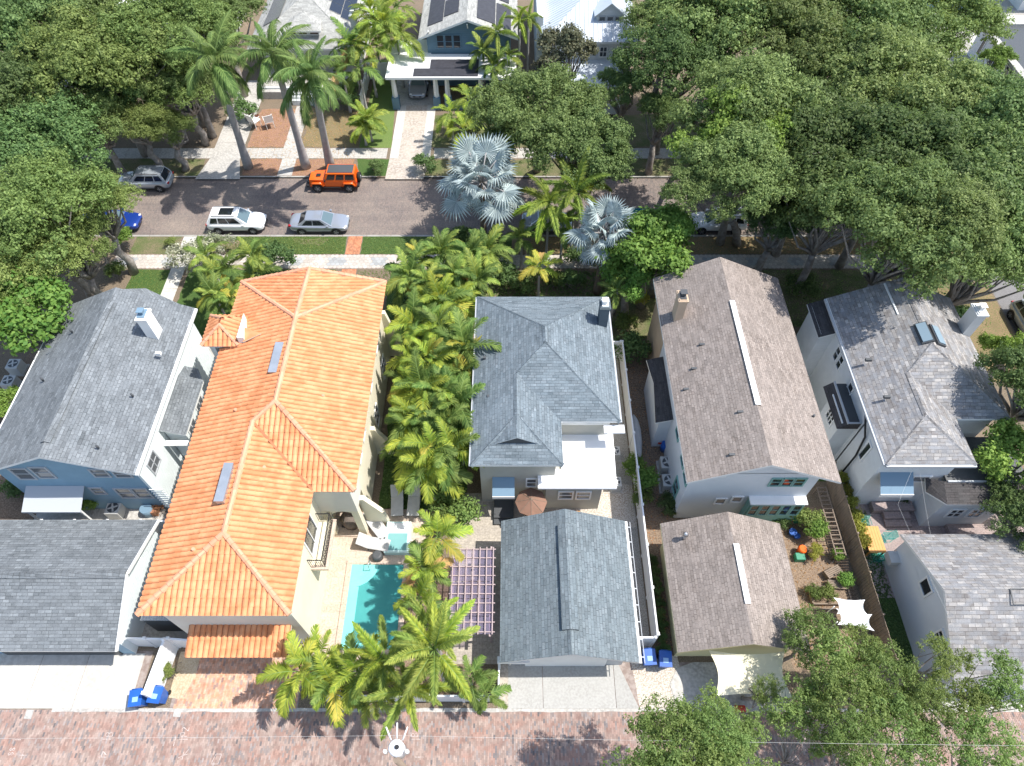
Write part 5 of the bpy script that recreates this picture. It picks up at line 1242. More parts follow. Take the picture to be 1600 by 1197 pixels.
# wheelie bins
def bin_(px, py, rz, label):
    p = G(px,py,1.0); r = prop('recycling_bin',(p.x,p.y,.02),label,'bin','blue recycling bins',rz)
    b=MB(); P0=[(-.24,-.26,.06),(.24,-.26,.06),(.24,.26,.06),(-.24,.26,.06)]; P1=[(-.31,-.38,.98),(.31,-.38,.98),(.31,.36,.98),(-.31,.36,.98)]
    b.face(P0[::-1]); b.face(P1)
    for i in range(4): b.face([P0[i],P0[(i+1)%4],P1[(i+1)%4],P1[i]])
    b.build('body','binblue',r,bevel=.02)
    b=MB(); b.face([(-.33,-.42,1.0),(.33,-.42,1.0),(.33,.38,1.06),(-.33,.38,1.06)]); b.face([(-.33,-.42,.96),(-.33,-.42,1.0),(-.33,.38,1.06),(-.33,.38,.96)]); b.face([(.33,-.42,.96),(.33,.38,.96),(.33,.38,1.06),(.33,-.42,1.0)]); b.face([(-.33,-.42,.96),(.33,-.42,.96),(.33,-.42,1.0),(-.33,-.42,1.0)]); b.face([(.33,.38,.96),(-.33,.38,.96),(-.33,.38,1.06),(.33,.38,1.06)])
    l=b.build('lid','binblue',r); b=MB(); T=Matrix.Translation((0,-.1,1.03))@Matrix.Rotation(R(4.3),4,'X'); b.box(-.14,.14,-.12,.12,0,.006,0,T); b.build('sticker','binlabel',l)
    b=MB(); b.tube([(-.25,.42,1.0),(.25,.42,1.0)],.025,6); b.build('handle','binblue',r)
    for s in (-.27,.27): b=MB(); b.tube([(s-.03,.3,.12),(s+.03,.3,.12)],.12,10); b.build('wheel','rubber',r)
    return place(r)
bin_(212,1090,R(8),'blue recycling bin left of the white dividing wall'); bin_(243,1085,R(-6),'blue recycling bin right of the white dividing wall')
bin_(1015,1026,R(2),'blue recycling bin beside the middle garage gutter'); bin_(1040,1029,R(-4),'blue recycling bin next to the taupe garage corner')
# air conditioners
def acu(px, py, z, label, s=.42):
    p=G(px,py,z+.8); r=prop('air_conditioner',(p.x,p.y,z),label,'air conditioner','outdoor air conditioners')
    b=MB(); b.box(-s,s,-s,s,.0,.8); b.build('casing','acm',r,bevel=.03)
    b=MB(); b.tube([(0,0,.8),(0,0,.815)],s*.78,18); f=b.build('fan_grille','darkgrey',r); b=MB(); 
    for i in range(4): b.box(-.04,s*.7,-.05,.05,.816,.83,0,Matrix.Rotation(R(90*i+20),4,'Z'))
    b.build('fan_blades','acm',f); b=MB(); b.tube([(0,0,.82),(0,0,.85)],.1,10); b.build('hub','acm',f)
    b=MB(); b.box(-s-.12,s+.12,-s-.12,s+.12,-.02,-.001+.03); b.build('pad','oldconcrete',r); return place(r)
acu(1043,722,0,'upper of two air conditioners below the taupe roof edge'); acu(1046,750,0,'lower of two air conditioners below the taupe roof edge')
acu(961,704,0,'air conditioner beside the white flat roof',.32); acu(963,752,0,'air conditioner near the front corner of the white flat roof',.32)
acu(12,594,0,'air conditioner at the left photo edge beside the blue house'); acu(20,568,0,'second air conditioner above the edge one by the bright tree'); acu(176,793,.0,'white air conditioner under the blue house stairs')
b=MB(); p=G(1040,695,.6); b.tube([(p.x,p.y,0),(p.x,p.y,.75)],.28,14); tag(b.build('barrel','binblue'),'blue rain barrel above the two air conditioners','barrel')
r=prop('hand_truck',tuple(G(1033,690,.5))[:2],'white and red hose stand beside the blue barrel','hose stand'); b=MB(); b.tube([(-.3,0,0),(-.3,0,.8),(.3,0,.8),(.3,0,0)],.03,6); b.build('frame','white',r); b=MB(); b.tube([(-.2,.02,.4),(.2,.02,.4)],.15,10); b.build('reel','redp',r); place(r)
# kayak leaning on the long fence
b=MB(); st=[(0,.04),(.4,.2),(1.2,.33),(2.2,.36),(3.0,.25),(3.5,.04)]
b.tube([(8.15,21.5+s_,.45) for s_,_ in st],[w__ for _,w__ in st],10); o=b.build('kayak','coverg'); tag(o,'pale grey kayak lying along the long white fence','kayak')
# adirondack chairs
for px,py,rz,lab in ((399,193,150,'white adirondack chair on the mulch, left one'),(421,193,205,'white adirondack chair on the mulch, right one')):
    p=G(px,py,.4); chair(p.x,p.y,R(rz),lab,'white','white adirondack chairs',.01,1.7,'adirondack_chair')
# courtyard table etc by blue house
p=G(228,795,.6); b=MB(); b.tube([(p.x,p.y,0),(p.x,p.y,.7)],.35,14); tag(b.build('cable_table','awn_blue'),'round grey drum table behind the left garage','table')
p=G(270,715,.5); b=MB(); b.tube([(p.x-.0,p.y,.0),(p.x,p.y,.45)],.42,14); tag(b.build('hot_tub_lid','sheet'),'round white tub beside the blue house side wall','tub')
p=G(277,742,.5); b=MB(); b.tube([(p.x-.0,p.y,.0),(p.x,p.y,.4)],.3,14); tag(b.build('hot_tub_lid','sheet'),'smaller pale tub below the round white one','tub')
r=prop('planter_box',tuple(G(240,800))[:2],'terracotta planter box behind the left garage corner','planter'); b=MB(); b.box(-.4,.4,-.3,.3,0,.5); b.build('box','pot',r); place(r)

# ------------------------------------------------------------------ utility pole and wires
U = empty('utility_pole', (-4.45,3.9,0), 'utility pole with grey transformer and white insulators at the bottom edge', 'pole')
b=MB(); b.tube([(-4.45,3.55,0),(-4.45,3.55,9.2)],[.16,.12],10); b.build('pole','wood',U)
b=MB(); b.tube([(-4.45,3.92,8.5),(-4.45,3.92,9.5),(-4.45,3.92,9.6)],[.30,.30,.23],18); tr=b.build('transformer','vinyl',U)
b=MB(); b.tube([(-4.40,3.92,9.6),(-4.40,3.92,9.66)],.09,10); b.build('cap','black',tr)
for dx_,dy_ in ((-.32,.45),(0,.55),(.32,.45)): b=MB(); b.tube([(-4.45+dx_*.7,3.92+dy_*.6,9.45),(-4.45+dx_*1.3,3.92+dy_*1.5,9.75)],[.035,.03],6); b.build('insulator','white',U)
for dx_ in (-.42,.42): b=MB(); b.tube([(-4.45+dx_,3.8,9.2),(-4.45+dx_,3.8,9.5)],[.09,.07],8); b.build('bushing','white',U)
def wire(pts, r_, label):
    b=MB(); out=[]
    for a,c in zip(pts,pts[1:]):
        a=Vector(a);c=Vector(c); L_=(c-a).length
        for i in range(12): t_=i/12; q=a.lerp(c,t_); q.z-=L_*.018*4*t_*(1-t_); out.append(q)
    out.append(Vector(pts[-1])); b.tube(out,r_,5); return tag(b.build('overhead_wire','acm'),label,'wire','overhead wires')
wire([(-45,4.35,9.4),(-4.5,4.35,9.4),(45,3.9,9.3)],.004,'thin pale wire crossing the whole alley at the bottom of the photo')
wire([(22.0,9,3.6),(22.6,18.4,5.4),(23.0,19.5,5.8)],.004,'service wire crossing the pink paver patio')
wire([(20.9,2,7.5),(20.6,16,5.5),(22.4,18.5,5.4)],.004,'left of two wires over the green strip beside the pale garage')
# ------------------------------------------------------------------ alley marks and cleanouts
for px,py,lab in ((45,1115,'left concrete collar with a round grey meter lid in the alley'),(277,1112,'right concrete collar with a round grey meter lid in the alley')):
    p=G(px,py); r=prop('cleanout',(p.x,p.y,-.01),lab,'drain cover','alley drain covers')
    b=MB(); b.prism([(-.17,-.24),(.21,-.26),(.2,.18),(-.18,.2)],-.05,.012); b.build('collar','drive',r); b=MB(); b.tube([(0,.02,.012),(0,.02,.022)],.13,16); b.build('lid','acm',r); place(r)
def stroke(px,py,segs,label,s=.22):
    p=G(px,py); b=MB()
    for (a,c,d,e) in segs:
        q0=Vector((p.x+a*s,p.y+c*s,.004)); q1=Vector((p.x+d*s,p.y+e*s,.004)); d_=(q1-q0).normalized(); n_=Vector((-d_.y,d_.x,0))*.013
        b.face([q0-n_,q1-n_,q1+n_,q0+n_])
    return tag(b.build('painted_mark','paint'),label,'painted mark','white survey marks on the alley bricks')
TEE=[(-1,0,1,0)]
def glyph(ch, ox, oy, sc=1.0):
    # letters lie turned a quarter to the left, as sprayed along the alley
    D_={'B':[(0,0,0,2),(0,2,.8,2),(.8,2,1,1.6),(1,1.6,.8,1.1),(.8,1.1,0,1),(.8,1.0,1,.5),(1,.5,.8,0),(.8,0,0,0)],'R':[(0,0,0,2),(0,2,.9,2),(.9,2,1,1.5),(1,1.5,.9,1),(.9,1,0,1),(.3,1,1,0)],'P':[(0,0,0,2),(0,2,1,2),(1,2,1,1),(1,1,0,1)],'2':[(0,1.7,.5,2),(.5,2,1,1.6),(1,1.6,0,0),(0,0,1,0)],'.':[(0,0,.15,0)],'8':[(0,.5,.5,1),(.5,1,1,1.5),(1,1.5,.5,2),(.5,2,0,1.5),(0,1.5,1,.5),(1,.5,.5,0),(.5,0,0,.5)]}
    return [(ox-c*sc,oy+a*sc,ox-e*sc,oy+d*sc) for a,c,d,e in D_[ch]]
stroke(26,1156,TEE+[],'short white stroke far left above the sprayed figures')
stroke(20,1172,glyph('8',.6,-1.4,.8)+glyph('8',.6,-.2,.8),'sprayed double loop figures at the far left of the alley',.17)
stroke(167,1155,TEE+glyph('B',1,.6,.8),'sprayed letter over a stroke near the left blue bins')
stroke(287,1155,TEE+glyph('P',.6,.6,.8)+glyph('2',.6,1.7,.8)+glyph('.',.6,2.9),'sprayed figures over a stroke below the brick drive')
stroke(273,1158,[(0,-1,0,1)],'upright white stroke beside the sprayed figures')
stroke(286,1180,[(-1,-.6,.2,0),(.2,0,1,.2),(.2,0,1,1.2),(0,-1,0,.6)],'white arrow mark at the bottom below the brick drive')
stroke(338,1186,[(-1,-1,-.3,1),(-.3,1,1,1),(1,1,.6,-1),(.6,-1,-1,-1)],'small white sprayed box outline near the bottom edge')
stroke(650,1155,TEE+glyph('B',.3,.5,.7),'sprayed mark right of the utility pole')
stroke(655,1183,TEE,'short stroke below the mark right of the utility pole')
stroke(160,1183,[(-1,0,1,0),(-.3,0,-.3,1.2),(-.3,1.2,.8,.4)],'faint white mark at the bottom left centre')
stroke(35,1180,TEE+[(0,-.8,0,.8)],'white cross mark near the bottom left corner')
# ------------------------------------------------------------------ vehicles
def loft(st, n=14):
    """st: (x, half width, z low, z shoulder, z top) rings along the length"""
    b=MB(); rings=[]
    for x,w_,zl,zs,zt in st:
        pr=[(0,zt),(.55,zt-.01),(.86,zt-.05),(.97,(zt+zs)/2),(1,zs),(.99,(zs+zl)/2),(.93,zl+.03),(.5,zl)]
        ring=[(x,a*w_,z) for a,z in pr]+[(x,-a*w_,z) for a,z in pr[::-1] if a>0]
        rings.append(ring)
    n_=len(rings[0])
    for i in range(len(rings)-1):
        for k_ in range(n_): b.face([rings[i][k_],rings[i][(k_+1)%n_],rings[i+1][(k_+1)%n_],rings[i+1][k_]],0,True)
    b.face(rings[0][::-1],0,True); b.face(rings[-1],0,True)
    # weld
    key={}; v=[]; mp=[]
    for p in b.v:
        q=(round(p[0],4),round(p[1],4),round(p[2],4))
        if q not in key: key[q]=len(v); v.append(p)
        mp.append(key[q])
    b.v=v; b.f=[[mp[i] for i in f] for f in b.f]
    for i,f in enumerate(b.f):
        g=[]; [g.append(a) for a in f if a not in g]; b.f[i]=g
    return b
def wheel(r, x, y, rad=.34, wd=.22):
    s=1 if y>0 else -1
    b=MB(); b.tube([(x,y-s*wd,rad),(x,y-s*.02,rad),(x,y,rad)],[rad,rad,rad*.93],20); w_=b.build('wheel','rubber',r)
    b=MB(); b.tube([(x,y,rad),(x,y+s*.012,rad)],rad*.66,16); rim=b.build('rim','darkgrey',w_)
    b=MB()
    for i in range(5): a=2*math.pi*i/5; b.bar((x,y+s*.018,rad),(x+rad*.6*math.cos(a),y+s*.018,rad+rad*.6*math.sin(a)),.05,.02)
    b.tube([(x,y+s*.012,rad),(x,y+s*.03,rad)],rad*.14,8); b.build('spokes','chrome',w_)
def car(kind, paint, label, roofglass=False):
    r=prop('car',(0,0,0),label,'car','cars parked on the street') 
    if kind=='suv':
        L_,W_,ht,belt=4.7,.93,1.66,1.02
        body=[(-2.35,.70,.45,.75,.95),(-2.28,.86,.32,.78,1.02),(-1.9,.93,.26,.8,1.06),(-1.2,.94,.25,.82,1.05),(0,.94,.24,.82,1.03),(.8,.94,.25,.82,1.02),(1.2,.93,.26,.82,1.00),(1.7,.92,.27,.78,.94),(2.15,.86,.3,.7,.84),(2.34,.68,.38,.62,.72)]
        base=(-2.18,1.12,.84); top=(-1.85,.32,.66); zt=1.64
    else:
        L_,W_,ht,belt=4.85,.92,1.44,.95
        body=[(-2.42,.70,.45,.72,.90),(-2.34,.85,.30,.74,.98),(-1.9,.91,.24,.76,1.00),(-1.2,.93,.22,.78,.97),(0,.93,.21,.78,.94),(.8,.93,.22,.77,.93),(1.2,.92,.23,.76,.91),(1.8,.90,.24,.72,.85),(2.22,.84,.27,.64,.76),(2.42,.66,.33,.55,.64)]
        base=(-1.75,1.12,.82); top=(-1.0,.28,.60); zt=1.42
    loft(body).build('body',paint,r,subd=1)
    bx0,bx1,bw=base; tx0,tx1,tw=top; zb=body[4][4]-.07
    B=[(bx0,-bw,zb),(bx1,-bw,zb),(bx1,bw,zb),(bx0,bw,zb)]; T=[(tx0,-tw,zt-.05),(tx1,-tw,zt-.05),(tx1,tw,zt-.05),(tx0,tw,zt-.05)]
    b=MB()
    # cabin shell with arched roof
    m_=6; roofp=[]
    for i in range(m_+1):
        x=tx0+(tx1-tx0)*i/m_; a=math.sin(math.pi*i/m_)*.03
        roofp.append([(x,-tw,zt-.05+a*.5),(x,-tw*.8,zt+a*.8-.01),(x,0,zt+a+.01),(x,tw*.8,zt+a*.8-.01),(x,tw,zt-.05+a*.5)])
    for i in range(m_):
        for k_ in range(4): b.face([roofp[i][k_],roofp[i+1][k_],roofp[i+1][k_+1],roofp[i][k_+1]],0,True)
    def quad(p0,p1,p2,p3,mi): b.face([p0,p1,p2,p3],mi)
    for s in (0,1):
        i0,i1=(0,1) if s==0 else (3,2)
        b.face([B[i0],B[i1],T[i1],T[i0]],0)
    b.face([B[1],B[2],T[2],T[1]],0); b.face([B[0],B[3],T[3],T[0]],0)
    b.face([T[0],T[1],roofp[m_][0],roofp[0][0]],0)
    b.build('cabin',paint,r)
    def lerp(p,q,t_): return tuple(p[i]+(q[i]-p[i])*t_ for i in range(3))
    def pane(P,Q,S_,T2,u0,u1,v0,v1,name,m__,n_):
        # P,Q bottom; T2,S_ top
        def pt(u,v): return Vector(lerp(lerp(P,Q,u),lerp(T2,S_,u),v))+Vector(n_)*.012
        g=MB(); g.face([pt(u0,v0),pt(u1,v0),pt(u1,v1),pt(u0,v1)]); g.build(name,m__,r)
    pane(B[1],B[2],T[2],T[1],.07,.93,.08,.93,'windscreen','screenglass',(1,0,.6))
    pane(B[0],B[3],T[3],T[0],.08,.92,.12,.9,'rear_window','carglass',(-1,0,.3))
    for s,(i0,i1) in ((-1,(0,1)),(1,(3,2))):
        for u0,u1 in (((.06,.27),(.30,.56),(.58,.88)) if kind=='suv' else ((.12,.45),(.48,.86))):
            pane(B[i0],B[i1],T[i1],T[i0],u0,u1,.2,.88,'side_window','carglass',(0,s,.2))
        hl=MB(); hl.box(2.12 if kind=='suv' else 2.15,2.30,s*.62-.12,s*.62+.12,.66,.74); hl.build('headlight','headlamp',r,bevel=.02)
        tl=MB(); tl.box(-2.36 if kind=='suv' else -2.43,-2.2,s*.68-.12,s*.68+.12,.78,.92); tl.build('taillight','taillamp',r,bevel=.02)
        mi=MB(); mi.box(.72,.90,s*.98-.09,s*.98+.09,.96,1.1); mi.build('mirror',paint,r,bevel=.03)
        for x in (-1.42,1.42): 
            a=MB(); a.tube([(x,s*(W_-.02),.36),(x,s*(W_+.012),.36)],.41,20); a.build('wheel_arch','black',r)
            wheel(r,x,s*(W_+.02),.34)
        dl=MB(); dl.box(-1.05,1.05,s*(W_+.004)-.012,s*(W_+.004)+.012,.28,.36); dl.build('sill','black',r)
    g=MB(); g.box(2.24,2.40,-.42,.42,.42,.6); g.build('grille','black',r,bevel=.02)
    if roofglass: g=MB(); g.box(-1.15,-.05,-.42,.42,zt+.02,zt+.05); g.build('sunroof','carglass',r)
    if kind=='suv':
        for s in (-1,1): g=MB(); g.bar((-1.7,s*.6,zt+.03),(.2,s*.6,zt+.03),.04,.04); g.build('roof_rail','chrome',r)
    return r
def jeep():
    r=prop('car',(0,0,0),'bright orange off road car with black roof panels and rear spare wheel','car','cars parked on the street'); p='orange'
    b=MB(); b.box(-2.05,.75,-.76,.76,.5,1.12); b.build('body',p,r,bevel=.05)
    b=MB(); P=[(.75,-.74,.55),(2.1,-.6,.55),(2.1,.6,.55),(.75,.74,.55)]; Q=[(.75,-.72,1.18),(2.05,-.55,1.08),(2.05,.55,1.08),(.75,.72,1.18)]
    b.face(P[::-1]); b.face(Q); [b.face([P[i],P[(i+1)%4],Q[(i+1)%4],Q[i]]) for i in range(4)]; h_=b.build('hood',p,r,bevel=.04)
    b=MB(); b.box(1.1,1.5,-.2,.2,1.14,1.2); b.build('hood_scoop','black',h_,bevel=.02)
    b=MB(); b.box(2.08,2.14,-.5,.5,.6,1.03); b.build('grille','black',r); b=MB(); b.box(2.12,2.36,-.8,.8,.48,.66); b.build('bumper','black',r,bevel=.03); b=MB(); b.box(-2.25,-2.05,-.8,.8,.5,.68); b.build('bumper','black',r,bevel=.03)
    B=[(-2.03,-.75,1.12),(.78,-.75,1.12),(.78,.75,1.12),(-2.03,.75,1.12)]; T=[(-1.98,-.66,1.80),(.45,-.66,1.80),(.45,.66,1.80),(-1.98,.66,1.80)]
    b=MB(); b.face(T); [b.face([B[i],B[(i+1)%4],T[(i+1)%4],T[i]]) for i in range(4)]; b.build('cabin',p,r,bevel=.02)
    b=MB(); b.box(-1.85,.35,-.55,.55,1.80,1.86); b.build('roof_panel','darkgrey',r,bevel=.02)
    def pt(i0,i1,u,v,off): 
        a=[B[i0][k]+(B[i1][k]-B[i0][k])*u for k in range(3)]; c=[T[i0][k]+(T[i1][k]-T[i0][k])*u for k in range(3)]
        return Vector([a[k]+(c[k]-a[k])*v for k in range(3)])+Vector(off)
    for s,(i0,i1) in ((-1,(0,1)),(1,(3,2))):
        for u0,u1 in ((.04,.32),(.37,.62),(.67,.92)):
            g=MB(); o_=(0,s*.015,.003); g.face([pt(i0,i1,u0,.15,o_),pt(i0,i1,u1,.15,o_),pt(i0,i1,u1,.85,o_),pt(i0,i1,u0,.85,o_)]); g.build('side_window','carglass',r)
        for x in (-1.35,1.4):
            g=MB(); g.tube([(x-.55,s*.82,.62),(x-.35,s*.84,.92),(x+.35,s*.84,.92),(x+.55,s*.82,.62)],[.09,.10,.10,.09],6); g.build('fender',p,r)
            a=MB(); a.tube([(x,s*.68,.42),(x,s*.775,.42)],.46,18); a.build('wheel_arch','black',r); wheel(r,x,s*.93,.42,.28)
        g=MB(); g.tube([(2.13,s*.36,.85),(2.17,s*.36,.85)],.11,12); g.build('headlight','headlamp',r)
        g=MB(); g.box(-2.1,-2.03,s*.62-.08,s*.62+.08,.8,1.0); g.build('taillight','taillamp',r)
        g=MB(); g.box(.55,.66,s*.9-.1,s*.9+.1,1.15,1.35); g.build('mirror','black',r,bevel=.02); g=MB(); g.box(-.9,.9,s*.8-.06,s*.8+.06,.42,.5); g.build('side_step','black',r)
    g=MB(); o_=(.015,0,.01); g.face([pt(1,2,.06,.1,o_),pt(1,2,.94,.1,o_),pt(1,2,.94,.92,o_),pt(1,2,.06,.92,o_)]); g.build('windscreen','screenglass',r)
    g=MB(); g.tube([(-2.1,0,1.0),(-2.34,0,1.0)],.40,18); sp=g.build('spare_wheel','rubber',r); g=MB(); g.tube([(-2.34,0,1.0),(-2.36,0,1.0)],.2,12); g.build('rim','chrome',sp)
    return r
def put(r,x,y,rz=0,z=-.118): r['_loc']=(x,y,z); r['_rz']=R(rz); return place(r)
put(car('suv','car_silver','silver hatchback suv parked at the left under tree shade'),-32.2,49.5,180)
put(jeep(),-15.55,49.45,180)
put(car('suv','car_white','white suv with panoramic sunroof parked at the near kerb',True),-22.85,44.1,0)
put(car('sedan','car_grey','silver blue sedan parked right of the white suv'),-15.95,44.0,0)
put(car('sedan','car_blue','royal blue car mostly hidden by the big tree at left'),-33.4,44.2,0)
put(car('suv','car_white','white suv parked under the right hand street trees'),17.1,44.1,180)
put(car('sedan','car_silver','pale car hidden behind the green palm and the right silver palm'),3.2,44.1,0)
put(car('sedan','car_teal','dark teal car in the shade right of the silver palm'),10.5,44.3,0)
put(car('sedan','car_grey','silver car nosing out of the white carport'),-9.35,64.6,-90,.035)
put(car('suv','car_silver','silver blue suv parked on the side street at the right photo edge'),38.3,32.6,-90)
put(car('sedan','car_dark','dark car on the side street under the trees, right side'),42.6,57.0,-90)

# ------------------------------------------------------------------ foliage
def leafset(P, Nn, size, rng, aspect=.62):
    n=len(P); t=rng.normal(size=(n,3)); t-=Nn*(t*Nn).sum(1)[:,None]; t/=np.linalg.norm(t,axis=1)[:,None]; b_=np.cross(Nn,t)
    s=size*rng.uniform(.6,1.35,n)[:,None]
    V=np.stack([P-t*s, P-b_*s*aspect+Nn*s*.12, P+t*s, P+b_*s*aspect+Nn*s*.12],1).reshape(-1,3)
    F=np.arange(n*4).reshape(n,4); return V,F
def npmesh(name,V,F,mname):
    me=bpy.data.meshes.new(name); k=F.shape[1]
    me.vertices.add(len(V)); me.vertices.foreach_set('co',V.astype(np.float32).ravel())
    me.loops.add(F.size); me.loops.foreach_set('vertex_index',F.astype(np.int32).ravel())
    me.polygons.add(len(F)); me.polygons.foreach_set('loop_start',np.arange(0,F.size,k,dtype=np.int32)); me.polygons.foreach_set('loop_total',np.full(len(F),k,dtype=np.int32))
    me.update(); me.validate(); 
    if mname: me.materials.append(mt[mname])
    return me
def crown(seed,R_,H_,nl,n,leaf,mname,open_=.0,lobe=(.20,.34)):
    rng=np.random.default_rng(seed); C=[];Rr=[]
    nb=max(5,nl//6); big=[]
    for i in range(nb):
        z=rng.uniform(-.05,1) if i else .95; a=i*2.39996+rng.uniform(-.5,.5); q=math.sqrt(max(0,1-z*z)); rr=rng.uniform(.8,1.0)
        big.append((q*math.cos(a)*R_*.72*rr,q*math.sin(a)*R_*.72*rr,z*H_*.62*rr))
    for i in range(nl):
        bb=big[i%nb]; br=R_*.27; d0=rng.normal(size=3); d0[2]=abs(d0[2])*1.1-.15; d0/=np.linalg.norm(d0)
        C.append((bb[0]+d0[0]*br,bb[1]+d0[1]*br,bb[2]+d0[2]*br*.9)); Rr.append(R_*rng.uniform(*lobe)*.62)
    for i in range(0):
        z=rng.uniform(-.25,1); a=i*2.39996+rng.uniform(-.4,.4); q=math.sqrt(max(0,1-min(1,abs(z))**2)); rr=rng.uniform(.62,.98) if i%4 else rng.uniform(.2,.6)
        C.append((q*math.cos(a)*R_*.8*rr*1.05,q*math.sin(a)*R_*.8*rr*1.05,z*H_*.75*rr)); Rr.append(R_*rng.uniform(*lobe))
    C=np.array(C);Rr=np.array(Rr); w_=Rr**2; idx=rng.choice(nl,n,p=w_/w_.sum())
    # leaves sit in tufts at the twig ends, so the crown breaks into small bright heads with dark gaps
    nt_=max(60,n//13); ti=idx[:nt_]
    d=rng.normal(size=(nt_,3)); d[:,2]=d[:,2]*.85+.4; d/=np.linalg.norm(d,axis=1)[:,None]
    rad=Rr[ti]*(1.04-.55*rng.uniform(0,1,nt_)**1.5)
    lump=1+.22*np.sin(d[:,0]*8+ti)*np.cos(d[:,1]*7+ti*2)+.15*np.sin(d[:,2]*13+d[:,0]*5+ti)
    T=C[ti]+d*(rad*lump)[:,None]*np.array([1,1,.75])
    stray=rng.uniform(size=nt_)<.10; T[stray]+=d[stray]*(Rr[ti][stray]*rng.uniform(.1,.6,stray.sum()))[:,None]
    k=rng.integers(0,nt_,n); sg=leaf*rng.uniform(1.0,1.9,nt_)
    o_=rng.normal(size=(n,3)); P=T[k]+o_*(sg[k])[:,None]*np.array([1,1,.7])
    Nn=d[k]*.8+o_*.35+rng.normal(size=(n,3))*.5+np.array([0,0,.35]); Nn/=np.linalg.norm(Nn,axis=1)[:,None]
    V,F=leafset(P,Nn,leaf,rng)
    return npmesh('crown',V,F,mname),C,Rr
def trunkmesh(seed,h,R_,H_,C,r0=.3,nlimb=14,off=Vector((0,0,0))):
    rnd=random.Random(seed); b=MB(); top=h*.55
    pts=[(0,0,0)]; 
    for i in range(1,4): pts.append((off.x*.7*(i/3)**1.4+rnd.uniform(-.15,.15),off.y*.7*(i/3)**1.4+rnd.uniform(-.15,.15),top*i/3))
    b.tube(pts,[r0*1.25,r0,r0*.9,r0*.75],9)
    T0=Vector(pts[-1])
    for i in range(min(nlimb,len(C))):
        c=Vector(C[i])+Vector((off.x,off.y,h)); m=T0.lerp(c,.5)+Vector((rnd.uniform(-.5,.5),rnd.uniform(-.5,.5),-abs(rnd.uniform(.1,.7))))
        b.tube([T0,T0.lerp(m,.5)+Vector((0,0,.1)),m,c],[r0*.55,r0*.4,r0*.28,r0*.07],6)
    return b
PROTO={}
def tproto(key,seed,R_,H_,nl,n,leaf,mname,lobe=(.20,.34)):
    PROTO[key]=(crown(seed,R_,H_,nl,n,leaf,mname,lobe=lobe),R_,H_,seed)
tproto('oakA',1,6.5,3.6,96,46000,.11,'l_oak'); tproto('oakB',2,6.5,3.4,96,46000,.105,'l_olive'); tproto('darkA',3,6.0,3.8,84,42000,.115,'l_dark')
tproto('oakC',4,6.0,3.8,84,42000,.11,'l_oak'); tproto('bright',5,5.5,3.8,72,36000,.11,'l_bright'); tproto('mango',6,4.0,3.2,54,15000,.16,'l_mango')
tproto('light',7,2.4,1.9,66,10000,.056,'l_light',(.2,.36)); tproto('lightB',21,2.4,1.7,54,7600,.056,'l_light',(.18,.34)); tproto('magn',8,3.2,3.0,44,6500,.12,'l_magnolia',(.2,.32)); tproto('small',9,2.8,2.6,48,12000,.11,'l_bright')
tproto('bush',10,1.0,.8,16,2400,.065,'l_shrub',(.4,.6)); tproto('bushy',11,1.0,.8,16,2400,.06,'l_hedge',(.4,.6)); tproto('dbush',12,1.0,.8,16,2400,.07,'l_dark',(.4,.6)); tproto('gbush',13,1.0,.8,14,2200,.07,'l_bright',(.4,.6)); tproto('wbush',14,1.0,.8,14,2200,.055,'l_white',(.4,.6)); tproto('rbush',15,1.0,.8,12,1600,.06,'l_red',(.4,.6))
tproto('darkB',16,6.2,3.6,90,44000,.11,'l_dark'); tproto('oakD',17,6.4,3.6,102,46000,.105,'l_oak',(.18,.30))
TRUNKS={}
def tree(key,px,py,zc,rad,label,group=None,rz=None,name='tree',cat='tree',zs=None,th=.3,world=None,bark='bark',base=None):
    (me,C,Rr),R_,H_,seed=PROTO[key]; s=rad/R_
    p=Vector(world) if world else G(px,py,zc)
    bx,by=base if base else (p.x,p.y)
    if not base and cat=='tree':
        if 42.9<by<50.6 and bx<37.2: by=51.4 if by>46.5 else 42.0
        elif by<5.9: by=.5
        elif by<7.3: by=7.5
        elif 37<bx<45.4 and by<42: bx=36.4
    off=Vector((p.x-bx,p.y-by,0))
    r=bpy.data.objects.new(name,None); COL.objects.link(r); r.location=(bx,by,0); tag(r,label,cat,group)
    rz=random.uniform(0,6.28) if rz is None else rz
    c=bpy.data.objects.new('crown',me); COL.objects.link(c); c.parent=r; c.location=(off.x,off.y,zc); c.rotation_euler=(0,0,rz); c.scale=(s,s,s if zs is None else zs)
    if th>0:
        k=(key,round(s,2),round(zc,1)); ca,sa=math.cos(rz),math.sin(rz)
        CC=[((x*ca-y*sa)*s*.9,(x*sa+y*ca)*s*.9,z*c.scale[2]*.9) for x,y,z in C]
        b=trunkmesh(seed,zc,rad,H_,CC,th,26 if rad>3 else 12,off); t_=b.build('trunk',bark); t_.parent=r
    return r
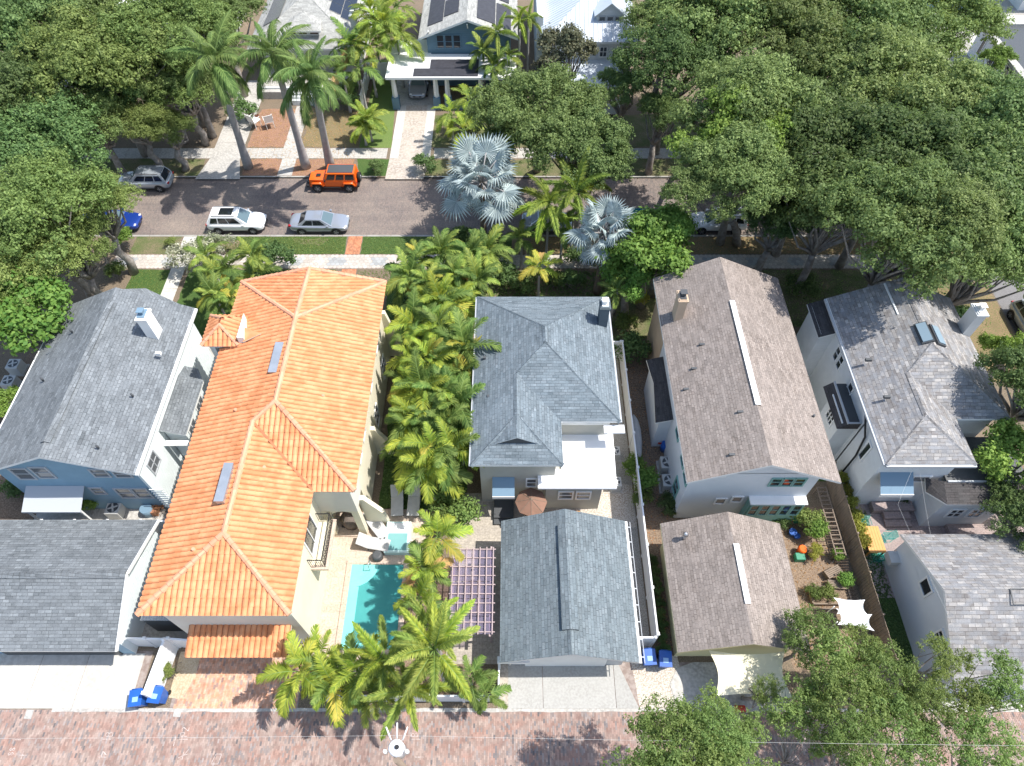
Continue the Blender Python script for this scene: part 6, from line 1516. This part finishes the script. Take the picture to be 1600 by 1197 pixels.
# left side
for a in (
 ('darkA',35,60,8,6.0,'dark broadleaf tree filling the top left corner'),
 ('darkB',40,165,7,5.5,'dark green tree at the left edge above the olive oak'),
 ('oakB',165,105,8,6.6,'olive leaved tree, second from the top left corner'),
 ('oakA',130,30,7,4.8,'mid green tree at the top edge, left of the pale roof gap'),
 ('oakB',262,60,8.5,5.8,'olive leaved tree at the top edge left of the tallest palms'),
 ('oakD',345,40,7,4.8,'grey green tree behind the leftmost royal palm'),
 ('darkA',80,235,6,5.2,'dark leaved tree over the pavement at the left edge'),
 ('oakC',150,190,5.5,3.4,'small dark tree between the olive oaks and the silver suv'),
 ('oakB',213,190,5,3.0,'yellow green tree above the silver suv'),
 ('oakB',262,205,4,2.3,'low bushy tree right above the silver suv, beside the left driveway'),
 ('oakD',295,120,6,3.7,'shaded tree left of the leftmost royal palm trunk'),
 ('oakB',55,345,8,5.6,'large olive oak on the near side, left edge, hiding a blue car'),
 ('oakB',146,325,6.5,3.1,'right hand outlier of the large olive oak by the blue car'),
 ('oakB',35,430,6.5,4.4,'olive tree between the large oak and the bright mango tree'),
 ('oakB',108,392,6.0,3.2,'olive crown between the large oak and the pavement corner'),
 ('oakD',245,125,6.2,3.8,'grey green tree in the middle of the upper left group'),
 ('darkB',175,140,6.5,3.4,'dark inner tree of the upper left group'),
 ('mango',45,500,5.5,3.9,'glossy yellow green mango tree left of the blue house'),
 ('mango',15,470,4.5,2.5,'smaller glossy tree at the left edge above the mango tree'),
 ('small',10,640,2.4,1.4,'small leafy tree at the left edge by the blue house roof'),
): tree(*a)
# middle and right street trees
for a in (
 ('oakD',845,195,7.5,5.6,'dark green oak across the street behind the silver palm'),
 ('darkB',905,242,6.5,4.5,'dark green oak right of the big one across the street'),
 ('oakD',790,200,6,3.4,'left outlier of the dark green oak by the concrete driveway'),
 ('magn',880,92,6.5,3.2,'sparse magnolia with grey leaves before the white metal roof'),
 ('magn',850,130,4.5,2.0,'lower sparse magnolia by the white porch'),
 ('small',1018,400,5.2,3.5,'fresh green tree right of the lower silver palm'),
 ('small',1040,372,5.8,2.4,'upper crown of fresh green leaves over the teal car'),
 ('small',985,440,3.6,2.2,'fresh green small tree beside the taupe roof corner'),
 ('oakC',1030,185,5.5,2.6,'low green tree before the white house porch'),
 ('darkB',1050,110,8,5.0,'dark tree right of the white metal roofed house'),
 ('oakA',1120,45,9,6.6,'tall oak at the top edge right of the white metal roof'),
 ('oakD',1045,30,8.5,4.8,'tall oak overhanging the white metal roof corner'),
 ('oakA',1215,75,9,6.2,'tall oak at the top, right of the white roof'),
 ('oakC',1170,185,10,5.4,'round bright crowned oak over the street, centre right'),
 
 ('darkA',1290,150,8,5.6,'dark leaved oak in the upper right grove'),
 ('oakA',1330,50,9,6.6,'pale oak at the top edge of the upper right grove'),
 ('oakB',1440,40,8.5,6.2,'olive oak near the top right corner building'),
 ('oakD',1395,150,9,6.4,'oak in the middle of the upper right grove'),
 ('darkB',1270,260,8.5,6.2,'large dark oak over the street, right'),
 ('oakC',1300,340,7.5,5.4,'oak above the pale weathered roof house'),
 ('darkB',1390,270,9,6.2,'dark oak right of the street centre grove'),
 ('oakD',1410,365,10,5.6,'oak shading the weathered roof'),
 ('darkA',1500,300,9,6.0,'dark oak near the side street'),
 ('oakD',1500,180,8,5.2,'oak above the side street opening'),
 ('darkB',1570,220,9,5.6,'oak at the right photo edge below the corner building'),
 ('oakD',1580,340,9,5.6,'oak at the right photo edge over the side street'),
 ('oakC',1530,420,7.5,4.6,'oak over the side street beside the pale chimney'),
 ('small',1480,260,5,2.6,'small tree hidden within the right grove'),
 ('darkA',1215,350,5.5,2.6,'low dark tree behind the taupe roof top corner'),
 ('small',1575,560,3.0,2.0,'leafy small tree beside the parked car at right edge'),
  ('small',1580,720,4.6,2.4,'bright leaved tree over the right rear porch'),
 ('darkB',1600,810,3.6,2.6,'dark shrubby tree above the pale garage at photo edge'),
 ('small',1555,98,2.6,1.7,'small green tree by the low corner building'),
): tree(*a)
tree('oakC',0,0,10.5,4.2,'tallest oak throwing shade over the skylights',world=(26.2,31.6,10.5),base=(27.2,33.4))
tree('darkA',0,0,8.0,3.4,'dark tree right of the weathered roof at photo edge',world=(29.4,22.0,8.0),base=(31.0,22.6))
tree('oakC',1145,275,9.5,4.3,'oak overhanging the white suv at right',base=(18.4,41.9))
tree('bright',1150,210,10.0,4.5,'sunlit yellow green crown in front of the round oak',base=(19.5,51.6))
tree('oakB',285,140,5.5,3.4,'olive tree left of the left driveway behind the silver suv')
tree('oakC',1100,300,9.0,3.0,'oak crown over the street at the left edge of the right grove',base=(15.0,51.5),th=.2)
tree('light',0,0,8.2,1.5,'dense upper crown of the leftmost alley trees',world=(8.3,4.5,8.2),base=(8.6,.4),th=.12)
tree('light',0,0,7.6,2.0,'lower crown of the leftmost alley trees',world=(6.9,4.0,7.6),base=(7.4,.5),th=.12)
tree('oakD',975,140,6,2.6,'oak between the white porch and the right hand grove')
# light leaved trees over the alley, lower right
for i,a in enumerate((
 (1262,1000,4.0,1.8,'light leaved crown rising beside the taupe garage, topmost of the alley trees'),
 (1300,1055,4.8,2.5,'dense light leaved tree between taupe and pale garages'),
 (1382,1070,5.6,2.0,'light leaved tree left of the pale garage front'),
 (1240,1125,4.8,2.1,'light leaved tree just below the right end of the cream sail'),
 (1335,1165,7.0,1.5,'light leaved crown at the bottom edge in the middle of the alley trees'),
 (1095,1140,7.2,1.8,'light leaved crown reaching left over the alley below the blue bins'),
 (1045,1165,7.4,2.1,'light leaved crown at the bottom edge, leftmost of the alley trees'),
 (1085,1235,8.0,2.6,'light leaved crown cut by the bottom edge, throwing shade on the alley'),
 (1030,1245,8.6,2.2,'light leaved crown just showing at the bottom edge left of the others'),
 (1150,1175,7.2,1.9,'light leaved crown at the bottom edge under the red drum'),
 (1195,1080,3.6,.9,'thin light leaved spray over the cream sail'),
 (1470,1035,6.0,1.4,'thin light leaved crown before the pale garage wall'),
 (1445,1110,6.6,1.4,'light leaved crown below the pale garage corner'),
 (1560,1080,6.6,1.9,'light leaved tree at the right photo edge below the weathered garage roof'),
 (1400,1150,6.4,2.0,'light leaved crown at the bottom edge below the pale garage corner'),
 (1500,1100,6.2,1.9,'light leaved crown over the pale garage drive'),
 (1320,1110,6.0,2.2,'light leaved crown in the heart of the alley trees'),
 (1350,1020,4.6,1.5,'light leaved crown beside the board fence at the garden end'),
 (1530,1170,7.0,1.8,'light leaved tree at the lower right corner'),
)): tree('light' if i%2==0 else 'lightB',*a,th=.10,group='light leaved trees over the alley')
# shrubs
def shrub(key,px,py,r_,label,zs=None,name='shrub',z0=0.0):
    return tree(key,px,py,r_*.75,r_,label,None,name=name,cat='shrub',th=.03,zs=zs)
for a in (
 ('gbush',195,378,1.15,'bright green shrub at the kerb by the blue car'),
 ('bush',266,380,.55,'narrow shrub left of the pale path at the kerb'),
 ('bush',313,378,.5,'low shrub right of the pale path at the kerb'),
 ('bush',180,425,.9,'low shrub behind the top of the blue house roof'),
 ('wbush',300,410,1.7,'pale flowering shrub right of the front path'),
 ('wbush',345,385,1.2,'pale flowering shrub nearer the street'),
 ('dbush',425,405,1.5,'dark round shrub on the pavement side of the tiled house'),
 ('bush',262,1048,.55,'small leafy shrub in the sandy bed beside the brick drive'),
 ('bush',700,778,1.35,'rounded hedge shrub at the court corner below the palm row'),
 ('bush',716,805,1.35,'rounded hedge shrub beside the paver court'),
 ('bush',695,805,1.1,'hedge shrub with red blooms nearest the spa'),
 ('gbush',992,730,.95,'bright green small tree crown left part, beside the long white fence'),
 ('gbush',1012,752,1.0,'bright green small tree crown right part, beside the long white fence'),
 ('bush',1000,775,.8,'lowest clump of the bright shrub at the white fence'),
 ('dbush',1045,790,.7,'dark shrub below the two air conditioners'),
 ('bush',1265,815,1.0,'broad leafy garden plant beside the sunroom'),
 ('gbush',1275,828,.9,'light green garden plant right of the sunroom corner'),
 ('dbush',1222,815,.5,'dark plant under the teal windows'),
 ('bushy',1272,862,.6,'dry yellowish garden plant by the orange bucket'),
 ('gbush',1322,908,.6,'bright green potted plant by the board fence'),
 ('bush',1292,925,.6,'plants growing in the timber edged bed'),
 ('bush',1268,925,.5,'small plant at the left end of the timber edged bed'),
 ('gbush',1308,870,.5,'small plant above the grey garden bench'),
 ('dbush',1480,500,1.6,'dark shrub beside the pale chimney'),
 ('dbush',1560,780,1.2,'dark shrub right of the pale porch'),
 ('dbush',1410,782,.4,'small potted shrub by the pale house back wall'),
 ('bush',975,505,1.0,'leafy shrub beside the mid house chimney'),
 ('bushy',1000,470,.9,'yellowish shrub left of the taupe chimney'),
 ('dbush',985,545,1.3,'dark shrub at the top of the dirt side yard'),
 ('dbush',1255,450,1.2,'dark shrub between taupe roof and pale house'),
 ('dbush',662,258,1.1,'dark shrub beside the concrete driveway apron'),
 ('dbush',588,262,.8,'dark spiky shrub behind the orange car'),
 ('rbush',150,205,.9,'reddish shrub showing through the left trees'),
 ('rbush',395,180,.7,'reddish shrub above the white chairs'),
 ('dbush',380,175,1.3,'dark hedge behind the white chairs'),
 ('dbush',545,150,1.5,'dark shrub beside the bungalow porch'),
 ('bush',800,140,1.6,'green shrub beside the slate blue porch'),
 ('gbush',745,190,1.6,'green bush right of the concrete driveway'),
 ('bush',780,230,1.8,'rounded bush before the dark oak'),
 ('dbush',720,378,1.3,'dark shrub at the foot of the large silver palm, left'),
 ('dbush',770,385,1.3,'dark shrub at the foot of the large silver palm, right'),
 ('dbush',905,405,1.2,'dark shrub left of the lower silver palm trunk'),
 ('dbush',820,445,1.0,'dark shrub at the front corner of the grey house'),
 ('bush',865,440,.9,'green shrub by the front wall of the grey house'),
 ('dbush',790,430,1.1,'dark shrub beside the last palms of the row near the street'),
 ('dbush',890,440,1.0,'dark shrub behind the grey roof top edge'),
 ('dbush',25,760,.8,'dark plant in the courtyard left of the blue house awning'),
 ('gbush',140,790,.8,'yellow green plant behind the left garage'),
 ('rbush',250,795,.45,'rusty spiky plant behind the left garage corner'),
): shrub(*a)
# hedge beside the board fence: a row of clipped yellow bushes
for i in range(6):
    y=20.0-i*.82; tree('bushy',0,0,.5,.66,'yellow leaved hedge bush beside the board fence, number from the house side: %s'%('first','second','third','fourth','fifth','last')[i],'yellow hedge bushes by the board fence',name='hedge_bush',cat='hedge',th=.03,world=(20.6,y,0),zs=.9)
for i in range(9):
    y=14.9-i*.62; tree('dbush',0,0,.3,.36,'%s dark edging plant clump along the taupe garage'%('first','second','third','fourth','fifth','sixth','seventh','eighth','last')[i],'edging plants along the taupe garage',name='edging_plant',cat='plant',th=0,world=(8.25,y,0))

# ------------------------------------------------------------------ palms
def frond(L_,rise,droop,n,ll,lw,ang=55,hang=.5,vee=20,whorl=False,seed=0,stem=.14,mname='f_green'):
    rnd=random.Random(seed); b=MB(); pts=[Vector((0,0,0))]; N_=14; dirs=[]
    for i in range(N_):
        t_=i/N_; a=rise-droop*t_**1.25; d=Vector((math.cos(a),0,math.sin(a))); dirs.append(d); pts.append(pts[-1]+d*L_/N_)
    dirs.append(dirs[-1])
    b.tube(pts,[.035*L_/3*(1-.85*i/N_)+.006 for i in range(N_+1)],4,1)
    for i in range(n):
        t_=stem+(1-stem)*(i+.5)/n; f=t_*N_; k=min(int(f),N_-1); p=pts[k].lerp(pts[k+1],f-k); d=dirs[k]; up=Vector((-d.z,0,d.x))
        le=ll*(math.sin(math.pi*min(1,(.18+.82*t_)))**.6)*rnd.uniform(.85,1.12)
        if t_>.9: le*=.8
        for s in (-1,1):
            angs=(vee,) if not whorl else (vee+35,-5,-45)
            for va in angs:
                an=R(ang*(1-.45*t_)+rnd.uniform(-7,7)); v_=R(va+rnd.uniform(-8,8))
                side=Vector((0,s,0))*math.cos(v_)+up*math.sin(v_)
                dd=(d*math.cos(an)+side*math.sin(an)).normalized()
                wv=(dd.cross(up)).normalized()
                if wv.length<.1: wv=d
                w0=lw*rnd.uniform(.8,1.15); m=p+dd*le*.5+Vector((0,0,-hang*le*.12)); e=p+dd*le*.98+Vector((0,0,-hang*le*.55))
                b.v+= [tuple(p-wv*w0*.5),tuple(p+wv*w0*.5),tuple(m-wv*w0*.62),tuple(m+wv*w0*.62),tuple(e)]
                q=len(b.v)-5; b.f+=[[q,q+1,q+3,q+2],[q+2,q+3,q+4]]; b.m+=[0,0]; b.sm+=[False,False]
    o=b.build('frond',[mname,'crownsh']); me=o.data; bpy.data.objects.remove(o); return me
def fan(rad,n,seed,mname,pet=1.0):
    rnd=random.Random(seed); b=MB(); b.tube([(0,0,0),(pet*.5,0,.12),(pet,0,.1)],[.045,.035,.03],5,1)
    c=Vector((pet,0,.1))
    for i in range(n):
        a0=R(-150+300*i/n); a1=R(-150+300*(i+1)/n); am=(a0+a1)/2; l=rad*rnd.uniform(.88,1.05)*(1-.18*abs(am)/R(150)); f=.55
        def pt(a,r_,z): return c+Vector((math.cos(a)*r_,math.sin(a)*r_,z))
        dz=-.28*rad*abs(math.sin(am))**2
        z1=.10*rad
        p0,p1,pm=pt(a0,rad*f,0+dz*.3),pt(a1,rad*f,0+dz*.3),pt(am,rad*f,z1*.55+dz*.3)
        tip=pt(am,l,dz-rnd.uniform(.02,.22)*rad)
        q0,q1=p0.lerp(pt(am,rad*f,0),.12),p1.lerp(pt(am,rad*f,0),.12); b.face([c,q0,pm]); b.face([c,pm,q1]); b.face([q0,tip,pm]); b.face([pm,tip,q1])
    # weld not needed; each blade is one island
    o=b.build('frond',[mname,'palegrey']); me=o.data; bpy.data.objects.remove(o); return me
FR={}
FCFG={}
def fset(key,mats_,**kw): FCFG[key]=kw
def getf(key,mname,v):
    if (key,mname,v) not in FR:
        ri,dr=((1.25,1.0),(.85,1.35),(.35,1.35),(-.15,1.0))[v]
        FR[(key,mname,v)]=frond(rise=ri,droop=dr,seed=v*7+3,mname=mname,**FCFG[key])
    return FR[(key,mname,v)]
fset('royal',('f_royal','f_dry'),L_=3.5,n=60,ll=.95,lw=.05,hang=1.7,vee=28)
fset('areca',('f_areca','f_green','f_yellow','f_rust'),L_=2.1,n=28,ll=.72,lw=.045,ang=54,hang=.8,vee=28,stem=.22)
fset('fox',('f_fox','f_areca','f_yellow'),L_=2.5,n=44,ll=.40,lw=.034,ang=62,hang=.5,vee=15,whorl=True)
fset('xmas',('f_green','f_fox','f_yellow','f_rust'),L_=2.0,n=34,ll=.60,lw=.05,ang=55,hang=.8,vee=22)
fset('broad',('f_areca','f_green','f_yellow','f_rust'),L_=2.1,n=24,ll=.70,lw=.058,ang=56,hang=.8,vee=26,stem=.2)
for v in range(3): FR[('fan','f_silver',v)]=fan(1.05,26,v,'f_silver',1.5)
def palm(key,px,py,z,nf,label,mats_,wts,scale=1.0,kind='palm',trunk='palegrey',tr=.12,lean=(0,0),group=None,shaft=True,world=None,spread=1.0,base=None):
    p=Vector(world) if world else G(px,py,z)
    r=bpy.data.objects.new(kind,None); COL.objects.link(r); bx,by=(base if base else (p.x-lean[0],p.y-lean[1])); by=max(by,7.6); r.location=(bx,by,0); tag(r,label,'palm',group)
    top=Vector((p.x-bx,p.y-by,z)); b=MB(); n_=10; pts=[];rs=[]
    for i in range(n_+1):
        t_=i/n_; pts.append(Vector((top.x*t_**1.3,top.y*t_**1.3,(z-(.9*scale if shaft else 0))*t_))); rs.append(tr*(1.5-.9*min(1,t_*4)*.5 if t_<.25 else 1.05-.25*t_)*(1+.03*(i%2)))
    b.tube(pts,rs,9); o=b.build('trunk',trunk); o.parent=r
    if shaft: b=MB(); b.tube([pts[-1],pts[-1].lerp(top,.5),top],[tr*.9,tr*1.1,tr*.5],8); o=b.build('crownshaft','crownsh'); o.parent=r
    a=random.uniform(0,6.28)
    for i in range(nf):
        t_=i/max(1,nf-1); ft=t_; v=0 if t_<.2 else 1 if t_<.5 else 2 if t_<.82 else 3
        mname=random.choices(mats_,wts)[0]
        if key=='fan':
            me=FR[('fan','f_silver',i%3)]; o=bpy.data.objects.new('frond',me); o.rotation_euler=(random.uniform(-.25,.25),R(-72+118*t_*spread),a)
        else:
            if 'f_rust' in mats_ and v<2 and mname=='f_rust': mname=mats_[0]
            me=getf(key,mname,v); o=bpy.data.objects.new('frond',me); o.rotation_euler=(random.uniform(-.25,.25),random.uniform(-.15,.15),a)
        COL.objects.link(o); o.parent=r; o.location=top; s=scale*random.uniform(.72,1.15); o.scale=(s,s,s); a+=2.39996+random.uniform(-.2,.2)
    return r
# royal palms across the street
for (bx_,by_),px,py,lab in (((-23.8,51.9),335,95,'leftmost of three tall royal palms, by the left driveway'),((-18.6,51.9),428,88,'middle one of three tall royal palms'),((-16.4,51.9),487,118,'tall royal palm directly behind the orange car')):
    q=G(px,py,11.5); palm('royal',0,0,11.5,24,lab,('f_royal',),(1,),1.0,'royal_palm','palegrey',.30,group='royal palms on the far verge',world=q,base=(bx_,by_))
# silver fan palms
palm('fan',752,285,6.2,30,'larger silver blue fan palm at the kerb, left of two',('f_silver',),(1,),1.42,'silver_palm','palmbrown',.24,group='silver fan palms',shaft=False)
palm('fan',945,365,6.0,28,'silver blue fan palm behind the grey house, right of two',('f_silver',),(1,),1.2,'silver_palm','palmbrown',.22,group='silver fan palms',shaft=False)
# palm row between orange and grey houses
row=[(690,395,4.2,'x'),(735,400,4.4,'x'),(655,400,4.0,'x'),(712,430,4.6,'x'),(668,440,4.4,'x'),(760,395,4.0,'x'),(640,432,3.6,'x'),(745,440,4.2,'x'),(690,470,4.6,'a'),(655,478,4.4,'a'),(720,480,4.4,'b'),
 (640,510,4.6,'a'),(678,515,5.2,'b'),(705,530,4.8,'a'),(735,548,5.2,'r'),(640,560,4.4,'a'),(665,565,5.0,'b'),(700,575,4.8,'x'),(728,590,4.6,'x'),(628,600,4.0,'a'),(655,610,4.8,'b'),(690,615,5.0,'x'),(720,635,4.6,'x'),
 (635,655,4.4,'b'),(660,645,4.9,'a'),(700,660,4.8,'r'),(725,672,4.2,'x'),(640,690,3.8,'b'),(672,700,5.0,'a'),(705,705,4.4,'b'),(665,730,4.2,'a')]
ordn=['first','second','third','fourth','fifth','sixth','seventh','eighth','ninth','tenth','eleventh','twelfth','thirteenth','fourteenth','fifteenth','sixteenth','seventeenth','eighteenth','nineteenth','twentieth','twenty first','twenty second','twenty third','twenty fourth','twenty fifth','twenty sixth','twenty seventh','twenty eighth','twenty ninth','thirtieth','last']
for i,(px,py,z,kk_) in enumerate(row):
    if py>460: px=650+(px-640)*.80
    side='left' if px<668 else 'right' if px>705 else 'middle'
    if kk_=='a': args=('broad',('f_areca','f_green','f_yellow'),(5,4,.25)); d='bright yellow green'
    elif kk_=='b': args=('areca',('f_areca','f_green','f_yellow'),(4,4,.2)); d='feathery yellow green'
    elif kk_=='r': args=('areca',('f_green','f_rust','f_yellow'),(5,2,1)); d='green palm with rusty lower fronds'
    else: args=('xmas',('f_green','f_fox','f_rust','f_yellow'),(6,4,.9,.3)); d='drooping dark green'
    palm(args[0],px,py,z,18,'%s palm, %s from the street in the %s of the row'%(d,ordn[i],side) if kk_!='r' else '%s, %s from the street in the row'%(d,ordn[i]),args[1],args[2],random.choice((.85,1.0,1.15,1.25)),'palm','palegrey',.07,group='palms in the row between orange and grey houses',shaft=True)
# the frond reaching over the grey roof
# palms beside the pool and above the alley
bot=[('broad',684,838,4.4,15,.9,'yellow green palm at the top end of the pool hedge, beside the paver court',('f_areca','f_yellow','f_green'),(6,1,1)),
 ('areca',662,890,4.0,13,.9,'rust tipped palm beside the pool edge',('f_areca','f_rust','f_green'),(5,2,2)),
 ('areca',668,893,4.2,13,.78,'feathery palm left of the pink pergola',('f_green','f_rust','f_areca'),(4,2,2)),
 ('broad',655,935,4.2,12,.85,'broad leaved palm between pool and pergola',('f_areca','f_green'),(4,2)),
 ('fox',672,978,5.4,12,.85,'foxtail palm just below the pink pergola',('f_fox','f_areca'),(4,2)),
 ('fox',678,1015,7.2,15,1.12,'largest foxtail palm in the middle of the alley group',('f_fox','f_areca'),(5,2)),
 ('fox',600,1030,5.6,13,1.0,'foxtail palm at the lower end of the pool',('f_fox','f_areca'),(5,2)),
 ('fox',640,1080,4.6,12,.95,'low foxtail palm overhanging the alley bricks',('f_fox','f_yellow','f_areca'),(4,1,2)),
 ('areca',560,1050,4.4,13,.95,'feathery palm left of the foxtail group',('f_areca','f_green'),(3,2)),
 ('broad',470,1050,3.8,14,.95,'bright yellow green palm beside the tiled garage canopy',('f_areca','f_yellow'),(8,1)),
 ('broad',520,1065,3.6,13,.95,'yellow green palm second from the garage canopy',('f_areca','f_yellow','f_green'),(5,1,1)),
 ('areca',500,1030,3.6,10,.85,'small palm with one orange frond by the white pool wall',('f_areca','f_rust'),(4,1)),
 ('areca',580,1090,3.4,10,.9,'low palm drooping over the alley, left of the pole',('f_fox','f_yellow'),(4,1)),
 ('broad',735,1060,2.6,10,.7,'dark low palm right of the foxtails by the white fence',('f_green','f_areca'),(4,1)),
 ('xmas',760,1085,1.8,8,.7,'banana like plant at the white fence corner',('f_green',),(1,))]
for key,px,py,z,nf,s,lab,ms,ws in bot: palm(key,px,py,z,nf,lab,ms,ws,s,'palm','palegrey',.08 if key!='fox' else .13,group='palms round the pool and alley')
# front of the grey house
for a in (('fox',858,318,5.6,14,'tall foxtail palm right of the large silver palm',('f_fox','f_areca'),(3,1),1.35),('fox',900,300,6.2,14,'taller foxtail palm behind the right silver palm',('f_fox','f_areca'),(3,1),1.3),
 ('xmas',880,352,4.0,12,'green palm below the two foxtails at the kerb',('f_green','f_fox'),(3,1),1.1),('xmas',815,372,3.2,12,'low green palm between the large silver palm and the foxtails',('f_green','f_fox'),(3,1),1.0),
 ('broad',843,418,3.6,12,'small yellow orange palm above the grey roof edge',('f_areca','f_yellow','f_rust'),(4,3,1),.85),
 ('xmas',970,425,4.4,11,'slim green palm between the silver palm and taupe house',('f_green','f_fox'),(3,2),.8),('xmas',962,455,4.0,9,'small palm with pale stems near the grey chimney',('f_green','f_fox'),(3,1),.7)):
    palm(a[0],a[1],a[2],a[3],a[4],a[5],a[6],a[7],a[8],'palm','palegrey',.10,group='palms in front of the grey house')
# beside the orange house front
for a in (('xmas',345,425,3.2,13,'feathery palm left of the tiled turret, nearest the path'),('xmas',392,400,3.6,13,'feathery palm above the tiled roof corner'),('xmas',335,460,3.4,14,'drooping palm between blue house and tiled roof'),('xmas',360,470,3.0,12,'drooping palm just above the tiled turret'),('xmas',322,400,3.0,11,'palm behind the pale flowering shrub'),('xmas',405,428,2.6,9,'low palm tucked at the tiled roof corner')):
    palm(a[0],a[1],a[2],a[3],a[4],a[5],('f_green','f_fox','f_yellow'),(5,4,.7),1.0,'palm','palegrey',.09,group='palms beside the tiled house front')
# across the street
for a in (('areca',598,40,6.0,22,1.6,'big areca clump beside the slate blue house, top',('f_fox','f_areca','f_rust')),('areca',580,20,6.0,20,1.5,'areca clump at the top edge right of the bungalow',('f_fox','f_areca','f_rust')),('areca',620,60,5.0,20,1.4,'areca clump right behind the white carport corner',('f_fox','f_areca','f_rust')),('areca',575,75,5.0,15,1.4,'areca clump left of the white carport, lower',('f_fox','f_areca','f_rust')),('areca',620,10,6.0,14,1.4,'areca clump at the top edge left of the solar roof',('f_fox','f_green')),
 ('xmas',548,70,5.6,14,1.3,'palm with orange old fronds by the bungalow roof corner',('f_green','f_rust','f_fox')),('areca',560,105,4.4,14,1.3,'dark areca clump beside the narrow lawn',('f_green','f_rust')),('xmas',535,115,4.0,12,1.2,'drooping palm before the bungalow wall',('f_green','f_rust')),
 ('xmas',575,188,2.2,22,1.05,'bushy young palm on the lawn beside the driveway',('f_fox','f_areca')),('xmas',567,200,1.8,16,1.0,'bushy young palm in front of the other on the lawn',('f_fox','f_areca')),
 ('fox',777,52,6.5,9,.9,'slim palm before the slate blue gable',('f_fox','f_green')),('fox',812,32,7.0,8,.85,'slender palm right of the solar roof',('f_fox','f_areca')),('fox',826,28,7.0,8,.8,'slender palm beside the white metal roof',('f_fox','f_areca')),
 ('xmas',755,80,4.6,13,1.1,'palm over the carport right part',('f_green','f_fox')),('xmas',770,105,4.0,13,1.1,'palm in front of the slate blue porch',('f_green','f_fox')),('xmas',795,90,4.2,12,1.0,'palm beside the slate blue house corner',('f_green','f_fox')),
 ('areca',705,180,2.8,13,1.2,'areca palm at the right side of the concrete driveway',('f_fox','f_areca')),('areca',735,160,2.8,12,1.1,'areca palm before the slate blue porch rail',('f_fox','f_areca')),('areca',725,205,2.4,11,1.1,'areca palm above the large silver palm',('f_fox','f_areca'))):
    palm(a[0],a[1],a[2],a[3],a[4],a[6],a[7],(6,3,.8)[:len(a[7])],a[5],'palm','palegrey',.11,group='palms across the street')
# loose leaf litter on far lawns and verges
rng=np.random.default_rng(5)
def litter(name,x0,x1,y0,y1,n,size,mname,label,z=.03):
    P=np.stack([rng.uniform(x0,x1,n),rng.uniform(y0,y1,n),np.full(n,z)],1); Nn=rng.normal(size=(n,3))*.3+np.array([0,0,1]); Nn/=np.linalg.norm(Nn,axis=1)[:,None]
    V,F=leafset(P,Nn,size,rng); me=npmesh(name,V,F,mname); o=bpy.data.objects.new(name,me); COL.objects.link(o); tag(o,label,'ground cover',kind='stuff')
litter('leaf_litter',-24.4,-14.4,50.8,61,2500,.05,'f_rust','fallen brown leaves on the mulched front beds across the street')
litter('grass_tufts',-25.8,-13.7,40.8,42.8,4600,.06,'l_shrub','grass tufts on the near verge',.02)
litter('grass_tufts',-12.2,-.5,40.8,42.8,4600,.05,'l_shrub','grass tufts on the near verge right of the brick path',.02)
litter('grass_tufts',-12.2,-6,33.4,38.9,3000,.05,'l_shrub','grass tufts in the lawn before the tiled house',.02)
litter('grass_tufts',-30,-27.3,31.6,38.9,1500,.05,'l_shrub','grass tufts in the lawn before the blue house',.02)
litter('grass_tufts',16,36,33,38.9,3000,.06,'l_shrub','grass tufts in the shaded lawns at right',.02)
litter('leaf_litter',1.5,36,40.8,42.8,1500,.05,'f_rust','fallen leaves under the right hand street trees')
litter('leaf_litter',8,9.6,10,30,500,.05,'f_rust','fallen leaves in the narrow dirt side yard')
litter('leaf_litter',15.3,19.7,9,18,600,.05,'f_rust','fallen leaves in the small back garden')
litter('ground_cover',-2.5,7.4,31.6,38.8,6000,.10,'l_dark','dark planting covering the front yard of the grey house')
litter('ground_cover',-8.2,-3,18.4,38,5000,.09,'l_dark','dark ground cover under the palm row')
litter('ground_cover',18,20.4,20.4,33.5,5000,.06,'l_shrub','grass blades in the green strip beside the pale house')
litter('ground_cover',20.1,21.8,9.3,18.2,3000,.06,'l_dark','grass blades in the shaded strip beside the pale garage')
